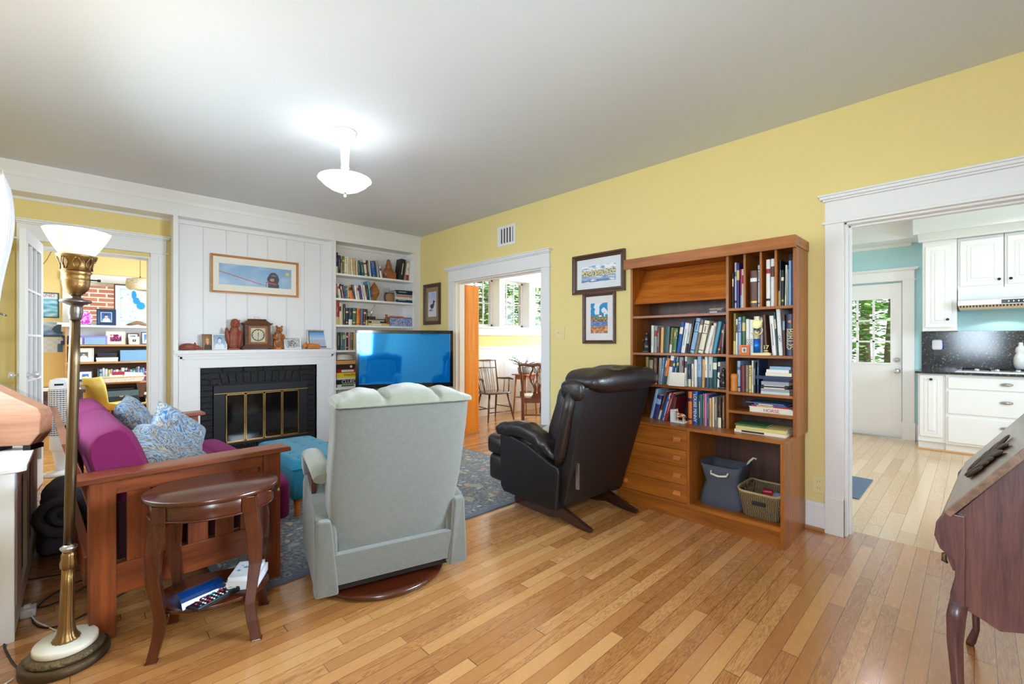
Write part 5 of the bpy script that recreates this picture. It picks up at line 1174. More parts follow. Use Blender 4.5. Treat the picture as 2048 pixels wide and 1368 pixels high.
obj('collar', MB().lathe([(.017, .425), (.020, .430), (.026, .440), (.026, .444), (.018, .450), (.015, .455)], seg=40), STEEL, lp)
obj('stem', MB().lathe([(.0155, .452), (.0165, .6), (.0165, 1.15), (.0145, 1.335)], seg=48, ribs=14, amp=.03), mat('stem_brass', srgb(108, 90, 68), .3, .95, var=.3, scale=4), lp)
m = MB(); m.lathe([(.015, 1.33), (.019, 1.335), (.019, 1.345), (.022, 1.36), (.022, 1.38), (.019, 1.392), (.026, 1.40), (.044, 1.408), (.047, 1.414), (.044, 1.42), (.026, 1.424), (.016, 1.43), (.015, 1.44)], seg=48); obj('bobeche', m, PEWTER, lp)
m = MB(); m.lathe([(.014, 1.44), (.024, 1.45), (.036, 1.468), (.040, 1.49), (.040, 1.502), (.042, 1.508), (.0395, 1.512), (.040, 1.535), (.046, 1.545), (.042, 1.55)], seg=48)
obj('socket_cup', m, BRASS, lp)
m = MB(); m.lathe([(.040, 1.55), (.043, 1.555), (.045, 1.575), (.050, 1.60), (.060, 1.615), (.060, 1.62), (.056, 1.62)], seg=48, cap=False)
for k in range(8):
    a = 2 * PI * k / 8
    for s in (-1, 1):
        pts = [((.0455 + .014 * max(0, (z - 1.57) / .05)) * math.cos(a + s * w), (.0455 + .014 * max(0, (z - 1.57) / .05)) * math.sin(a + s * w), z) for z, w in ((1.555, .05), (1.57, .18), (1.585, .22), (1.60, .12), (1.61, .03))]
        m.tube(pts, .0022, 5)
obj('pierced_crown', m, BRASS, lp)
obj('switch_key', MB().tube([(.038, 0, 1.515), (.058, 0, 1.515), (.062, 0, 1.515), (.070, 0, 1.515)], [.003, .003, .006, .006], 8), BLACKM, lp)
def shade_mat():
    m, nt, p = new_mat('glowing_opal_glass'); L = nt.links.new
    p.inputs['Base Color'].default_value = (.9, .86, .78, 1); p.inputs['Roughness'].default_value = .25
    p.inputs['Emission Color'].default_value = (1, .84, .56, 1); p.inputs['Emission Strength'].default_value = .20
    return m
m = MB(); m.lathe([(.046, 1.618), (.052, 1.625), (.066, 1.65), (.082, 1.685), (.094, 1.715), (.0985, 1.728), (.0965, 1.729), (.092, 1.716), (.079, 1.685), (.063, 1.65), (.048, 1.628)], seg=64, cap=False)
obj('glass_shade', m, shade_mat(), lp)
obj('bulb', MB().soft((0, 0, 1.675), (.022, .022, .034), 1, nu=16, nv=12), mat('lit_bulb', (1, .9, .7), .4, emit=((1, .85, .6), 12)), lp)
for o in lp.children:
    for w_ in o.data.vertices:
        if w_.co.z > 1.30: w_.co.z = 1.30 + (w_.co.z - 1.30) * .864
light('lamp_light', 'POINT', (.0, 2.42, 1.69), 13, (1, .92, .82), radius=.05)

# ---- swivel recliner, grey-green fabric
gr = thing('swivel_recliner', 'grey-green upholstered swivel recliner on a round wooden base', 'armchair', (1.184, 2.243, 0), -14.5)
GF = mat('grey_green_chenille', srgb(99, 100, 93), .95, var=.20, scale=55, sheen=.6, bump=.5, bscale=420)
GF2 = mat('grey_green_chenille_light', srgb(124, 125, 110), .95, var=.14, scale=55, sheen=.6, bump=.4, bscale=420)
obj('round_base', MB().lathe([(.0, .004), (.300, .004), (.322, .012), (.326, .022), (.318, .034), (.29, .040), (.0, .040)], seg=80), MAHOG['X'], gr)
m = MB(); m.box(-.05, -.05, .04, .05, .05, .11); m.box(-.26, -.20, .10, .26, .22, .13); m.tube([(-.24, -.2, .10), (-.24, .2, .10)], .012, 8); m.tube([(.24, -.2, .10), (.24, .2, .10)], .012, 8); m.box(-.28, -.245, .075, .28, -.215, .13)
for s in (-1, 1): m.tube([(s * .27, -.22, .12), (s * .27, -.24, .085), (s * .255, -.25, .10)], .006, 6)
obj('swivel_mechanism', m, BLACKM, gr)
# side bodies
for s, nm in ((-1, 'l'), (1, 'r')):
    m = MB()
    # outline in Y-Z of the side, front at +Y
    pf = [(-.275, .10), (.33, .09), (.36, .12), (.365, .30), (.34, .46), (.28, .50), (-.12, .455), (-.235, .43), (-.262, .40), (-.285, .20)]
    m.prism(pf, 'X', s * .270, s * .372)
    obj('side_panel', m, GF, gr, .022, seg=3)
    m = MB()
    pts = [(s * .325, -.20, .595), (s * .33, -.08, .622), (s * .335, .10, .635), (s * .335, .24, .622), (s * .335, .32, .585), (s * .335, .362, .525), (s * .335, .372, .47)]
    m.tube(pts, [.045, .048, .050, .050, .046, .040, .03], 16, flat=.55)
    obj('arm_pad', m, GF2, gr)
    m = MB(); m.prism([(.0, .46), (.0, .60), (.15, .61), (.27, .595), (.335, .55), (.362, .48), (.355, .44)], 'X', s * .335, s * .356)
    obj('wood_arm', m, MAHOG['Y'], gr, .004)
m = MB(); m.soft((0, .05, .42), (.27, .30, .09), .3, e2=.6); m.soft((0, .34, .34), (.27, .06, .16), .4); obj('seat_cushion', m, GF2, gr)
m = MB(); m.soft((0, .40, .24), (.25, .045, .13), .35); obj('footrest', m, GF2, gr)
obj('lower_frame', MB().box(-.27, -.25, .13, .27, .33, .36), GF, gr, .01)
# back: a slab leaning back, with overhanging tufted top
BY, BZ = -.235, .30
lean = lambda z: BY - (z - BZ) * .235
def back_fn(q, s):
    return q
m = MB()
nx_, nz_ = 16, 20; v = []; f = []
def wid(z):  # half width of back at height z
    return .302 + .020 * min(1, max(0, (z - .30) / .25))
for side in (0, 1):
    for j in range(nz_ + 1):
        z = .225 + (.955 - .225) * j / nz_
        for i in range(nx_ + 1):
            x = -1 + 2 * i / nx_; w = wid(z)
            y = lean(z) - (.030 * (1 - abs(x) ** 4)) + (.16 if side else 0)
            v.append((x * w + .020 * min(1, max(0, (z - .30) / .5)), y, z))
k = (nx_ + 1) * (nz_ + 1)
for j in range(nz_):
    for i in range(nx_):
        a = j * (nx_ + 1) + i; f.append((a, a + 1, a + nx_ + 2, a + nx_ + 1)); f.append((k + a, k + a + nx_ + 1, k + a + nx_ + 2, k + a + 1))
for j in range(nz_):
    a = j * (nx_ + 1); f.append((a, a + nx_ + 1, k + a + nx_ + 1, k + a)); a += nx_; f.append((a, k + a, k + a + nx_ + 1, a + nx_ + 1))
for i in range(nx_): f.append((i, k + i, k + i + 1, i + 1)); a = nz_ * (nx_ + 1) + i; f.append((a, a + 1, k + a + 1, k + a))
m.add(v, f, 0, True); obj('back_panel', m, GF, gr, .02, seg=3)
ZS = .952; HP = [(-.300, .030), (-.275, .045), (-.235, .058), (-.18, .072), (-.115, .066), (-.088, .048), (-.06, .068), (.0, .082), (.05, .086), (.11, .078), (.148, .062), (.166, .046), (.185, .058), (.225, .064), (.265, .056), (.292, .036), (.315, .030), (.335, .024)]
def hx(x):
    for (a0, h0), (a1, h1) in zip(HP, HP[1:]):
        if x <= a1: t = (x - a0) / (a1 - a0); t = t * t * (3 - 2 * t); return h0 + (h1 - h0) * t
    return HP[-1][1]
def tuftx(x): return math.exp(-((x + .088) / .016) ** 2) + math.exp(-((x - .166) / .016) ** 2)
def hr(i, j):
    x = -.300 + .640 * i; H_ = hx(x); a = PI * j; c = tuftx(x) * math.sin(a) ** .5
    e = min(1, (min(i, 1 - i) / .03)) ** .5
    y = lean(ZS) + .095 - (.118 + .02 * (1 - c)) * math.cos(a) * (.92 + .08 * e) - .014 * math.sin(a * 1.0) * (1 - c) * (1 if j < .5 else 0)
    z = ZS + H_ * math.sin(a) ** .62 * (1 - .10 * c) + .004 * nz(x * 20, j * 4) * (1 + 2 * c)
    return (x * 1.0, y, z)
m = MB(); m.grid(hr, 90, 22)
for i in (0, 1): m.add([hr(i, j / 22) for j in range(23)], [tuple(range(23))[::(1 if i else -1)]], 0, False)
obj('headrest_cushion', m, GF2, gr)
m = MB(); m.tube([(-.300 + .64 * t, lean(ZS) + .095 - .138 + (.01 if t in (0, 1) else 0), ZS - .001) for t in (0, .2, .4, .6, .8, 1)], .0028, 6)
obj('seam', m, mat('dark_seam', srgb(90, 92, 84), .9), gr)
m = MB(); m.soft((0, -.02, .60), (.25, .07, .30), .35, nu=36, M=None, fn=lambda q, s: Vector((q.x, q.y - (q.z - .3) * .235, q.z))); obj('back_cushion', m, GF2, gr)
m = MB(); m.hexa([(-.285, -.283, .115), (.285, -.283, .115), (.285, -.25, .115), (-.285, -.25, .115)], [(-.285, -.292, .258), (.285, -.292, .258), (.285, -.255, .262), (-.285, -.255, .262)]); obj('rear_skirt', m, GF, gr, .004)
for s in (-1, 1):
    m = MB(); m.hexa([(s * .268, -.30, .08), (s * .372, -.295, .08), (s * .372, -.20, .08), (s * .268, -.20, .08)][::s], [(s * .30, -.300, .42), (s * .362, -.285, .42), (s * .36, -.20, .42), (s * .30, -.20, .42)][::s]); obj('wing_strip', m, GF, gr, .012, seg=3)

# ---- black leather rocker recliner
bl = thing('leather_recliner', 'black leather recliner with wooden rocker feet in front of the bookcase', 'armchair', (2.665, 2.18, 0), -3.5)
LE = mat('black_leather', srgb(27, 19, 20), .32, var=.25, scale=12, coat=.15, bump=.25, bscale=160); LE2 = mat('black_leatherette', srgb(19, 15, 17), .45, var=.2, scale=10, bump=.2, bscale=200)
DKW = wood('dark_walnut_rocker', srgb(64, 34, 26), srgb(34, 18, 14), .25, 'Y', 1.2, .4)
for s in (-1, 1):
    m = MB(); m.prism([(-.47, .0), (-.475, .022), (-.21, .105), (.26, .105), (.28, .02), (.26, .0), (-.10, .0), (-.2, .02), (-.36, .0)], 'X', s * .255 - .016, s * .255 + .016); obj('rocker_foot', m, DKW, bl, .003)
obj('cross_frame', boxes([(-.26, -.12, .05, .26, -.08, .10), (-.26, .18, .05, .26, .22, .10), (-.24, -.2, .10, .24, .25, .12)]), BLACKM, bl)
for s in (-1, 1):
    m = MB(); pf = [(-.25, .10), (.30, .10), (.335, .14), (.345, .52), (.30, .555), (.02, .50), (-.20, .415), (-.27, .40), (-.28, .36)]
    m.prism(pf, 'X', s * .265, s * .365); obj('side_panel', m, LE2, bl, .012, seg=3)
    def armfn(q, s_, s=s):
        t = (q.y - .05) / .34
        z = q.z - .16 * max(0, -t) ** 1.4 - .03 * max(0, t) ** 2; return Vector((q.x + .006 * math.sin(q.y * 70), q.y, z + .006 * math.sin(q.y * 52 + q.x * 20)))
    m = MB(); m.soft((s * .325, .075, .595), (.072, .325, .058), .42, e2=.75, nu=64, nv=20, fn=armfn); obj('arm_pad', m, LE, bl)
m = MB(); m.soft((0, .10, .42), (.262, .30, .09), .3, e2=.6, nu=40); obj('seat_cushion', m, LE, bl)
m = MB(); m.soft((-.01, .43, .425), (.345, .125, .085), .38, nu=40); m.soft((-.01, .42, .25), (.34, .105, .115), .32, nu=40); obj('footrest', m, LE, bl)
obj('lower_frame', MB().box(-.265, -.24, .11, .265, .30, .38), LE2, bl, .01)
ln = lambda z: -.29 - (z - .12) * .275
m = MB(); v = []; f = []; nx_, nz_ = 14, 22
for side in (0, 1):
    for j in range(nz_ + 1):
        z = .14 + (.955 - .14) * j / nz_
        for i in range(nx_ + 1):
            x = -1 + 2 * i / nx_; w = .335 + .03 * min(1, max(0, (z - .35) / .4)) - .01 * (1 if z < .3 else 0)
            v.append((x * w, ln(z) - .012 * (1 - x ** 4) + (.13 if side else 0), z))
k = (nx_ + 1) * (nz_ + 1)
for j in range(nz_):
    for i in range(nx_):
        a = j * (nx_ + 1) + i; f.append((a, a + 1, a + nx_ + 2, a + nx_ + 1)); f.append((k + a, k + a + nx_ + 1, k + a + nx_ + 2, k + a + 1))
for j in range(nz_):
    a = j * (nx_ + 1); f.append((a, a + nx_ + 1, k + a + nx_ + 1, k + a)); a += nx_; f.append((a, k + a, k + a + nx_ + 1, a + nx_ + 1))
for i in range(nx_): f.append((i, k + i, k + i + 1, i + 1)); a = nz_ * (nx_ + 1) + i; f.append((a, a + 1, k + a + 1, k + a))
m.add(v, f, 0, True); obj('back_panel', m, LE2, bl, .012, seg=3)
yt = ln(.97)
wr = lambda q, s: Vector((q.x, q.y, q.z + .010 * math.sin(q.x * 26 + q.y * 12) * max(0, s[2]) + .006 * nz(q.x * 16, q.y * 16)))
m = MB(); m.soft((.02, yt + .085, .985), (.375, .165, .088), .38, e2=.8, nu=64, nv=24, fn=wr); obj('headrest_cushion', m, LE, bl)
for s in (-1, 1):
    m = MB(); m.soft((s * .335, yt + .12, .93), (.06, .10, .07), .6, nu=24, nv=14, fn=wr)
    v0 = [(s * .345, ln(z) + .11, z) for z in (.92, .8, .65, .5, .42)]; m.tube(v0, [.05, .055, .055, .05, .03], 14); obj('back_wing', m, LE, bl)
m = MB(); m.soft((0, -.08, .64), (.28, .09, .33), .4, nu=40, fn=lambda q, s: Vector((q.x, q.y - (q.z - .3) * .275 + .01 * math.sin(q.z * 22), q.z))); obj('back_cushion', m, LE, bl)
obj('steel_link', boxes([(-.30, -.395, .27, -.285, -.375, .44)]), STEEL, bl)
# folded paper lying on the seat, seen behind the arm
pr_ = solo('folded_newspaper', MB().soft((0, 0, 0), (.16, .11, .014), .3, e2=.5, fn=lambda q, s: Vector((q.x, q.y, q.z + .02 * math.sin(q.x * 9)))), mat('newsprint', srgb(206, 206, 196), .8, var=.2, scale=40), 'folded newspaper lying on the seat of the black leather recliner', 'newspaper', (2.72, 2.33, .535), 12)
# ---- ottoman
ot = thing('storage_ottoman', 'teal upholstered storage ottoman with tufted lid and tapered orange legs', 'ottoman', (1.255, 3.70, 0), 0)
TEALF = mat('teal_linen', srgb(8, 104, 130), .85, var=.08, scale=90, sheen=.1, bump=.25, bscale=400)
obj('body', MB().box(-.205, -.425, .14, .215, .425, .345), TEALF, ot, .012, seg=3)
def tuft(q, s):
    if s[2] <= 0: return q
    dx = ((q.x + .21) / .14) % 1 - .5; dy = ((q.y + .43) / .17) % 1 - .5
    return Vector((q.x, q.y, q.z - .014 * math.exp(-(dx * dx * 18 + dy * dy * 18))))
m = MB(); v = []; f = []; n1, n2 = 30, 56
def top(i, j):
    x = -1 + 2 * i; y = -1 + 2 * j; e = (max(0, 1 - abs(x) ** 10) * max(0, 1 - abs(y) ** 14)) ** .3
    q = Vector((.005 + .218 * x, .435 * y, .352 + .068 * e)); dx = ((q.x + .21) / .14) % 1 - .5; dy = ((q.y + .43) / .17) % 1 - .5
    q.z -= .012 * math.exp(-(dx * dx + dy * dy) * 40) * (1 if e > .9 else 0); return tuple(q)
m.grid(top, n1, n2); m.grid(lambda i, j: (.005 + .218 * (1 - 2 * i), .435 * (-1 + 2 * j), .350), 4, 4)
o = obj('lid', m, TEALF, ot)
b = MB()
for a in range(3):
    for c in range(5): b.soft((-.14 + .14 * a, -.345 + .17 * c, .410), (.008, .008, .005), 1, nu=8, nv=6)
obj('buttons', b, TEALF, o)
for sx in (-1, 1):
    for sy in (-1, 1): obj('leg', MB().lathe([(.014, 0), (.017, .01), (.030, .14)], seg=16, M=T(.005 + sx * .16, sy * .37, .0)), mat('orange_wood_leg', srgb(206, 116, 40), .4, var=.1), ot)
# ---- rug
def rug_mat():
    m, nt, p = new_mat('floral_rug_pile'); L = nt.links.new
    tc = N(nt, 'ShaderNodeTexCoord'); mp = N(nt, 'ShaderNodeMapping'); L(tc.outputs['Object'], mp.inputs[0])
    base = N(nt, 'ShaderNodeTexNoise'); base.inputs['Scale'].default_value = 60; L(mp.outputs[0], base.inputs['Vector'])
    cr = N(nt, 'ShaderNodeValToRGB'); ramp(cr, [(.35, srgb(48, 54, 64)), (.55, srgb(104, 108, 114)), (.75, srgb(160, 160, 158))]); L(base.outputs['Fac'], cr.inputs[0])
    prev = cr.outputs[0]
    for sc, th, col, seed, st_ in ((3.2, .26, srgb(118, 116, 104), 0, (1, 1, 1)), (5, .20, srgb(160, 152, 124), 3, (1, .6, 1)), (9, .19, srgb(206, 128, 92), 5, (1, .7, 1)), (11, .22, srgb(190, 178, 140), 9, (1, .5, 1)), (8, .20, srgb(150, 156, 160), 14, (.6, 1.3, 1)), (15, .20, srgb(196, 192, 180), 21, (.6, 1, 1))):
        mq = N(nt, 'ShaderNodeMapping'); mq.inputs['Location'].default_value = (seed, seed * 1.7, 0); mq.inputs['Scale'].default_value = st_; L(tc.outputs['Object'], mq.inputs[0])
        vo = N(nt, 'ShaderNodeTexVoronoi'); vo.inputs['Scale'].default_value = sc; L(mq.outputs[0], vo.inputs['Vector'])
        w = N(nt, 'ShaderNodeTexNoise'); w.inputs['Scale'].default_value = sc * 3; L(mq.outputs[0], w.inputs['Vector'])
        a = N(nt, 'ShaderNodeMath', operation='MULTIPLY_ADD'); a.inputs[1].default_value = .25; L(w.outputs['Fac'], a.inputs[0]); L(vo.outputs['Distance'], a.inputs[2])
        lt = N(nt, 'ShaderNodeMath', operation='LESS_THAN'); lt.inputs[1].default_value = th + .12; L(a.outputs[0], lt.inputs[0])
        s2 = N(nt, 'ShaderNodeSeparateXYZ'); L(vo.outputs['Color'], s2.inputs[0]); g2 = N(nt, 'ShaderNodeMath', operation='GREATER_THAN'); g2.inputs[1].default_value = .42; L(s2.outputs[0], g2.inputs[0])
        mu = N(nt, 'ShaderNodeMath', operation='MULTIPLY'); L(lt.outputs[0], mu.inputs[0]); L(g2.outputs[0], mu.inputs[1])
        m8 = N(nt, 'ShaderNodeMath', operation='MULTIPLY'); m8.inputs[1].default_value = .8; L(mu.outputs[0], m8.inputs[0])
        mx = N(nt, 'ShaderNodeMixRGB'); mx.inputs[2].default_value = (*col, 1); L(m8.outputs[0], mx.inputs[0]); L(prev, mx.inputs[1]); prev = mx.outputs[0]
    # border band
    sp = N(nt, 'ShaderNodeSeparateXYZ'); L(tc.outputs['Object'], sp.inputs[0])
    def edge(o, h):
        a = N(nt, 'ShaderNodeMath', operation='ABSOLUTE'); L(o, a.inputs[0]); g = N(nt, 'ShaderNodeMath', operation='GREATER_THAN'); g.inputs[1].default_value = h; L(a.outputs[0], g.inputs[0]); return g.outputs[0]
    mxx = N(nt, 'ShaderNodeMath', operation='MAXIMUM'); L(edge(sp.outputs[0], 1.355 - .045), mxx.inputs[0]); L(edge(sp.outputs[1], .92 - .045), mxx.inputs[1])
    mx = N(nt, 'ShaderNodeMixRGB'); mx.inputs[2].default_value = (*srgb(78, 88, 108), 1); L(mxx.outputs[0], mx.inputs[0]); L(prev, mx.inputs[1])
    L(mx.outputs[0], p.inputs['Base Color']); p.inputs['Roughness'].default_value = .95; p.inputs['Sheen Weight'].default_value = .3
    b = N(nt, 'ShaderNodeBump'); b.inputs['Strength'].default_value = .5; b.inputs['Distance'].default_value = .006; L(base.outputs['Fac'], b.inputs['Height']); L(b.outputs[0], p.inputs['Normal']); return m
solo('rug', MB().box(-1.355, -.92, 0, 1.355, .92, .009), rug_mat(), 'dark grey rug with orange and cream floral pattern in front of the fireplace', 'rug', (1.848, 3.38, .0005), 0, bevel=.003)
# ---- television on its console
tv = thing('television', 'large flat black television with a shiny blue-tinted glowing screen by the shelves', 'television', (2.851, 4.83, .56), -27.4)
m = MB(); w, h = 1.157 / 2, .70; z0 = .122
m.box(-w, -.02, z0, w, .045, z0 + h); m.soft((0, .06, z0 + h / 2), (w * .8, .035, h * .42), .2, nu=40)
obj('casing', m, mat('piano_black', (.006, .007, .010), .12, coat=.5), tv, .006)
m = MB()
for a in ((-w, -.026, z0, -w + .04, -.018, z0 + h), (w - .04, -.026, z0, w, -.018, z0 + h), (-w, -.026, z0 + h - .04, w, -.018, z0 + h), (-w, -.026, z0, w, -.018, z0 + .055)): m.box(*a)
obj('bezel', m, MC['piano_black'], tv, .003)
obj('screen', MB().box(-w + .038, -.022, z0 + .05, w - .038, -.0205, z0 + h - .036), mat('blue_glow_screen', (.03, .18, .58), .04, 1, var=0, emit=((0, .30, 1), .16)), tv)  # screen is off; blue of its reflection put in as tint and glow
obj('stand', MB().lathe([(0, .0), (.2, 0), (.2, .01), (.05, .022), (.045, .13), (0, .13)], seg=40, sy=.6), MC['piano_black'], tv)
co = thing('television_console', 'low dark wooden television console hidden behind the grey recliner', 'console', (2.88, 4.86, 0), -27.4)
obj('body', boxes([(-.52, -.2, .06, -.495, .2, .535), (.495, -.2, .06, .52, .2, .535), (-.495, -.19, .06, .495, .19, .085), (-.495, .17, .085, .495, .19, .535), (-.495, -.18, .30, .495, .17, .32)]), DKW, co, .002)
obj('top', MB().box(-.54, -.21, .535, .54, .21, .559), DKW, co, .003)
for s in (-1, 1):
    for q in (-1, 1): obj('foot', MB().box(s * .47 - .02, q * .16 - .02, 0, s * .47 + .02, q * .16 + .02, .06), DKW, co)
# ---- slant-front desk at the right
dk = thing('slant_front_desk', 'dark oak slant-front writing desk with carved ornament and cabriole legs', 'desk', (1.84, .05, 0), -2.5)
# local: X 0..0.78 width, front faces +Y, depth to -Y
SL = math.atan2(.226, .158)
m = MB(); pf = [(-.01, .47), (-.01, .730), (-.175, .966), (-.20, .972), (-.43, .972), (-.43, .44), (-.38, .425), (-.30, .43), (-.22, .46), (-.16, .452), (-.10, .43), (-.06, .45)]
for x in (.012, .758): m2 = MB(); m2.prism(pf, 'X', x, x + .016); obj('side_panel', m2, OAKD['Z'], dk, .001)
for x in (.0, .76):
    pfp = [(.0, .468), (.0, .50), (-.012, .56), (-.008, .60), (.022, .625), (.034, .66), (.030, .70), (.012, .735), (-.032, .735), (-.032, .468)]
    m = MB(); m.prism(pfp, 'X', x, x + .024); obj('corner_post', m, OAKD['Z'], dk, .003)
m = MB(); pfd = [(-.004, .56), (.018, .625), (.030, .66), (.026, .70), (.008, .733), (-.01, .733), (-.02, .56)]
m.prism(pfd, 'X', .026, .756); d = obj('drawer', m, OAKD['X'], dk, .002)
obj('escutcheon', MB().tube([(.05, .004, .60), (.05, .016, .595), (.05, .016, .575), (.05, .008, .57)], [.005, .006, .007, .003], 8), BRONZE, d)
obj('bottom_board', MB().box(.016, -.43, .468, .768, -.004, .482), OAKD['X'], dk, .001); obj('back_board', MB().box(.016, -.44, .47, .768, -.428, .972), OAKD['X'], dk)
obj('top_board', MB().box(-.008, -.44, .972, .79, -.205, .99), OAKD['X'], dk, .003)
Ms = Matrix.Translation((0, .012, .742)) @ Matrix.Rotation(PI - SL, 4, 'X')
m = MB(); m.hexa([(-.012, .014, .738), (.796, .014, .738), (.796, -.002, .727), (-.012, -.002, .727)], [(-.012, -.158, .976), (.796, -.158, .976), (.796, -.175, .965), (-.012, -.175, .965)])
LIDM = wood('desk_lid_oak', srgb(130, 102, 84), srgb(84, 60, 52), .28, 'X', 2.0, .6, bump=.1)
lid = obj('slant_lid', m, LIDM, dk, .002)
# carved ornament on the lid: overlapping leaves
ORM = mat('dark_bronze_ornament', srgb(78, 58, 46), .4, .5, var=.3, scale=30, bump=.5)
m = MB(); nrm = Vector((0, .238, .172)).normalized(); ud = Vector((0, -.172, .238)).normalized(); c0 = Vector((.30, -.072, .857)) + nrm * .002
ro = random.Random(5)
Mo = Matrix(((1, ud.x, nrm.x, c0.x), (0, ud.y, nrm.y, c0.y), (0, ud.z, nrm.z, c0.z), (0, 0, 0, 1)))
for k in range(15):
    a = -70 + 140 * k / 14 + ro.uniform(-10, 10); s = 1 if k % 2 else -1
    x, y = s * (.02 + .055 * abs(math.sin(k * .9))), -.045 + .09 * k / 14
    m.soft((0, 0, 0), (.048, .013, .006), .9, nu=14, nv=8, M=Mo @ T(x * 1.3, y * 1.3, .005, rz=s * (15 + 30 * ro.random())))
m.soft((0, 0, .002), (.042, .07, .007), .9, nu=14, nv=8, M=Mo)
m.tube([(Mo @ Vector((-.075, .0, .004))), (Mo @ Vector((-.10, -.03, .005))), (Mo @ Vector((-.085, -.05, .004)))], .004, 6)
obj('carved_ornament', m, ORM, lid)
for x, y in ((.014, -.018), (.770, -.018), (.014, -.415), (.770, -.415)):
    s = 1 if x < .4 else -1; q = 1 if y > -.2 else -1
    m = MB(); pts = [(x, y, .475), (x - s * .002, y + q * .006, .43), (x - s * .004, y + q * .008, .36), (x, y + q * .004, .26), (x + s * .004, y - q * .002, .16), (x + s * .005, y - q * .004, .08), (x - s * .006, y + q * .010, .02), (x - s * .012, y + q * .016, .0)]
    m.tube(pts, [.020, .021, .018, .0145, .012, .0105, .014, .012], 12); m.box(x - .022, y - .022, .44, x + .022, y + .022, .475) if 0 else None
    obj('leg', m, OAKD['Z'], dk)
# ---- radiator cover, boards on it, curtain, comforter, cords
rc = thing('radiator_cover', 'white painted wooden radiator cover along the left wall', 'radiator cover', (-.335, 3.41, 0))
wpart('top_board', MB().prism([(-.495, 2.735), (-.185, 2.735), (-.165, 2.75), (-.165, 4.09), (-.495, 4.09)], 'Z', .702, .722), WHITE, rc, .004)
m = MB(); m.prism([(-.49, .04), (-.44, .04), (-.42, .0), (-.20, .0), (-.20, .70), (-.49, .70)], 'Y', 2.755, 2.775)
wpart('end_panel', MB().box(-.49, 4.05, 0, -.20, 4.07, .70), WHITE, rc, .002); wpart('end_panel', m, WHITE, rc, .002)
m = MB(); m.box(-.215, 2.775, .62, -.20, 4.05, .70); m.box(-.215, 2.775, .02, -.20, 4.05, .11)
for a, b in ((2.86, 3.06), (3.34, 3.50), (3.80, 4.05)): m.box(-.215, a, .11, -.20, b, .62)
wpart('front_frame', m, WHITE, rc, .002)
m = MB(); m.box(-.225, 2.8, .1, -.218, 4.03, .63); wpart('grille', m, pattern_mat('perforated_grille', [(0, srgb(70, 72, 76)), (.35, srgb(84, 86, 90)), (.5, srgb(150, 152, 156)), (1, srgb(160, 162, 166))], 90, .5, 'voronoi', bump=0), rc)
# house-shaped wooden board box wrapped in clear film
wd = thing('wooden_box', 'house-shaped pale wooden box wrapped in clear film on the radiator cover', 'box', (-.292, 3.22, .7225), -32); wd.scale = (1.28, 1.1, 1.28)
PINK = wood('pink_maple', srgb(200, 148, 114), srgb(160, 104, 76), .4, 'X', .8, .2)
pf = [(-.16, .018), (.11, .018), (.14, .06), (.145, .13), (.135, .155), (-.02, .245), (-.10, .25), (-.16, .20)]
m = MB(); m.prism(pf, 'Y', -.012, .012); obj('front_board', m, PINK, wd, .004)
m = MB(); m.prism([(p[0] * .985, p[1] * .985) for p in pf], 'Y', .0125, .060); obj('body', m, PINK, wd, .004)
for x in (-.12, .0, .10): obj('foot', MB().box(x - .012, -.01, 0, x + .012, .06, .018), BLACKM, wd)
m = MB(); a = [(p[0] * 1.03, p[1] * 1.02 + .002) for p in pf]
m.prism(a, 'Y', -.016, .064); obj('film_wrap', m, glass_mat('clear_film', (.93, .94, .95), ior=1.05), wd)
# curtain by the radiator window, tied back
def curtain(name, label, x, y0, dirn, z1, z0, tie, seed, ztie=1.42):
    m = MB(); nu_, nv_ = 48, 40
    def fn(i, j):
        z = z0 + (z1 - z0) * j
        t = abs(z - ztie) / .7; pinch = .30 + .70 * min(1, t) ** .8 if tie else 1
        w = .42 * pinch; y = y0 + dirn * w * i
        b = .035 * math.sin(i * 26 + seed) * (.4 + .6 * pinch) + (.06 * math.exp(-((z - 2.0) / .35) ** 2) if tie else 0)
        return (x + b, y, z)
    m.grid(fn, nu_, nv_); t = thing(name, label, 'curtain', (x, y0, z0)); t.location = (0, 0, 0)
    obj('panel', m, mat('white_voile', srgb(236, 236, 240), .85, var=.02), t, solid=.002)
    return t
c1 = curtain('curtain', 'white curtain tied back by the radiator window at the left edge', -.40, 4.25, -1, 2.22, .74, True, 1)
obj('tieback', MB().tube([(-.33, 4.06, 1.40), (-.36, 4.12, 1.415), (-.42, 4.27, 1.44), (-.49, 4.30, 1.45)], .006, 6), PEWTER, c1)
c2 = curtain('curtain', 'white curtain hanging beside the window opposite the television', -.40, .78, -1, 2.22, .6, False, 2)
rd = thing('curtain_rod', 'thin dark curtain rod above the radiator window', 'curtain rod', (-.41, 3.2, 2.23))
wpart('rod', MB().tube([(-.41, 2.2, 2.23), (-.41, 4.33, 2.23)], .008, 8), BRONZE, rd); wpart('finial', MB().soft((-.41, 4.35, 2.23), (.018, .024, .018), 1, nu=12, nv=8), BRONZE, rd)
wpart('bracket', MB().tube([(-.41, 4.25, 2.23), (-.44, 4.25, 2.26), (-.50, 4.25, 2.26)], .006, 6), BRONZE, rd)
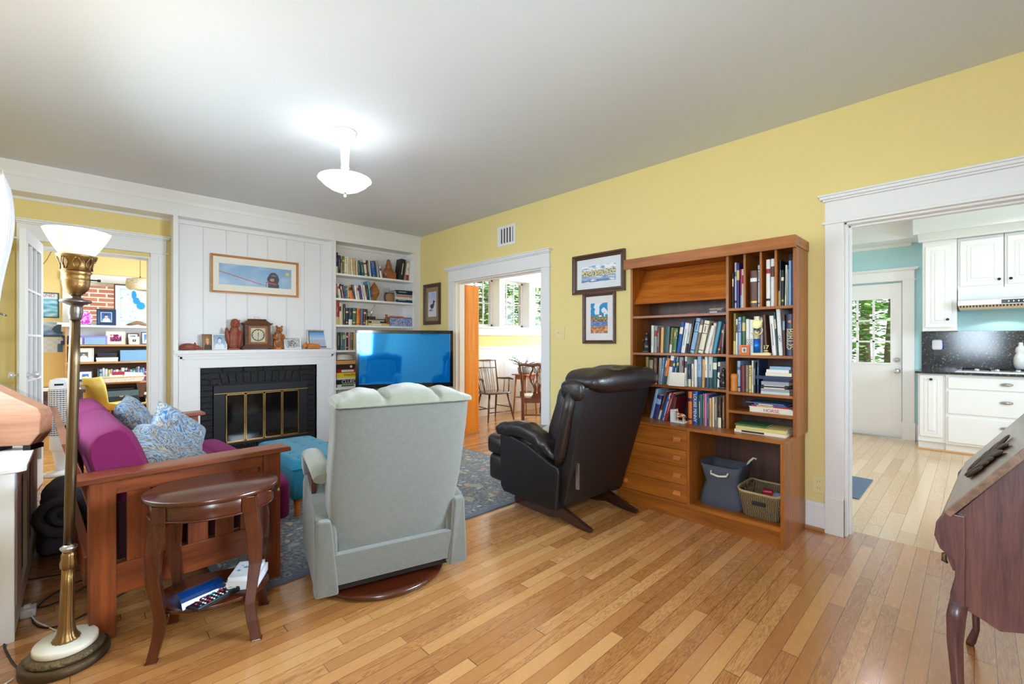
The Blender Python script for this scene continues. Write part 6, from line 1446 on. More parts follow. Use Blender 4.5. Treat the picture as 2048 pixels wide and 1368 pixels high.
# rolled dark comforter on the floor
DG = mat('charcoal_quilt', srgb(84, 80, 92), .8, var=.3, scale=14, bump=.7, bscale=30)
cm = thing('comforter', 'dark grey comforter rolled up on the floor behind the floor lamp', 'blanket', (-.05, 3.72, 0), 0)
m = MB(); rr = lambda q, s: Vector((q.x + .012 * nz(q.x * 16, q.y * 9, q.z * 16), q.y, q.z + .018 * nz(q.x * 14, q.y * 8, q.z * 14 + 5)))
m.soft((-.01, .18, .085), (.135, .30, .085), .6, nu=40, nv=18, fn=rr); m.soft((-.0, .18, .265), (.13, .30, .13), .75, nu=40, nv=18, fn=rr); obj('roll', m, DG, cm)
m = MB(); pts = [((.012 + .0042 * k) * math.cos(k * .42) - .02, -.125 - .01 * math.sin(k * .8), .265 + (.010 + .0036 * k) * math.sin(k * .42)) for k in range(28)]; m.tube(pts, [.016 + .0005 * k for k in range(28)], 8); obj('spiral_fold', m, DG, cm)
# cords and adapter
def cord(name, label, pts, r, mt, group=None):
    # smooth the polyline
    P_ = [Vector(p) for p in pts]
    for _ in range(3):
        Q_ = [P_[0]]
        for a, b in zip(P_, P_[1:]): Q_ += [a * .75 + b * .25, a * .25 + b * .75]
        P_ = Q_ + [P_[-1]]
    return wsolo(name, MB().tube([tuple(p) for p in P_], r, 6), mt, label, 'cord', tuple(P_[0]), group)
BC_ = mat('black_cord', (.012, .012, .012), .5)
cord('extension_lead', 'black power cord looping over the floor beside the radiator cover', [(-.19, 3.05, .004), (-.10, 3.0, .004), (.02, 3.12, .004), (.05, 3.2, .004), (-.02, 3.22, .004), (-.14, 3.1, .004), (-.17, 2.9, .004), (-.1, 2.75, .004), (.02, 2.8, .004), (.2, 2.95, .004), (.42, 3.1, .004)], .0035, BC_)
cord('extension_lead', 'black cord running along the floor behind the sofa leg', [(-.20, 3.42, .004), (-.05, 3.36, .004), (.1, 3.4, .004), (.28, 3.5, .004)], .003, BC_)
cord('extension_lead', 'black cord disappearing under the floor lamp foot', [(-.21, 3.0, .004), (-.24, 2.8, .004), (-.2, 2.6, .004), (-.17, 2.50, .004)], .0035, BC_)
cord('extension_lead', 'white cord curving from the adapter to the floor lamp', [(-.17, 2.96, .03), (-.15, 2.88, .006), (-.10, 2.78, .004), (-.05, 2.66, .004), (-.03, 2.58, .004)], .003, PLASTW)
cord('extension_lead', 'thin white cord running out of the picture at lower left', [(-.18, 2.45, .004), (-.25, 2.38, .004), (-.36, 2.3, .004)], .003, PLASTW)
wsolo('power_adapter', MB().box(-.20, 2.95, 0, -.15, 3.01, .035).box(-.19, 2.965, .035, -.165, 2.99, .05), PLASTW, 'small white power adapter on the floor beside the radiator cover', 'power adapter', (-.175, 2.98, 0), bevel=.004)
# ---- fabric bin and seagrass basket in the bookcase
fb = thing('fabric_bin', 'dark grey fabric bin with white rope handles in the teak cabinet', 'bin', (3.235, 1.205, .1156), -90)
GB = mat('slate_fabric', srgb(72, 76, 88), .85, var=.08, scale=50, bump=.25, bscale=300)
def bin_ring(w, d, z, sq=.28, off=(0, 0)):
    out = []
    for k in range(40):
        a = 2 * PI * k / 40; sp = lambda q, e: math.copysign(abs(q) ** e, q); out.append((off[0] + w * sp(math.cos(a), sq), off[1] + d * sp(math.sin(a), sq), z + .008 * math.cos(2 * a)))
    return out
rings = [bin_ring(.140, .115, .0), bin_ring(.145, .12, .01), bin_ring(.128, .105, .09), bin_ring(.108, .092, .155), bin_ring(.125, .11, .22), bin_ring(.140, .125, .285), bin_ring(.136, .121, .285), bin_ring(.12, .105, .22), bin_ring(.10, .086, .155), bin_ring(.12, .10, .02)]
m = MB(); v = [p for r_ in rings for p in r_]; f = [(i * 40 + k, i * 40 + (k + 1) % 40, (i + 1) * 40 + (k + 1) % 40, (i + 1) * 40 + k) for i in range(len(rings) - 1) for k in range(40)]
f += [tuple(range(40))[::-1], tuple(range(len(v) - 40, len(v)))]; m.add(v, f, 0, True); obj('body', m, GB, fb)
ROPE = mat('white_rope', srgb(226, 222, 210), .8, bump=.6, bscale=200)
obj('rope_handle', MB().tube([(-.055, -.114, .235), (-.05, -.128, .222), (0, -.133, .214), (.05, -.128, .222), (.055, -.114, .235)], .007, 8), ROPE, fb)
obj('rope_handle', MB().tube([(.10, .10, .25), (.115, .115, .29), (.135, .135, .315), (.155, .14, .31)], .007, 8), ROPE, fb)
obj('eyelet', MB().lathe([(.006, 0), (.012, .002), (.006, .004)], seg=16, M=T(-.055, -.118, .235, rx=90)).lathe([(.006, 0), (.012, .002), (.006, .004)], seg=16, M=T(.055, -.118, .235, rx=90)), STEEL, fb)
wb = thing('seagrass_basket', 'woven seagrass basket at the right end of the teak cabinet', 'basket', (3.225, .945, .1156), -90)
SG = pattern_mat('seagrass', [(0, srgb(60, 48, 34)), (.4, srgb(128, 104, 68)), (.6, srgb(176, 152, 104)), (1, srgb(104, 84, 54))], 26, .8, 'wave', (1, 1, 3.2), 6, .8)
m = MB(); rings = [bin_ring(.105, .12, 0, .25), bin_ring(.112, .13, .02, .25), bin_ring(.132, .155, .15, .25), bin_ring(.136, .16, .17, .25), bin_ring(.126, .15, .17, .25), bin_ring(.10, .12, .03, .25)]
v = [p for r_ in rings for p in r_]; f = [(i * 40 + k, i * 40 + (k + 1) % 40, (i + 1) * 40 + (k + 1) % 40, (i + 1) * 40 + k) for i in range(len(rings) - 1) for k in range(40)] + [tuple(range(40))[::-1], tuple(range(len(v) - 40, len(v)))]
m.add(v, f, 0, True); obj('body', m, SG, wb)
obj('braided_rim', MB().tube(bin_ring(.132, .156, .172, .25) + [bin_ring(.132, .156, .172, .25)[0]], .008, 6), wood('rim_braid', srgb(196, 172, 124), srgb(140, 112, 70), .7, 'X', 3, 0, bump=.4), wb)
obj('handle_slot', MB().box(-.04, -.158, .09, .04, -.146, .115), mat('slot_black', (.01, .01, .01), .6), wb, .004)
solo('toy', MB().box(-.03, -.03, 0, .03, .03, .05), mat('red_plastic', srgb(160, 24, 44), .3), 'dark red object lying in the seagrass basket', 'toy', (3.20, .93, .235), 20, bevel=.01)
solo('toy', MB().lathe([(0, 0), (.03, 0), (.032, .03), (.02, .05), (0, .05)], seg=16), mat('grey_blue_plastic', srgb(110, 124, 146), .3), 'grey blue object lying in the seagrass basket', 'toy', (3.19, .868, .23), 20)
# ---- ceiling light
cl = thing('ceiling_light', 'white alabaster glass bowl ceiling light on an ornate white stem', 'ceiling light', (1.349, 3.11, 2.39))
WG = mat('white_enamel', srgb(238, 238, 238), .4)
m = MB(); m.lathe([(0, .35), (.075, .35), (.078, .335), (.070, .325), (.072, .315), (.050, .300)], seg=48, ribs=16, amp=.05); m.lathe([(.050, .300), (.044, .285), (.036, .25), (.030, .20), (.025, .10), (.029, .09), (.02, .07)], seg=48, ribs=10, amp=.07); obj('stem', m, WG, cl)
def ala():
    m, nt, p = new_mat('alabaster_glass'); L = nt.links.new
    tc = N(nt, 'ShaderNodeTexCoord'); no = N(nt, 'ShaderNodeTexNoise'); no.inputs['Scale'].default_value = 9; no.inputs['Distortion'].default_value = 2; L(tc.outputs['Object'], no.inputs['Vector'])
    cr = N(nt, 'ShaderNodeValToRGB'); ramp(cr, [(.35, (.72, .72, .74)), (.6, (1, 1, 1))]); L(no.outputs['Fac'], cr.inputs[0]); L(cr.outputs[0], p.inputs['Base Color']); L(cr.outputs[0], p.inputs['Emission Color']); p.inputs['Emission Strength'].default_value = .40; p.inputs['Roughness'].default_value = .3; return m
m = MB(); m.lathe([(0, -.088), (.05, -.082), (.10, -.062), (.145, -.032), (.172, -.004), (.182, .004), (.178, .012), (.168, .004), (.14, -.022), (.095, -.052), (.05, -.07), (0, -.076)], seg=64, cap=False); obj('glass_bowl', m, ala(), cl)
obj('finial', MB().lathe([(.005, -.088), (.006, -.098), (.010, -.104), (.012, -.112), (.006, -.120), (0, -.122)], seg=16), mat('finial_glass', (.8, .8, .8), .1), cl)
obj('finial_cap', MB().lathe([(.006, -.086), (.006, -.097), (.0, -.097)], seg=12), BRASS, cl)
light('ceiling_bulb', 'POINT', (1.349, 3.15, 2.405), 1.8, (.94, .97, 1), radius=.1)
# ================================================================ kitchen (fronts face -X)
def raised(m, x, y0, y1, z0, z1, fr=.055):
    """a framed front with raised field, face at x"""
    m.box(x, y0, z0, x + .02, y1, z1)
    m.hexa([(x, y0 + fr, z0 + fr), (x, y0 + fr, z1 - fr), (x, y1 - fr, z1 - fr), (x, y1 - fr, z0 + fr)], [(x - .002, y0 + fr + .004, z0 + fr + .004), (x - .002, y0 + fr + .004, z1 - fr - .004), (x - .002, y1 - fr - .004, z1 - fr - .004), (x - .002, y1 - fr - .004, z0 + fr + .004)])
    for a, b, c, d in ((y0 + fr - .008, y0 + fr, z0 + fr, z1 - fr), (y1 - fr, y1 - fr + .008, z0 + fr, z1 - fr), (y0 + fr - .008, y1 - fr + .008, z0 + fr - .008, z0 + fr), (y0 + fr - .008, y1 - fr + .008, z1 - fr, z1 - fr + .008)): m.box(x - .005, a, c, x, b, d)
    f2 = fr + .028
    if y1 - y0 > 2 * f2 + .02 and z1 - z0 > 2 * f2 + .02:
        m.hexa([(x, y0 + f2 - .012, z0 + f2 - .012), (x, y0 + f2 - .012, z1 - f2 + .012), (x, y1 - f2 + .012, z1 - f2 + .012), (x, y1 - f2 + .012, z0 + f2 - .012)], [(x - .008, y0 + f2, z0 + f2), (x - .008, y0 + f2, z1 - f2), (x - .008, y1 - f2, z1 - f2), (x - .008, y1 - f2, z0 + f2)])
    return m
GREYG = mat('cabinet_groove', srgb(206, 207, 210), .6, var=.01)
DKN = mat('dark_knob', srgb(60, 52, 50), .35, .6)
def knob(p, t, x, y, z): return wchild('knob', MB().lathe([(.007, 0), (.006, .012), (.014, .018), (.014, .026), (0, .030)], seg=16, M=T(x, y, z, ry=-90)), DKN, p, t)
def cup(p, t, x, y, z):
    m = MB(); m.soft((x, y, z), (.026, .048, .017), 1, nu=20, nv=10); return wchild('cup_pull', m, mat('brushed_nickel', (.42, .40, .38), .3, .9), p, t)
uc = thing('upper_cabinet', 'tall narrow white wall cabinet with raised panel left of the range hood', 'cabinet', (7.35, .285, 1.368))
wpart('body', MB().box(7.195, .137, 1.368, 7.568, .428, 2.42), WHITE2, uc, .002)
d = wpart('door', raised(MB(), 7.172, .180, .400, 1.41, 2.36), WHITE2, uc, .002); knob(d, uc, 7.172, .213, 1.50)
for (a, b, lab) in ((-.2225, .133, 'white wall cabinet with raised panel above the left half of range hood'), (-.58, -.2275, 'white wall cabinet with raised panel above the right half of range hood')):
    u = thing('upper_cabinet', lab, 'cabinet', (7.37, (a + b) / 2, 1.84))
    wpart('body', MB().box(7.215, a, 1.84, 7.568, b, 2.42), WHITE2, u, .002)
    d = wpart('door', raised(MB(), 7.192, a + .012, b - .022, 1.87, 2.385, .06), WHITE2, u, .002)
    knob(d, u, 7.192, (a + .035) if a > -.3 else (b - .045), 1.925)
cm_ = MB(); cm_.prism([(7.20, 2.421), (7.13, 2.421), (7.12, 2.435), (7.08, 2.455), (7.03, 2.475), (6.99, 2.489), (7.20, 2.489)], 'Y', -.6, .46)
struct('trim_6', cm_, WHITE2, .001)
hd = thing('range_hood', 'slim stainless steel range hood with black control panel', 'range hood', (7.25, -.22, 1.60))
wpart('body', MB().box(7.06, -.60, 1.645, 7.565, .130, 1.70), STEEL, hd, .003)
m = MB(); m.hexa([(7.09, -.60, 1.60), (7.565, -.60, 1.60), (7.565, .115, 1.60), (7.09, .115, 1.60)], [(7.065, -.60, 1.645), (7.565, -.60, 1.645), (7.565, .128, 1.645), (7.065, .128, 1.645)]); wpart('lower_tray', m, CHROME, hd)
m = MB()
for k in range(28): m.box(7.066, .10 - k * .025, 1.622, 7.074, .113 - k * .025, 1.640)
wpart('baffle_filter', m, BLACKM, hd)
wpart('control_panel', MB().box(7.057, -.60, 1.652, 7.06, -.20, 1.694), mat('control_black', (.01, .01, .012), .2), hd)
m = MB()
for k in range(9): m.box(7.055, -.25 - k * .035 - (.012 if 2 < k < 5 else .006), 1.668, 7.0575, -.25 - k * .035, 1.680)
wpart('display_light', m, mat('lit_display', (.6, .9, 1), .4, emit=((.5, .85, 1), 2)), hd)
wpart('chimney', MB().box(7.18, -.60, 1.70, 7.565, .13, 1.84), WHITE2, hd, .002)
GRN = pattern_mat('black_granite', [(0, srgb(16, 16, 19)), (.5, srgb(42, 42, 46)), (.62, srgb(70, 70, 74)), (.74, srgb(176, 176, 180)), (1, srgb(210, 210, 212))], 55, .12, distort=.5, bump=0)
struct('trim_granite_splash', MB().box(7.548, -.9, .905, 7.57, .457, 1.367), GRN)
ct = wsolo('countertop', MB().box(6.95, .157, .88, 7.546, .478, .905).box(6.93, -.9, .88, 7.546, .157, .905), GRN, 'black speckled granite countertop along the kitchen wall', 'countertop', (7.2, 0, .88), bevel=.003)
b1 = thing('base_cabinet', 'narrow white base cabinet with a raised door at the counter end', 'cabinet', (7.25, .35, 0))
wpart('body', MB().box(7.0, .225, .10, 7.565, .455, .879), WHITE2, b1, .002); wpart('toe_kick', MB().box(7.05, .225, .0, 7.56, .455, .10), WHITE2, b1)
d = wpart('door', raised(MB(), 6.978, .248, .438, .16, .862, .045), WHITE2, b1, .002); knob(d, b1, 6.978, .343, .815)
b2 = thing('base_cabinet', 'wide white base cabinet with three drawers under the cooktop', 'cabinet', (7.25, -.1, 0))
wpart('body', MB().box(6.98, -.9, .10, 7.565, .224, .879), WHITE2, b2, .002); wpart('toe_kick', MB().box(7.03, -.9, .0, 7.56, .224, .10), WHITE2, b2)
for z0, z1, zc in ((.722, .85, .79), (.445, .695, .60), (.125, .412, .33)):
    d = wpart('drawer', MB().box(6.960, -.72, z0, 6.98, .205, z1), WHITE2, b2, .006)
    cup(d, b2, 6.957, -.235, zc)
struct('trim_7', boxes([(7.03, .455, 0, 7.05, .47, .02), (7.0, -.9, 0, 7.03, .47, .018)]), wood('oak_shoe2', srgb(220, 176, 124), srgb(196, 146, 96), .4, 'Y'), .004)
ck2 = thing('gas_cooktop', 'stainless steel gas cooktop set in the black granite counter', 'cooktop', (7.2, -.3, .9055))
wpart('tray', MB().hexa([(6.99, -.62, .9055), (7.45, -.62, .9055), (7.45, .135, .9055), (6.99, .155, .9055)], [(7.0, -.61, .922), (7.44, -.61, .922), (7.44, .12, .922), (7.0, .14, .922)]), mat('polished_steel', (.8, .8, .8), .25, .6), ck2, .003)
for y in (-.02, -.17, -.32, -.47): wpart('knob', MB().lathe([(.020, .922 - .9055), (.022, .028), (.018, .042), (0, .044)], (0, 0, 0), 20, M=T(7.05, y, .9055)), CHROME, ck2)
for y in (.0, -.26, -.5):
    m = MB()
    for q in (-.1, 0, .1): m.tube([(7.12, y + q - .02, .935), (7.42, y + q - .02, .935)], .005, 6)
    for x in (7.12, 7.27, 7.42): m.tube([(x, y - .12, .935), (x, y + .09, .935)], .005, 6)
    for x in (7.12, 7.42):
        for q in (-.12, .09): m.tube([(x, y + q, .923), (x, y + q, .935)], .005, 6)
    wpart('grate', m, BLACKM, ck2)
pl = thing('plug_in_device', 'white plug-in device with blue side in the granite backsplash outlet', 'device', (7.5475, .315, 1.13), -90)
obj('body', MB().soft((0, -.03, .075), (.046, .028, .062), .35), PLASTW, pl); obj('blue_side', MB().soft((.047, -.022, .07), (.012, .018, .045), .6), mat('blue_plastic', srgb(30, 70, 200), .35), pl)
obj('outlet_plate', MB().box(-.035, -.004, -.06, .035, 0, .03), mat('black_plate', (.015, .015, .017), .3), pl, .002)
m = MB(); m.soft((0, 0, .10), (.09, .06, .10), .8); m.soft((.02, 0, .22), (.05, .045, .06), 1); m.tube([(.05, 0, .23), (.09, 0, .21), (.10, 0, .24)], .015, 8)
m.tube([(.02, 0, .27), (.03, 0, .31)], .02, 8)
carve(wsolo('ceramic_rooster', MB().add(m.v, m.f, 0, True), mat('white_glaze', (.85, .85, .86), .15, coat=.5), 'white glazed ceramic figure at the right edge of the cooktop', 'figurine', (0, 0, 0)), .006, 2).location = (7.49, -.36, .923)
kr = solo('kitchen_mat', MB().box(-.35, -.25, 0, .35, .25, .008), mat('blue_grey_mat', srgb(96, 116, 140), .9, bump=.3), 'blue grey kitchen mat corner just inside the kitchen doorway', 'mat', (4.75, .88, .0005), 0, bevel=.002)
for i, (x, y) in enumerate(((5.0, .75), (6.3, .75), (5.0, -.6), (6.35, -.35))):
    t = thing('recessed_light', ['recessed ceiling light over the kitchen doorway side', 'recessed ceiling light before the back door', 'recessed ceiling light over the kitchen middle', 'recessed ceiling light above the cooktop'][i], 'ceiling light', (x, y, CZ - .012))
    obj('trim_ring', MB().lathe([(.055, .0), (.085, .0), (.088, .006), (.085, .011), (.055, .011), (.055, 0)], seg=32, cap=False), WHITE2, t); obj('lamp', MB().lathe([(0, .007), (.055, .007)], seg=32, cap=False), mat('lit_downlight', (1, 1, 1), .5, emit=((1, .97, .92), 9)), t)
    light('downlight', 'SPOT', (x, y, CZ - .02), 6.5, (1, .98, .95), radius=.05).data.spot_size = R(150)
hl = light('hood_light', 'SPOT', (7.3, -.22, 1.59), 2.5, (1, .95, .88), radius=.02); hl.data.spot_size = R(140)
# wooden door of the kitchen seen only by its latch at the right jamb
mk = MB().box(3.53, -.288, .83, 3.60, -.2855, .95); o = wsolo('strike_plate', mk, STEEL, 'steel strike plate on the right jamb of kitchen doorway', 'strike plate', (3.56, -.287, .83))
# ================================================================ dining room
WCH = wood('dark_windsor', srgb(104, 66, 48), srgb(58, 34, 26), .35, 'Z', 1.5, .25); WSEAT = wood('windsor_seat', srgb(96, 70, 60), srgb(60, 42, 38), .2, 'X', 1.2, .5)
wc = thing('windsor_chair', 'dark spindle-back windsor armchair by the white panelled dining wall', 'chair', (4.76, 5.36, 0), -28)
m = MB(); m.soft((0, 0, .435), (.255, .225, .022), .55, e2=.5, nu=40); obj('seat', m, WSEAT, wc)
legs = [((-.17, -.14), (-.24, -.21)), ((.17, -.14), (.25, -.21)), ((-.15, .14), (-.20, .25)), ((.15, .14), (.20, .25))]
for (a, b), (c, d) in legs: obj('leg', MB().tube([(a, b, .42), ((a + c) / 2, (b + d) / 2, .22), (c, d, 0)], [.016, .017, .010], 10), WCH, wc)
def lg(k, z): (a, b), (c, d) = legs[k]; t = 1 - z / .42; return (a + (c - a) * t, b + (d - b) * t, z)
for i, j, z in ((0, 1, .14), (2, 3, .14), (0, 2, .20), (1, 3, .20)): obj('stretcher', MB().tube([lg(i, z), lg(j, z)], .008, 8), WCH, wc)
for s in (-1, 1): obj('back_post', MB().tube([(s * .20, .17, .44), (s * .225, .25, .70), (s * .245, .32, .93)], [.013, .013, .010], 8), WCH, wc)
obj('crest_rail', MB().tube([(-.26, .32, .93), (-.12, .335, .935), (.12, .335, .935), (.26, .32, .93)], [.010, .012, .012, .010], 8), WCH, wc)
obj('mid_rail', MB().tube([(-.225, .285, .81), (0, .305, .815), (.225, .285, .81)], .009, 8), WCH, wc)
for k in range(9): x = -.16 + .04 * k; obj('spindle', MB().tube([(x * .9, .19, .45), (x * 1.15, .335 - .01, .93 if k % 3 == 1 else .81)], .005, 6), WCH, wc)
for s in (-1, 1):
    obj('arm_rest', MB().tube([(s * .215, .22, .64), (s * .245, .08, .645), (s * .265, -.06, .655), (s * .285, -.14, .64)], [.012, .016, .018, .012], 8), WCH, wc)
    for y, y2 in ((.04, .06), (-.10, -.07)): obj('arm_spindle', MB().tube([(s * .225, y, .45), (s * .258, y2, .645)], .007 if y > 0 else .010, 8), WCH, wc)
wc.rotation_euler = (0, 0, R(-8))
CH = wood('chippendale_mahogany', srgb(112, 56, 40), srgb(68, 30, 24), .3, 'Z', 1.4, .35)
cc = thing('carved_dining_chair', 'dark mahogany dining chair with pierced carved splat back', 'chair', (4.855, 4.50, 0), -46); cc.scale = (1, 1, .91)
# local: back plane at y=0 facing -Y; seat toward +Y
for s in (-1, 1):
    m = MB(); pts = [(s * .20, .03, 0), (s * .205, 0, .25), (s * .205, -.005, .44), (s * .215, -.03, .65), (s * .235, -.075, .86), (s * .255, -.10, .985)]
    m.tube(pts, [.020, .022, .024, .021, .020, .018], 8); obj('rear_leg', m, CH, cc)
    obj('front_leg', MB().box(s * .22 - .02, .40, 0, s * .22 + .02, .44, .44), CH, cc, .003)
    obj('side_rail', MB().box(s * .212 - .012, 0, .37, s * .212 + .012, .42, .44), CH, cc, .002); obj('stretcher', MB().box(s * .212 - .008, 0, .12, s * .212 + .008, .42, .145), CH, cc)
obj('seat_rail', MB().box(-.21, -.012, .37, .21, .016, .45), CH, cc, .003); obj('front_rail', MB().box(-.21, .41, .37, .21, .435, .44), CH, cc, .003); obj('stretcher', MB().box(-.21, .21, .12, .21, .23, .145), CH, cc)
obj('slip_seat', MB().soft((0, .21, .455), (.21, .21, .03), .35), mat('pale_seat_fabric', srgb(190, 180, 160), .9), cc)
m = MB(); m.tube([(-.275, -.102, .992), (-.2, -.10, 1.0), (-.08, -.105, .985), (0, -.108, 1.005), (.08, -.105, .985), (.2, -.10, 1.0), (.275, -.102, .992)], [.012, .022, .026, .026, .026, .022, .012], 8, flat=1); obj('crest_rail', m, CH, cc)
m = MB(); yb = lambda z: -.005 - (z - .44) * .18 if z > .44 else 0
def sp_(pts, r): m.tube([(x, yb(z) - .0, z) for x, z in pts], r, 8, flat=.6)
m.hexa([(-.10, -.012, .44), (.10, -.012, .44), (.10, .008, .44), (-.10, .008, .44)], [(-.05, -.03, .53), (.05, -.03, .53), (.05, -.012, .53), (-.05, -.012, .53)])
for s in (-1, 1):
    sp_([(s * .045, .52), (s * .03, .58), (s * .05, .66), (s * .085, .72), (s * .105, .80), (s * .085, .87), (s * .06, .92), (s * .07, .985)], [.018, .014, .014, .015, .015, .014, .013, .018])
    sp_([(s * .085, .74), (s * .04, .78), (s * .03, .84), (s * .0, .80)], .010); sp_([(s * .02, .53), (s * .012, .6), (s * .03, .68), (s * .0, .74)], .010)
    sp_([(s * .06, .90), (s * .03, .86), (s * .03, .93), (s * .05, .98)], .010)
sp_([(0, .74), (0, .79), (0, .83), (0, .88), (0, .92)], [.006, .012, .017, .012, .005])
obj('splat', m, CH, cc)
ps = thing('plant_stand', 'tall tapered wooden plant stand with small lower shelf in the dining room', 'stand', (5.52, 5.40, 0), 12)
PSW = wood('stand_cherry', srgb(176, 108, 62), srgb(128, 70, 40), .35, 'Z', 1.3, .3)
obj('top', MB().box(-.19, -.15, .672, .19, .15, .69), PSW, ps, .003); obj('apron', MB().box(-.135, -.11, .60, .135, .11, .672), PSW, ps)
for sx in (-1, 1):
    for sy in (-1, 1): obj('leg', MB().tube([(sx * .125, sy * .10, .67), (sx * .165, sy * .13, 0)], [.020, .013], 4), PSW, ps)
obj('lower_shelf', MB().box(-.14, -.11, .285, .14, .11, .30), PSW, ps, .002)
pp_ = thing('potted_plant', 'grey-green leafy plant in a woven grey pot on the wooden stand', 'plant', (5.50, 5.40, .6905))
obj('pot', MB().lathe([(0, 0), (.09, 0), (.105, .03), (.115, .105), (.108, .11), (.10, .10), (0, .095)], seg=28), pattern_mat('grey_woven', [(0, srgb(90, 90, 92)), (.5, srgb(170, 168, 164)), (1, srgb(120, 118, 116))], 60, .7, 'wave', (1, 1, 2), 2), pp_)
m = MB(); lm = MB(); r9 = random.Random(4)
for k in range(16):
    a = r9.uniform(0, 2 * PI); L_ = r9.uniform(.16, .34); el = r9.uniform(.3, 1.1)
    pts = [(0, 0, .09)]; p = Vector((0, 0, .09)); d = Vector((math.cos(a) * .6, math.sin(a) * .5, el)).normalized()
    for q in range(6):
        d = (d + Vector((math.cos(a) * .18, math.sin(a) * .18, -.06)) + Vector((r9.uniform(-.15, .15), r9.uniform(-.15, .15), r9.uniform(-.1, .1)))).normalized(); p = p + d * L_ / 6; pts.append(tuple(p))
        for s in (-1, 1):
            if q: lm.soft((0, 0, 0), (.022, .008, .002), 1, nu=8, nv=4, M=Matrix.Translation(p) @ Matrix.Rotation(a + s * 1.0 + r9.uniform(-.4, .4), 4, 'Z') @ Matrix.Rotation(-.6, 4, 'Y') @ Matrix.Translation((.018, 0, 0)))
    m.tube(pts, .0025, 5)
obj('stems', m, mat('stem_brown', srgb(80, 74, 60), .7), pp_); obj('foliage', lm, mat('grey_green_leaf', srgb(96, 118, 92), .5, var=.3), pp_, kind='stuff')
solo('storage_box', MB().box(-.08, -.07, 0, .08, .07, .09), mat('dark_woven_box', srgb(84, 78, 66), .8, bump=.5), 'small dark woven box on the lower shelf of the plant stand', 'box', (5.53, 5.39, .3005), 12, bevel=.006)
ac = thing('upholstered_armchair', 'pale upholstered chair with blue patterned cushion behind the carved dining chair', 'armchair', (6.20, 5.14, 0), 8)
UP = mat('pale_upholstery', srgb(198, 196, 186), .9, bump=.2)
obj('seat', MB().soft((0, 0, .36), (.33, .33, .10), .3), UP, ac); obj('backrest', MB().soft((.0, .27, .60), (.33, .09, .30), .35), UP, ac)
for sx in (-1, 1):
    for sy in (-1, 1): obj('leg', MB().tube([(sx * .26, sy * .26, .28), (sx * .28, sy * .28, 0)], [.02, .012], 8), WCH, ac)
solo('cushion', MB().soft((0, 0, 0), (.20, .07, .20), .5), pattern_mat('blue_white_pattern', [(0, srgb(30, 60, 150)), (.5, srgb(40, 80, 180)), (.55, srgb(230, 232, 240)), (1, srgb(220, 226, 240))], 14, .8, distort=2, bump=0), 'blue and white patterned cushion on the pale dining-room chair', 'cushion', (6.12, 5.16, .66), -12)
mm_ = MB(); 
for k in range(9): a = -1.1 + .27 * k; mm_.tube([(0, 0, 0), (.10 * math.sin(a), .02, .10 * math.cos(a)), (.20 * math.sin(a), .06, .16 * math.cos(a) - .02)], [.004, .007, .002], 6)
solo('dried_plant', mm_, mat('dark_frond', srgb(60, 56, 48), .7), 'dark arching dried fronds above the pale chair', 'plant', (6.22, 5.52, .82))
light('dining_fill_light', 'POINT', (6.4, 3.6, 2.3), 25, (1, .98, .95), radius=.2)  # added fill out of view, no fixture here; brightens the dining room
# ================================================================ office
SH = wood('office_shelf_oak', srgb(206, 156, 96), srgb(166, 114, 62), .4, 'X', 1.2, .2); SHD = wood('office_back_brown', srgb(96, 58, 38), srgb(66, 38, 26), .5, 'X', 1.2, .1)
os_ = thing('office_shelves', 'long low wooden office bookshelf under the office window', 'shelves', (.35, 8.47, 0))
FY = 8.33
for z in (1.205, .968, .68, .365): wpart('shelf', MB().box(-.14, FY, z - .025, 1.3, 8.578, z), SH, os_, .002)
wpart('top_board', MB().box(-.19, FY - .04, 1.44, 1.35, 8.36, 1.4695), WHITE, os_, .003)
wpart('back_panel', MB().box(-.15, 8.57, .0, 1.3, 8.578, 1.2), SHD, os_)
wpart('back_panel', MB().box(-.15, 8.57, 1.205, 1.3, 8.578, 1.44), WHITE, os_)
for x in (-.16, 1.3): wpart('side_panel', MB().box(x, FY, 0, x + .02, 8.578, 1.44), SH, os_, .002)
wpart('bracket', MB().hexa([(.60, FY + .01, .45), (.64, FY + .01, .45), (.64, 8.56, .45), (.60, 8.56, .45)], [(.56, FY + .01, .655), (.68, FY + .01, .655), (.68, 8.56, .655), (.56, 8.56, .655)]), SHD, os_)
gf = lambda a, b: (lambda u, v: lerp(a, b, .5 + nz(u * 4, v * 5)))
def fr(x, z, w, h, label, m_, fn, mt=.02, y=FY + .05, tilt=8, fw=.012): return frame('photo_frame', label, (x, y, z + .0006), w, h, fw, m_, fn, 16, 16, mount=mt, tilt=tilt, easel=True, dep=.01)
NAVYF = mat('navy_frame', srgb(10, 50, 90), .4)
fr(.245, 1.4695, .20, .225, 'navy blue framed photo of a smiling person in white on the office sill board', NAVYF, portrait((50, 110, 190), (200, 210, 230), (214, 180, 170), (60, 50, 60), hat=True), .004, 8.31, 6, .045)
mapf = lambda u, v: ((20, 140, 200) if (disc(u, v, .42, .80, .07, .12) or disc(u, v, .48, .64, .09, .10) or disc(u, v, .60, .50, .12, .11) or disc(u, v, .54, .58, .06, .1) or nz(u * 17, v * 19, 3) > .52) else (206, 230, 222)) if .08 < u < .92 and .06 < v < .94 else ((70, 160, 170) if .05 < u < .95 and .03 < v < .97 and int((u + v) * 60) % 2 else (214, 234, 236))
frame('framed_map', 'dark framed blue and mint lake map leaning in the office window', (.575, 8.40, 1.4701), .50, .59, .016, DKF, mapf, 60, 70, mount=.025, tilt=3, mm=mat('pale_mount3', srgb(220, 232, 240), .6), dep=.014)
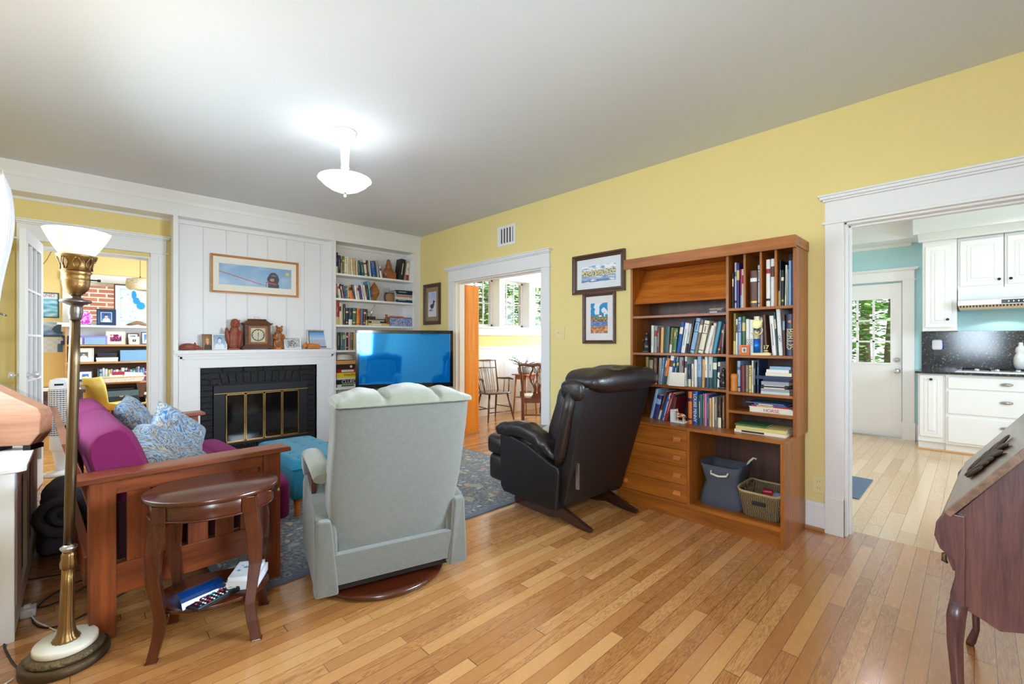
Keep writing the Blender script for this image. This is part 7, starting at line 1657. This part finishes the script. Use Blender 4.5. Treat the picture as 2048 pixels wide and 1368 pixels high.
m = MB(); m.tube([(-.12, 0, .012), (-.06, 0, .03), (-.02, 0, .045), (.02, 0, .045), (.06, 0, .03), (.12, 0, .012)], [.01, .02, .024, .024, .02, .01], 8, flat=1); solo('mustache_carving', m, mat('carved_brown', srgb(150, 106, 76), .6, var=.3), 'small brown curved wooden piece lying before the lake map', 'carving', (.585, 8.335, 1.4701))
m = MB(); m.lathe([(.02, 0), (.09, .012), (.09, .018), (.02, .006)], seg=32, M=T(0, 0, .095, rx=90)); ds = thing('decorative_plate', 'magenta and white round glass plate on a stand by the office window', 'plate', (.02, 8.335, 1.4701)); obj('plate', m, pattern_mat('magenta_glass', [(0, srgb(200, 20, 190)), (.45, srgb(220, 60, 210)), (.55, srgb(220, 214, 246)), (1, srgb(170, 160, 230))], 12, .2, distort=2, bump=0), ds); obj('stand', MB().tube([(-.07, -.03, .006), (0, 0, .02), (.07, -.03, .006)], .004, 6), BLACKM, ds)
zz = 1.2056
for i, (w, h, c) in enumerate(((.44, .05, 'navy'), (.40, .04, 'blue'), (.42, .03, 'navy'))): lying(.02, FY + .06, zz, w, .2, h - .0008, c, f'{["dark blue flat box, lowest", "bright blue flat box, second", "dark blue flat box, topmost"][i]} in the pile under the office window board', cat='box', name='box', cov=False, group='flat boxes in the office'); zz += h
lying(.11, FY + .0, 1.2056, .29, .02, .12, mat('lilac', srgb(140, 128, 200), .6), 'lilac flat box standing on the top office shelf', cat='box', name='box', cov=False)
lying(.13, FY - .012, 1.2056, .21, .01, .095, 'skyblue', 'pale blue card standing before the lilac box', cat='card', name='card', cov=False)
solo('tissue_box', MB().box(-.06, -.03, 0, .06, .03, .09), PAPER, 'small white paper box at the left end of the top office shelf', 'box', (-.06, FY + .02, 1.2056), bevel=.003)
fr(.345, 1.205, .205, .185, 'cream framed red and white photo on the top office shelf', CRMF, lambda u, v: (200, 40, 110) if nz(u * 6, v * 6) > .1 else ((230, 226, 232) if v > .6 and abs(u - .5) > .2 else (40, 40, 60)), .03)
fr(.53, 1.205, .13, .16, 'small dark checked frame behind a cream one on the office shelf', BLKF, gf((40, 40, 40), (220, 220, 210)), .02, FY + .08)
fr(.54, 1.205, .115, .11, 'small cream framed black and white photo on the top office shelf', CRMF, portrait((60, 70, 90), (30, 40, 60), (180, 190, 200), (40, 40, 60)), .025, FY + .01)
fr(.70, 1.205, .16, .18, 'dark blue framed photo of a person in white at the shelf end', NAVYF, portrait((90, 150, 200), (220, 230, 240), (220, 220, 230), (200, 210, 230)), .02)
fr(.02, .968, .20, .19, 'pale green leafy picture frame on the second office shelf', mat('leafy_frame', srgb(206, 216, 206), .7, var=.2, scale=60), portrait((110, 110, 120), (220, 222, 226), (190, 180, 180), (70, 70, 80)), .045)
zz = .9686
for i, (w, h, c) in enumerate(((.22, .03, 'white'), (.23, .028, 'mint'), (.20, .04, 'black'), (.20, .02, 'navy'))): lying(.255, FY + .03, zz, w, .17, h - .0008, c, f'{NICE.get(c, c)} flat item, {ORD[i]} from the bottom between the leafy frame and blue box', cat='book', group='flat stack on the second office shelf'); zz += h
bx = lying(.64, FY + .02, .9686, .50, .2, .155, mat('dusty_blue_card', srgb(116, 160, 196), .6), 'long dusty blue storage box on the second office shelf', cat='box', name='storage_box', cov=False)
lying(.70, FY + .03, .9686 + .1555, .28, .18, .012, 'navy', 'thin dark blue book lying on the dusty blue box', cat='book')
fr(.035, .68 + .045, .15, .125, 'navy framed picture of a blue square on the third office shelf', NAVYF, lambda u, v: (30, 90, 200) if nz(u * 9, v * 9) > -.2 else (120, 170, 230), .03, FY + .0)
lying(.05, FY + .01, .6806, .22, .15, .022, 'skyblue', 'pale blue book lying under the small navy frame', group='books under the navy frame'); lying(.05, FY + .012, .7034, .20, .14, .020, 'slate', 'slate blue book lying right under the navy frame', group='books under the navy frame')
r7 = random.Random(21); x = .15; dat = []
for c in ('teal', 'skyblue', 'white', 'mint', 'straw', 'silver', 'lavender', 'white', 'pink', 'mint', 'silver', 'crimson', 'skyblue', 'green', 'slate', 'white', 'blue', 'skyblue', 'magenta', 'pink', 'crimson'):
    w_ = r7.uniform(.02, .036); dat.append((round(x + w_ / 2, 3), w_, r7.uniform(.16, .205), 0, c)); x += w_ + .001
row(dat, 'y', FY + .09, .68, .14, 'third office shelf', 'books on the third office shelf')
tb = thing('letter_tray', 'cream lattice tray holding papers on the third office shelf', 'tray', (.42, FY + .0, .6806))
m = MB(); m.hexa([(-.20, -.05, 0), (.20, -.05, 0), (.20, .06, 0), (-.20, .06, 0)], [(-.235, -.075, .075), (.235, -.075, .075), (.235, .085, .075), (-.235, .085, .075)]); obj('basket', m, pattern_mat('cream_lattice', [(0, srgb(120, 110, 96)), (.3, srgb(226, 220, 204)), (1, srgb(236, 232, 220))], 70, .6, 'voronoi', bump=0), tb)
obj('rim', MB().box(-.245, -.085, .07, .245, -.065, .082).box(-.245, .08, .07, .245, .09, .082), CRMF, tb, .003)
obj('papers', MB().box(-.15, -.03, .06, -.01, .02, .11, M=T(0, 0, 0, ry=3)).box(.0, -.04, .06, .20, .01, .14, M=T(0, 0, 0, ry=6)), PAPER, tb, .002)
obj('red_card', MB().box(-.12, -.032, .10, .02, -.028, .145), cmat('crimson'), tb)
solo('camera_bag', MB().soft((0, 0, .055), (.06, .05, .055), .7), BLACKM, 'black round case at the right end of the third office shelf', 'case', (.80, FY + .1, .6806))
br = thing('briefcase', 'dark green leather briefcase lying on the lowest office shelf', 'briefcase', (.40, FY + .10, .3656))
obj('body', MB().box(-.20, -.1, 0, .20, .1, .20), mat('dark_green_leather', srgb(34, 48, 52), .35, bump=.2), br, .02, seg=3); obj('flap', MB().box(-.19, -.106, .11, .19, -.10, .19), mat('grey_green_leather', srgb(80, 100, 106), .35), br, .004); obj('clasp', MB().box(-.02, -.114, .10, .02, -.106, .12), CHROME, br, .003)
lying(.36, FY + .03, .3656 + .201, .34, .18, .02, 'black', 'black folder lying on the green briefcase', cat='folder', name='folder', cov=False)
zz = .3656
for i, (w, h, c) in enumerate(((.22, .06, 'cream'), (.24, .05, 'black'), (.26, .04, 'cream'), (.27, .10, 'black'))): lying(.78, FY + .02, zz, w, .2, h - .0008, c, f'{NICE.get(c, c)} album, {ORD[i]} from the bottom at the right end of the lowest office shelf', cat='album', name='album', group='albums on the lowest office shelf'); zz += h
# desk, lamp, chair, fan, pendant
DSK = wood('office_desk_wood', srgb(84, 56, 52), srgb(48, 30, 28), .35, 'X', 1.4, .3)
od = thing('office_desk', 'dark wooden desk corner visible behind the tower fan in the office', 'desk', (-.62, 6.95, 0))
obj('top', MB().box(-.65, -.35, .70, .65, .35, .735), DSK, od, .003); obj('drawer_box', MB().box(.25, -.33, .50, .63, .33, .70), DSK, od, .003)
for sx in (-1, 1):
    for sy in (-1, 1): obj('leg', MB().box(sx * .60 - .025, sy * .30 - .025, 0, sx * .60 + .025, sy * .30 + .025, .70), DSK, od)
solo('papers', MB().box(-.14, -.11, 0, .14, .11, .012).box(-.12, -.1, .012, .12, .1, .02, M=T(0, 0, 0, rz=6)), PAPER, 'stack of white and blue papers on the right end of office desk', 'papers', (-.16, 6.72, .7355), 8)
cq = thing('desk_telephone', 'black telephone base standing on the left of the office desk', 'telephone', (-.52, 6.78, .7355), -20)
obj('body', MB().prism([(-.08, 0), (.10, 0), (.03, .15), (-.01, .16)], 'Y', -.07, .07), MC['piano_black'], cq, .006); obj('handset', MB().tube([(.10, -.04, .06), (.05, -.04, .15), (.0, -.04, .19)], [.02, .014, .02], 8), BLACKM, cq)
yc = thing('shell_chair', 'yellow moulded shell chair in front of the office shelves', 'chair', (.30, 7.45, 0), 118)
YCM = mat('mustard_shell', srgb(226, 196, 92), .35, coat=.2)
def shell(i, j):
    # j: 0 front of seat .. 1 top of back ; i across
    x = (-1 + 2 * i); t = j
    if t < .5: y = -.22 + .44 * (t / .5); z = .43 - .03 * math.sin(t / .5 * PI); w = .22 + .02 * t
    else: q = (t - .5) / .5; y = .22 + .10 * q ** .8; z = .43 + .38 * q ** 1.15; w = .23 - .10 * q ** 2
    side = abs(x) ** 2.4; z += side * .09 * (1 - abs(t - .45) * 1.2 if t < .9 else .2); y -= side * .10 * max(0, min(1, (t - .4) * 2))
    return (x * w, y, z)
obj('seat', MB().grid(shell, 20, 30), YCM, yc, solid=.008)
for sx in (-1, 1):
    for sy in (-1, 1): obj('leg', MB().tube([(sx * .12, sy * .12, .41), (sx * .22, sy * .22, 0)], .009, 8), CHROME, yc)
tf = thing('tower_fan', 'white tower fan with curved grille on round base in the office doorway', 'fan', (-.145, 5.98, 0), -6)
obj('base', MB().lathe([(0, 0), (.14, 0), (.142, .008), (.10, .02), (.05, .035), (0, .035)], seg=40), PLASTW, tf)
obj('stem', MB().lathe([(.035, .03), (.04, .10), (.058, .22), (.06, .235), (0, .235)], seg=24), PLASTW, tf)
m = MB(); m.lathe([(.062, .22), (.075, .24), (.078, .85), (.070, .885), (.03, .9), (0, .9)], seg=36); obj('body', m, PLASTW, tf)
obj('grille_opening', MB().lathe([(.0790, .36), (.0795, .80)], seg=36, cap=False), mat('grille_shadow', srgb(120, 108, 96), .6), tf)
m = MB()
for k in range(23): m.lathe([(.080, .362 + k * .0193), (.083, .366 + k * .0193), (.080, .370 + k * .0193)], seg=28, cap=False)
for k in range(24): a = 2 * PI * k / 24; m.tube([(.081 * math.cos(a), .081 * math.sin(a), .36), (.081 * math.cos(a), .081 * math.sin(a), .80)], .0018, 4)
obj('grille', m, PLASTW, tf); obj('display', MB().box(-.03, -.080, .835, .03, -.070, .852), BLACKM, tf)
pdl = thing('pendant_lamp', 'small woven bamboo pendant lamp with swagged cord in the office', 'pendant lamp', (.56, 7.7, 1.925))
m = MB(); m.lathe([(.10, 0), (.145, .03), (.15, .09), (.14, .145), (.05, .165)], seg=40, cap=False); obj('outer_shade', m, pattern_mat('bamboo_weave', [(0, srgb(140, 118, 80)), (.35, srgb(214, 200, 166)), (1, srgb(232, 224, 200))], 70, .6, 'voronoi', bump=.3), pdl, solid=.002)
obj('cap', MB().lathe([(.05, .155), (.012, .16), (.008, .185), (0, .185)], seg=16), BRASS, pdl)
pts = [(0, 0, .185), (0, 0, .55)] + [(-.02, 0, .57), (-.08, 0, .555)] + [(-.08 - .62 * t, 0, .555 - .16 * math.sin(PI * (t * .8 + .1)) * 1 + .05) for t in (.1, .25, .4, .55, .7, .85, 1)] + [(-.78, .0, .52), (-.86, 0, .30), (-1.0, .1, .05), (-1.1, .3, -.1)]
obj('cord', MB().tube(pts, .004, 6), mat('tan_cord', srgb(140, 112, 70), .7), pdl)
obj('ceiling_hook', MB().tube([(0, 0, .55), (0, 0, .79)], .002, 5), BRASS, pdl)
# posters on the office wall left of its window
po = frame('poster', 'blue landscape poster lettered LAND in thin dark frame on the office wall', (-.385, OW - .001, 1.565), .33, .335, .012, NAVYF, lambda u, v: (214, 232, 238) if v > .78 else lerp((60, 150, 190), (210, 232, 240), .5 + 1.1 * nz(u * 3, v * 9)), 24, 24, dep=.012)
text('ICELAND', .062, mat('poster_red', srgb(196, 120, 130), .6), po, (0, -.006, .295), (90, 0, 0), 'lettering')
frame('poster', 'blue and white wall calendar picture below the landscape poster', (-.35, OW - .001, 1.305), .34, .21, .003, PAPER, lambda u, v: lerp((80, 130, 200), (220, 232, 246), v + nz(u * 4, v * 5) * .6) if not (v < .15 or disc(u, v, .9, .5, .2, .3)) else (40, 80, 120), 24, 18, dep=.004)
frame('poster', 'pale calendar page pinned under the blue picture on the office wall', (-.35, OW - .001, 1.10), .34, .20, .003, PAPER, lambda u, v: (70, 110, 150) if u > .85 and v < .6 else ((214, 222, 236) if int(u * 7) % 2 == int(v * 5) % 2 else (228, 232, 242)), 28, 16, dep=.004)
# ================================================================ outside
struct('ground_outside', MB().box(-12, -14, -1.2, 24, 30, -1.0), mat('lawn', srgb(110, 136, 70), .9, var=.3, scale=2))
def tree(name, label, x, y, r, h, n, seed, cols, zb=-1.0):
    t = thing(name, label, 'tree', (x, y, zb), 0, 'trees outside the windows'); rr_ = random.Random(seed)
    m = MB(); m.tube([(0, 0, 0), (.1, .05, h * .35), (0, 0, h * .6)], [.18, .13, .07], 10); obj('trunk', m, mat('bark', srgb(96, 82, 66), .9, bump=.5), t)
    m = MB()
    for _ in range(n):
        a = rr_.uniform(0, 2 * PI); q = rr_.random() ** .45; ph = rr_.uniform(-1, 1); s = rr_.uniform(.05, .12)
        c = Vector((r * q * math.cos(a) * math.sqrt(1 - ph * ph * .8), r * q * math.sin(a) * math.sqrt(1 - ph * ph * .8), h * .58 + h * .42 * q * ph))
        M_ = Matrix.Translation(c) @ Matrix.Rotation(rr_.uniform(0, 6), 4, 'Z') @ Matrix.Rotation(rr_.uniform(-1, 1), 4, 'X'); m.add([(-s, 0, 0), (0, -s * .45, .01), (s, 0, 0), (0, s * .45, -.01)], [(0, 1, 2, 3)], rr_.choice([0, 0, 1, 2]), False, M_)
    obj('foliage', m, [mat('leaf_%s' % c, srgb(*CNL[c]), .6, var=.25) for c in cols], t, kind='stuff')
CNL = dict(a=(96, 142, 60), b=(150, 186, 84), c=(62, 104, 50), d=(120, 150, 90))
i = 0
for x, y, r, h in ((5.6, 9.6, 1.7, 5.4), (8.2, 9.8, 1.9, 5.8), (10.8, 9.4, 1.8, 5.2), (13.2, 8.4, 1.8, 5.4), (7.0, 11.6, 2.4, 7.0), (10.5, 12.2, 2.6, 7.2)):
    tree('garden_tree', ['leafy green tree outside the left dining window', 'leafy green tree outside the middle dining window', 'leafy green tree outside the right dining window', 'leafy tree beyond the dining-room corner', 'tall tree standing farther behind the left dining window', 'tall tree standing farther behind the right dining window'][i], x, y, r, h, 2600, 30 + i, 'abc'); i += 1
for x, y, r, h in ((13.5, 1.3, 2.2, 5.6), (14.5, 3.6, 2.2, 5.4), (16.5, 2.2, 2.6, 7)):
    tree('garden_tree', ['dark leafy tree outside the kitchen door window', 'leafy tree left of the view through the kitchen door', 'tall tree farthest behind the kitchen door window'][i - 6], x, y, r, h, 2600, 30 + i, 'acd'); i += 1
fe = thing('picket_fence', 'pale wooden picket fence across the garden beyond the back door', 'fence', (11.2, 1.6, -1.0))
FW = wood('fence_wood', srgb(206, 176, 128), srgb(160, 128, 84), .8, 'Z', .6, 0)
for k in range(26): y = -1.4 + .155 * k; obj('picket', MB().prism([(y - .055, 0), (y + .055, 0), (y + .055, 1.72), (y, 1.80), (y - .055, 1.72)], 'X', -.012, .012), FW, fe)
obj('rail', MB().box(.012, -1.5, .4, .05, 2.6, .48), FW, fe); obj('rail', MB().box(.012, -1.5, 1.35, .05, 2.6, 1.43), FW, fe)
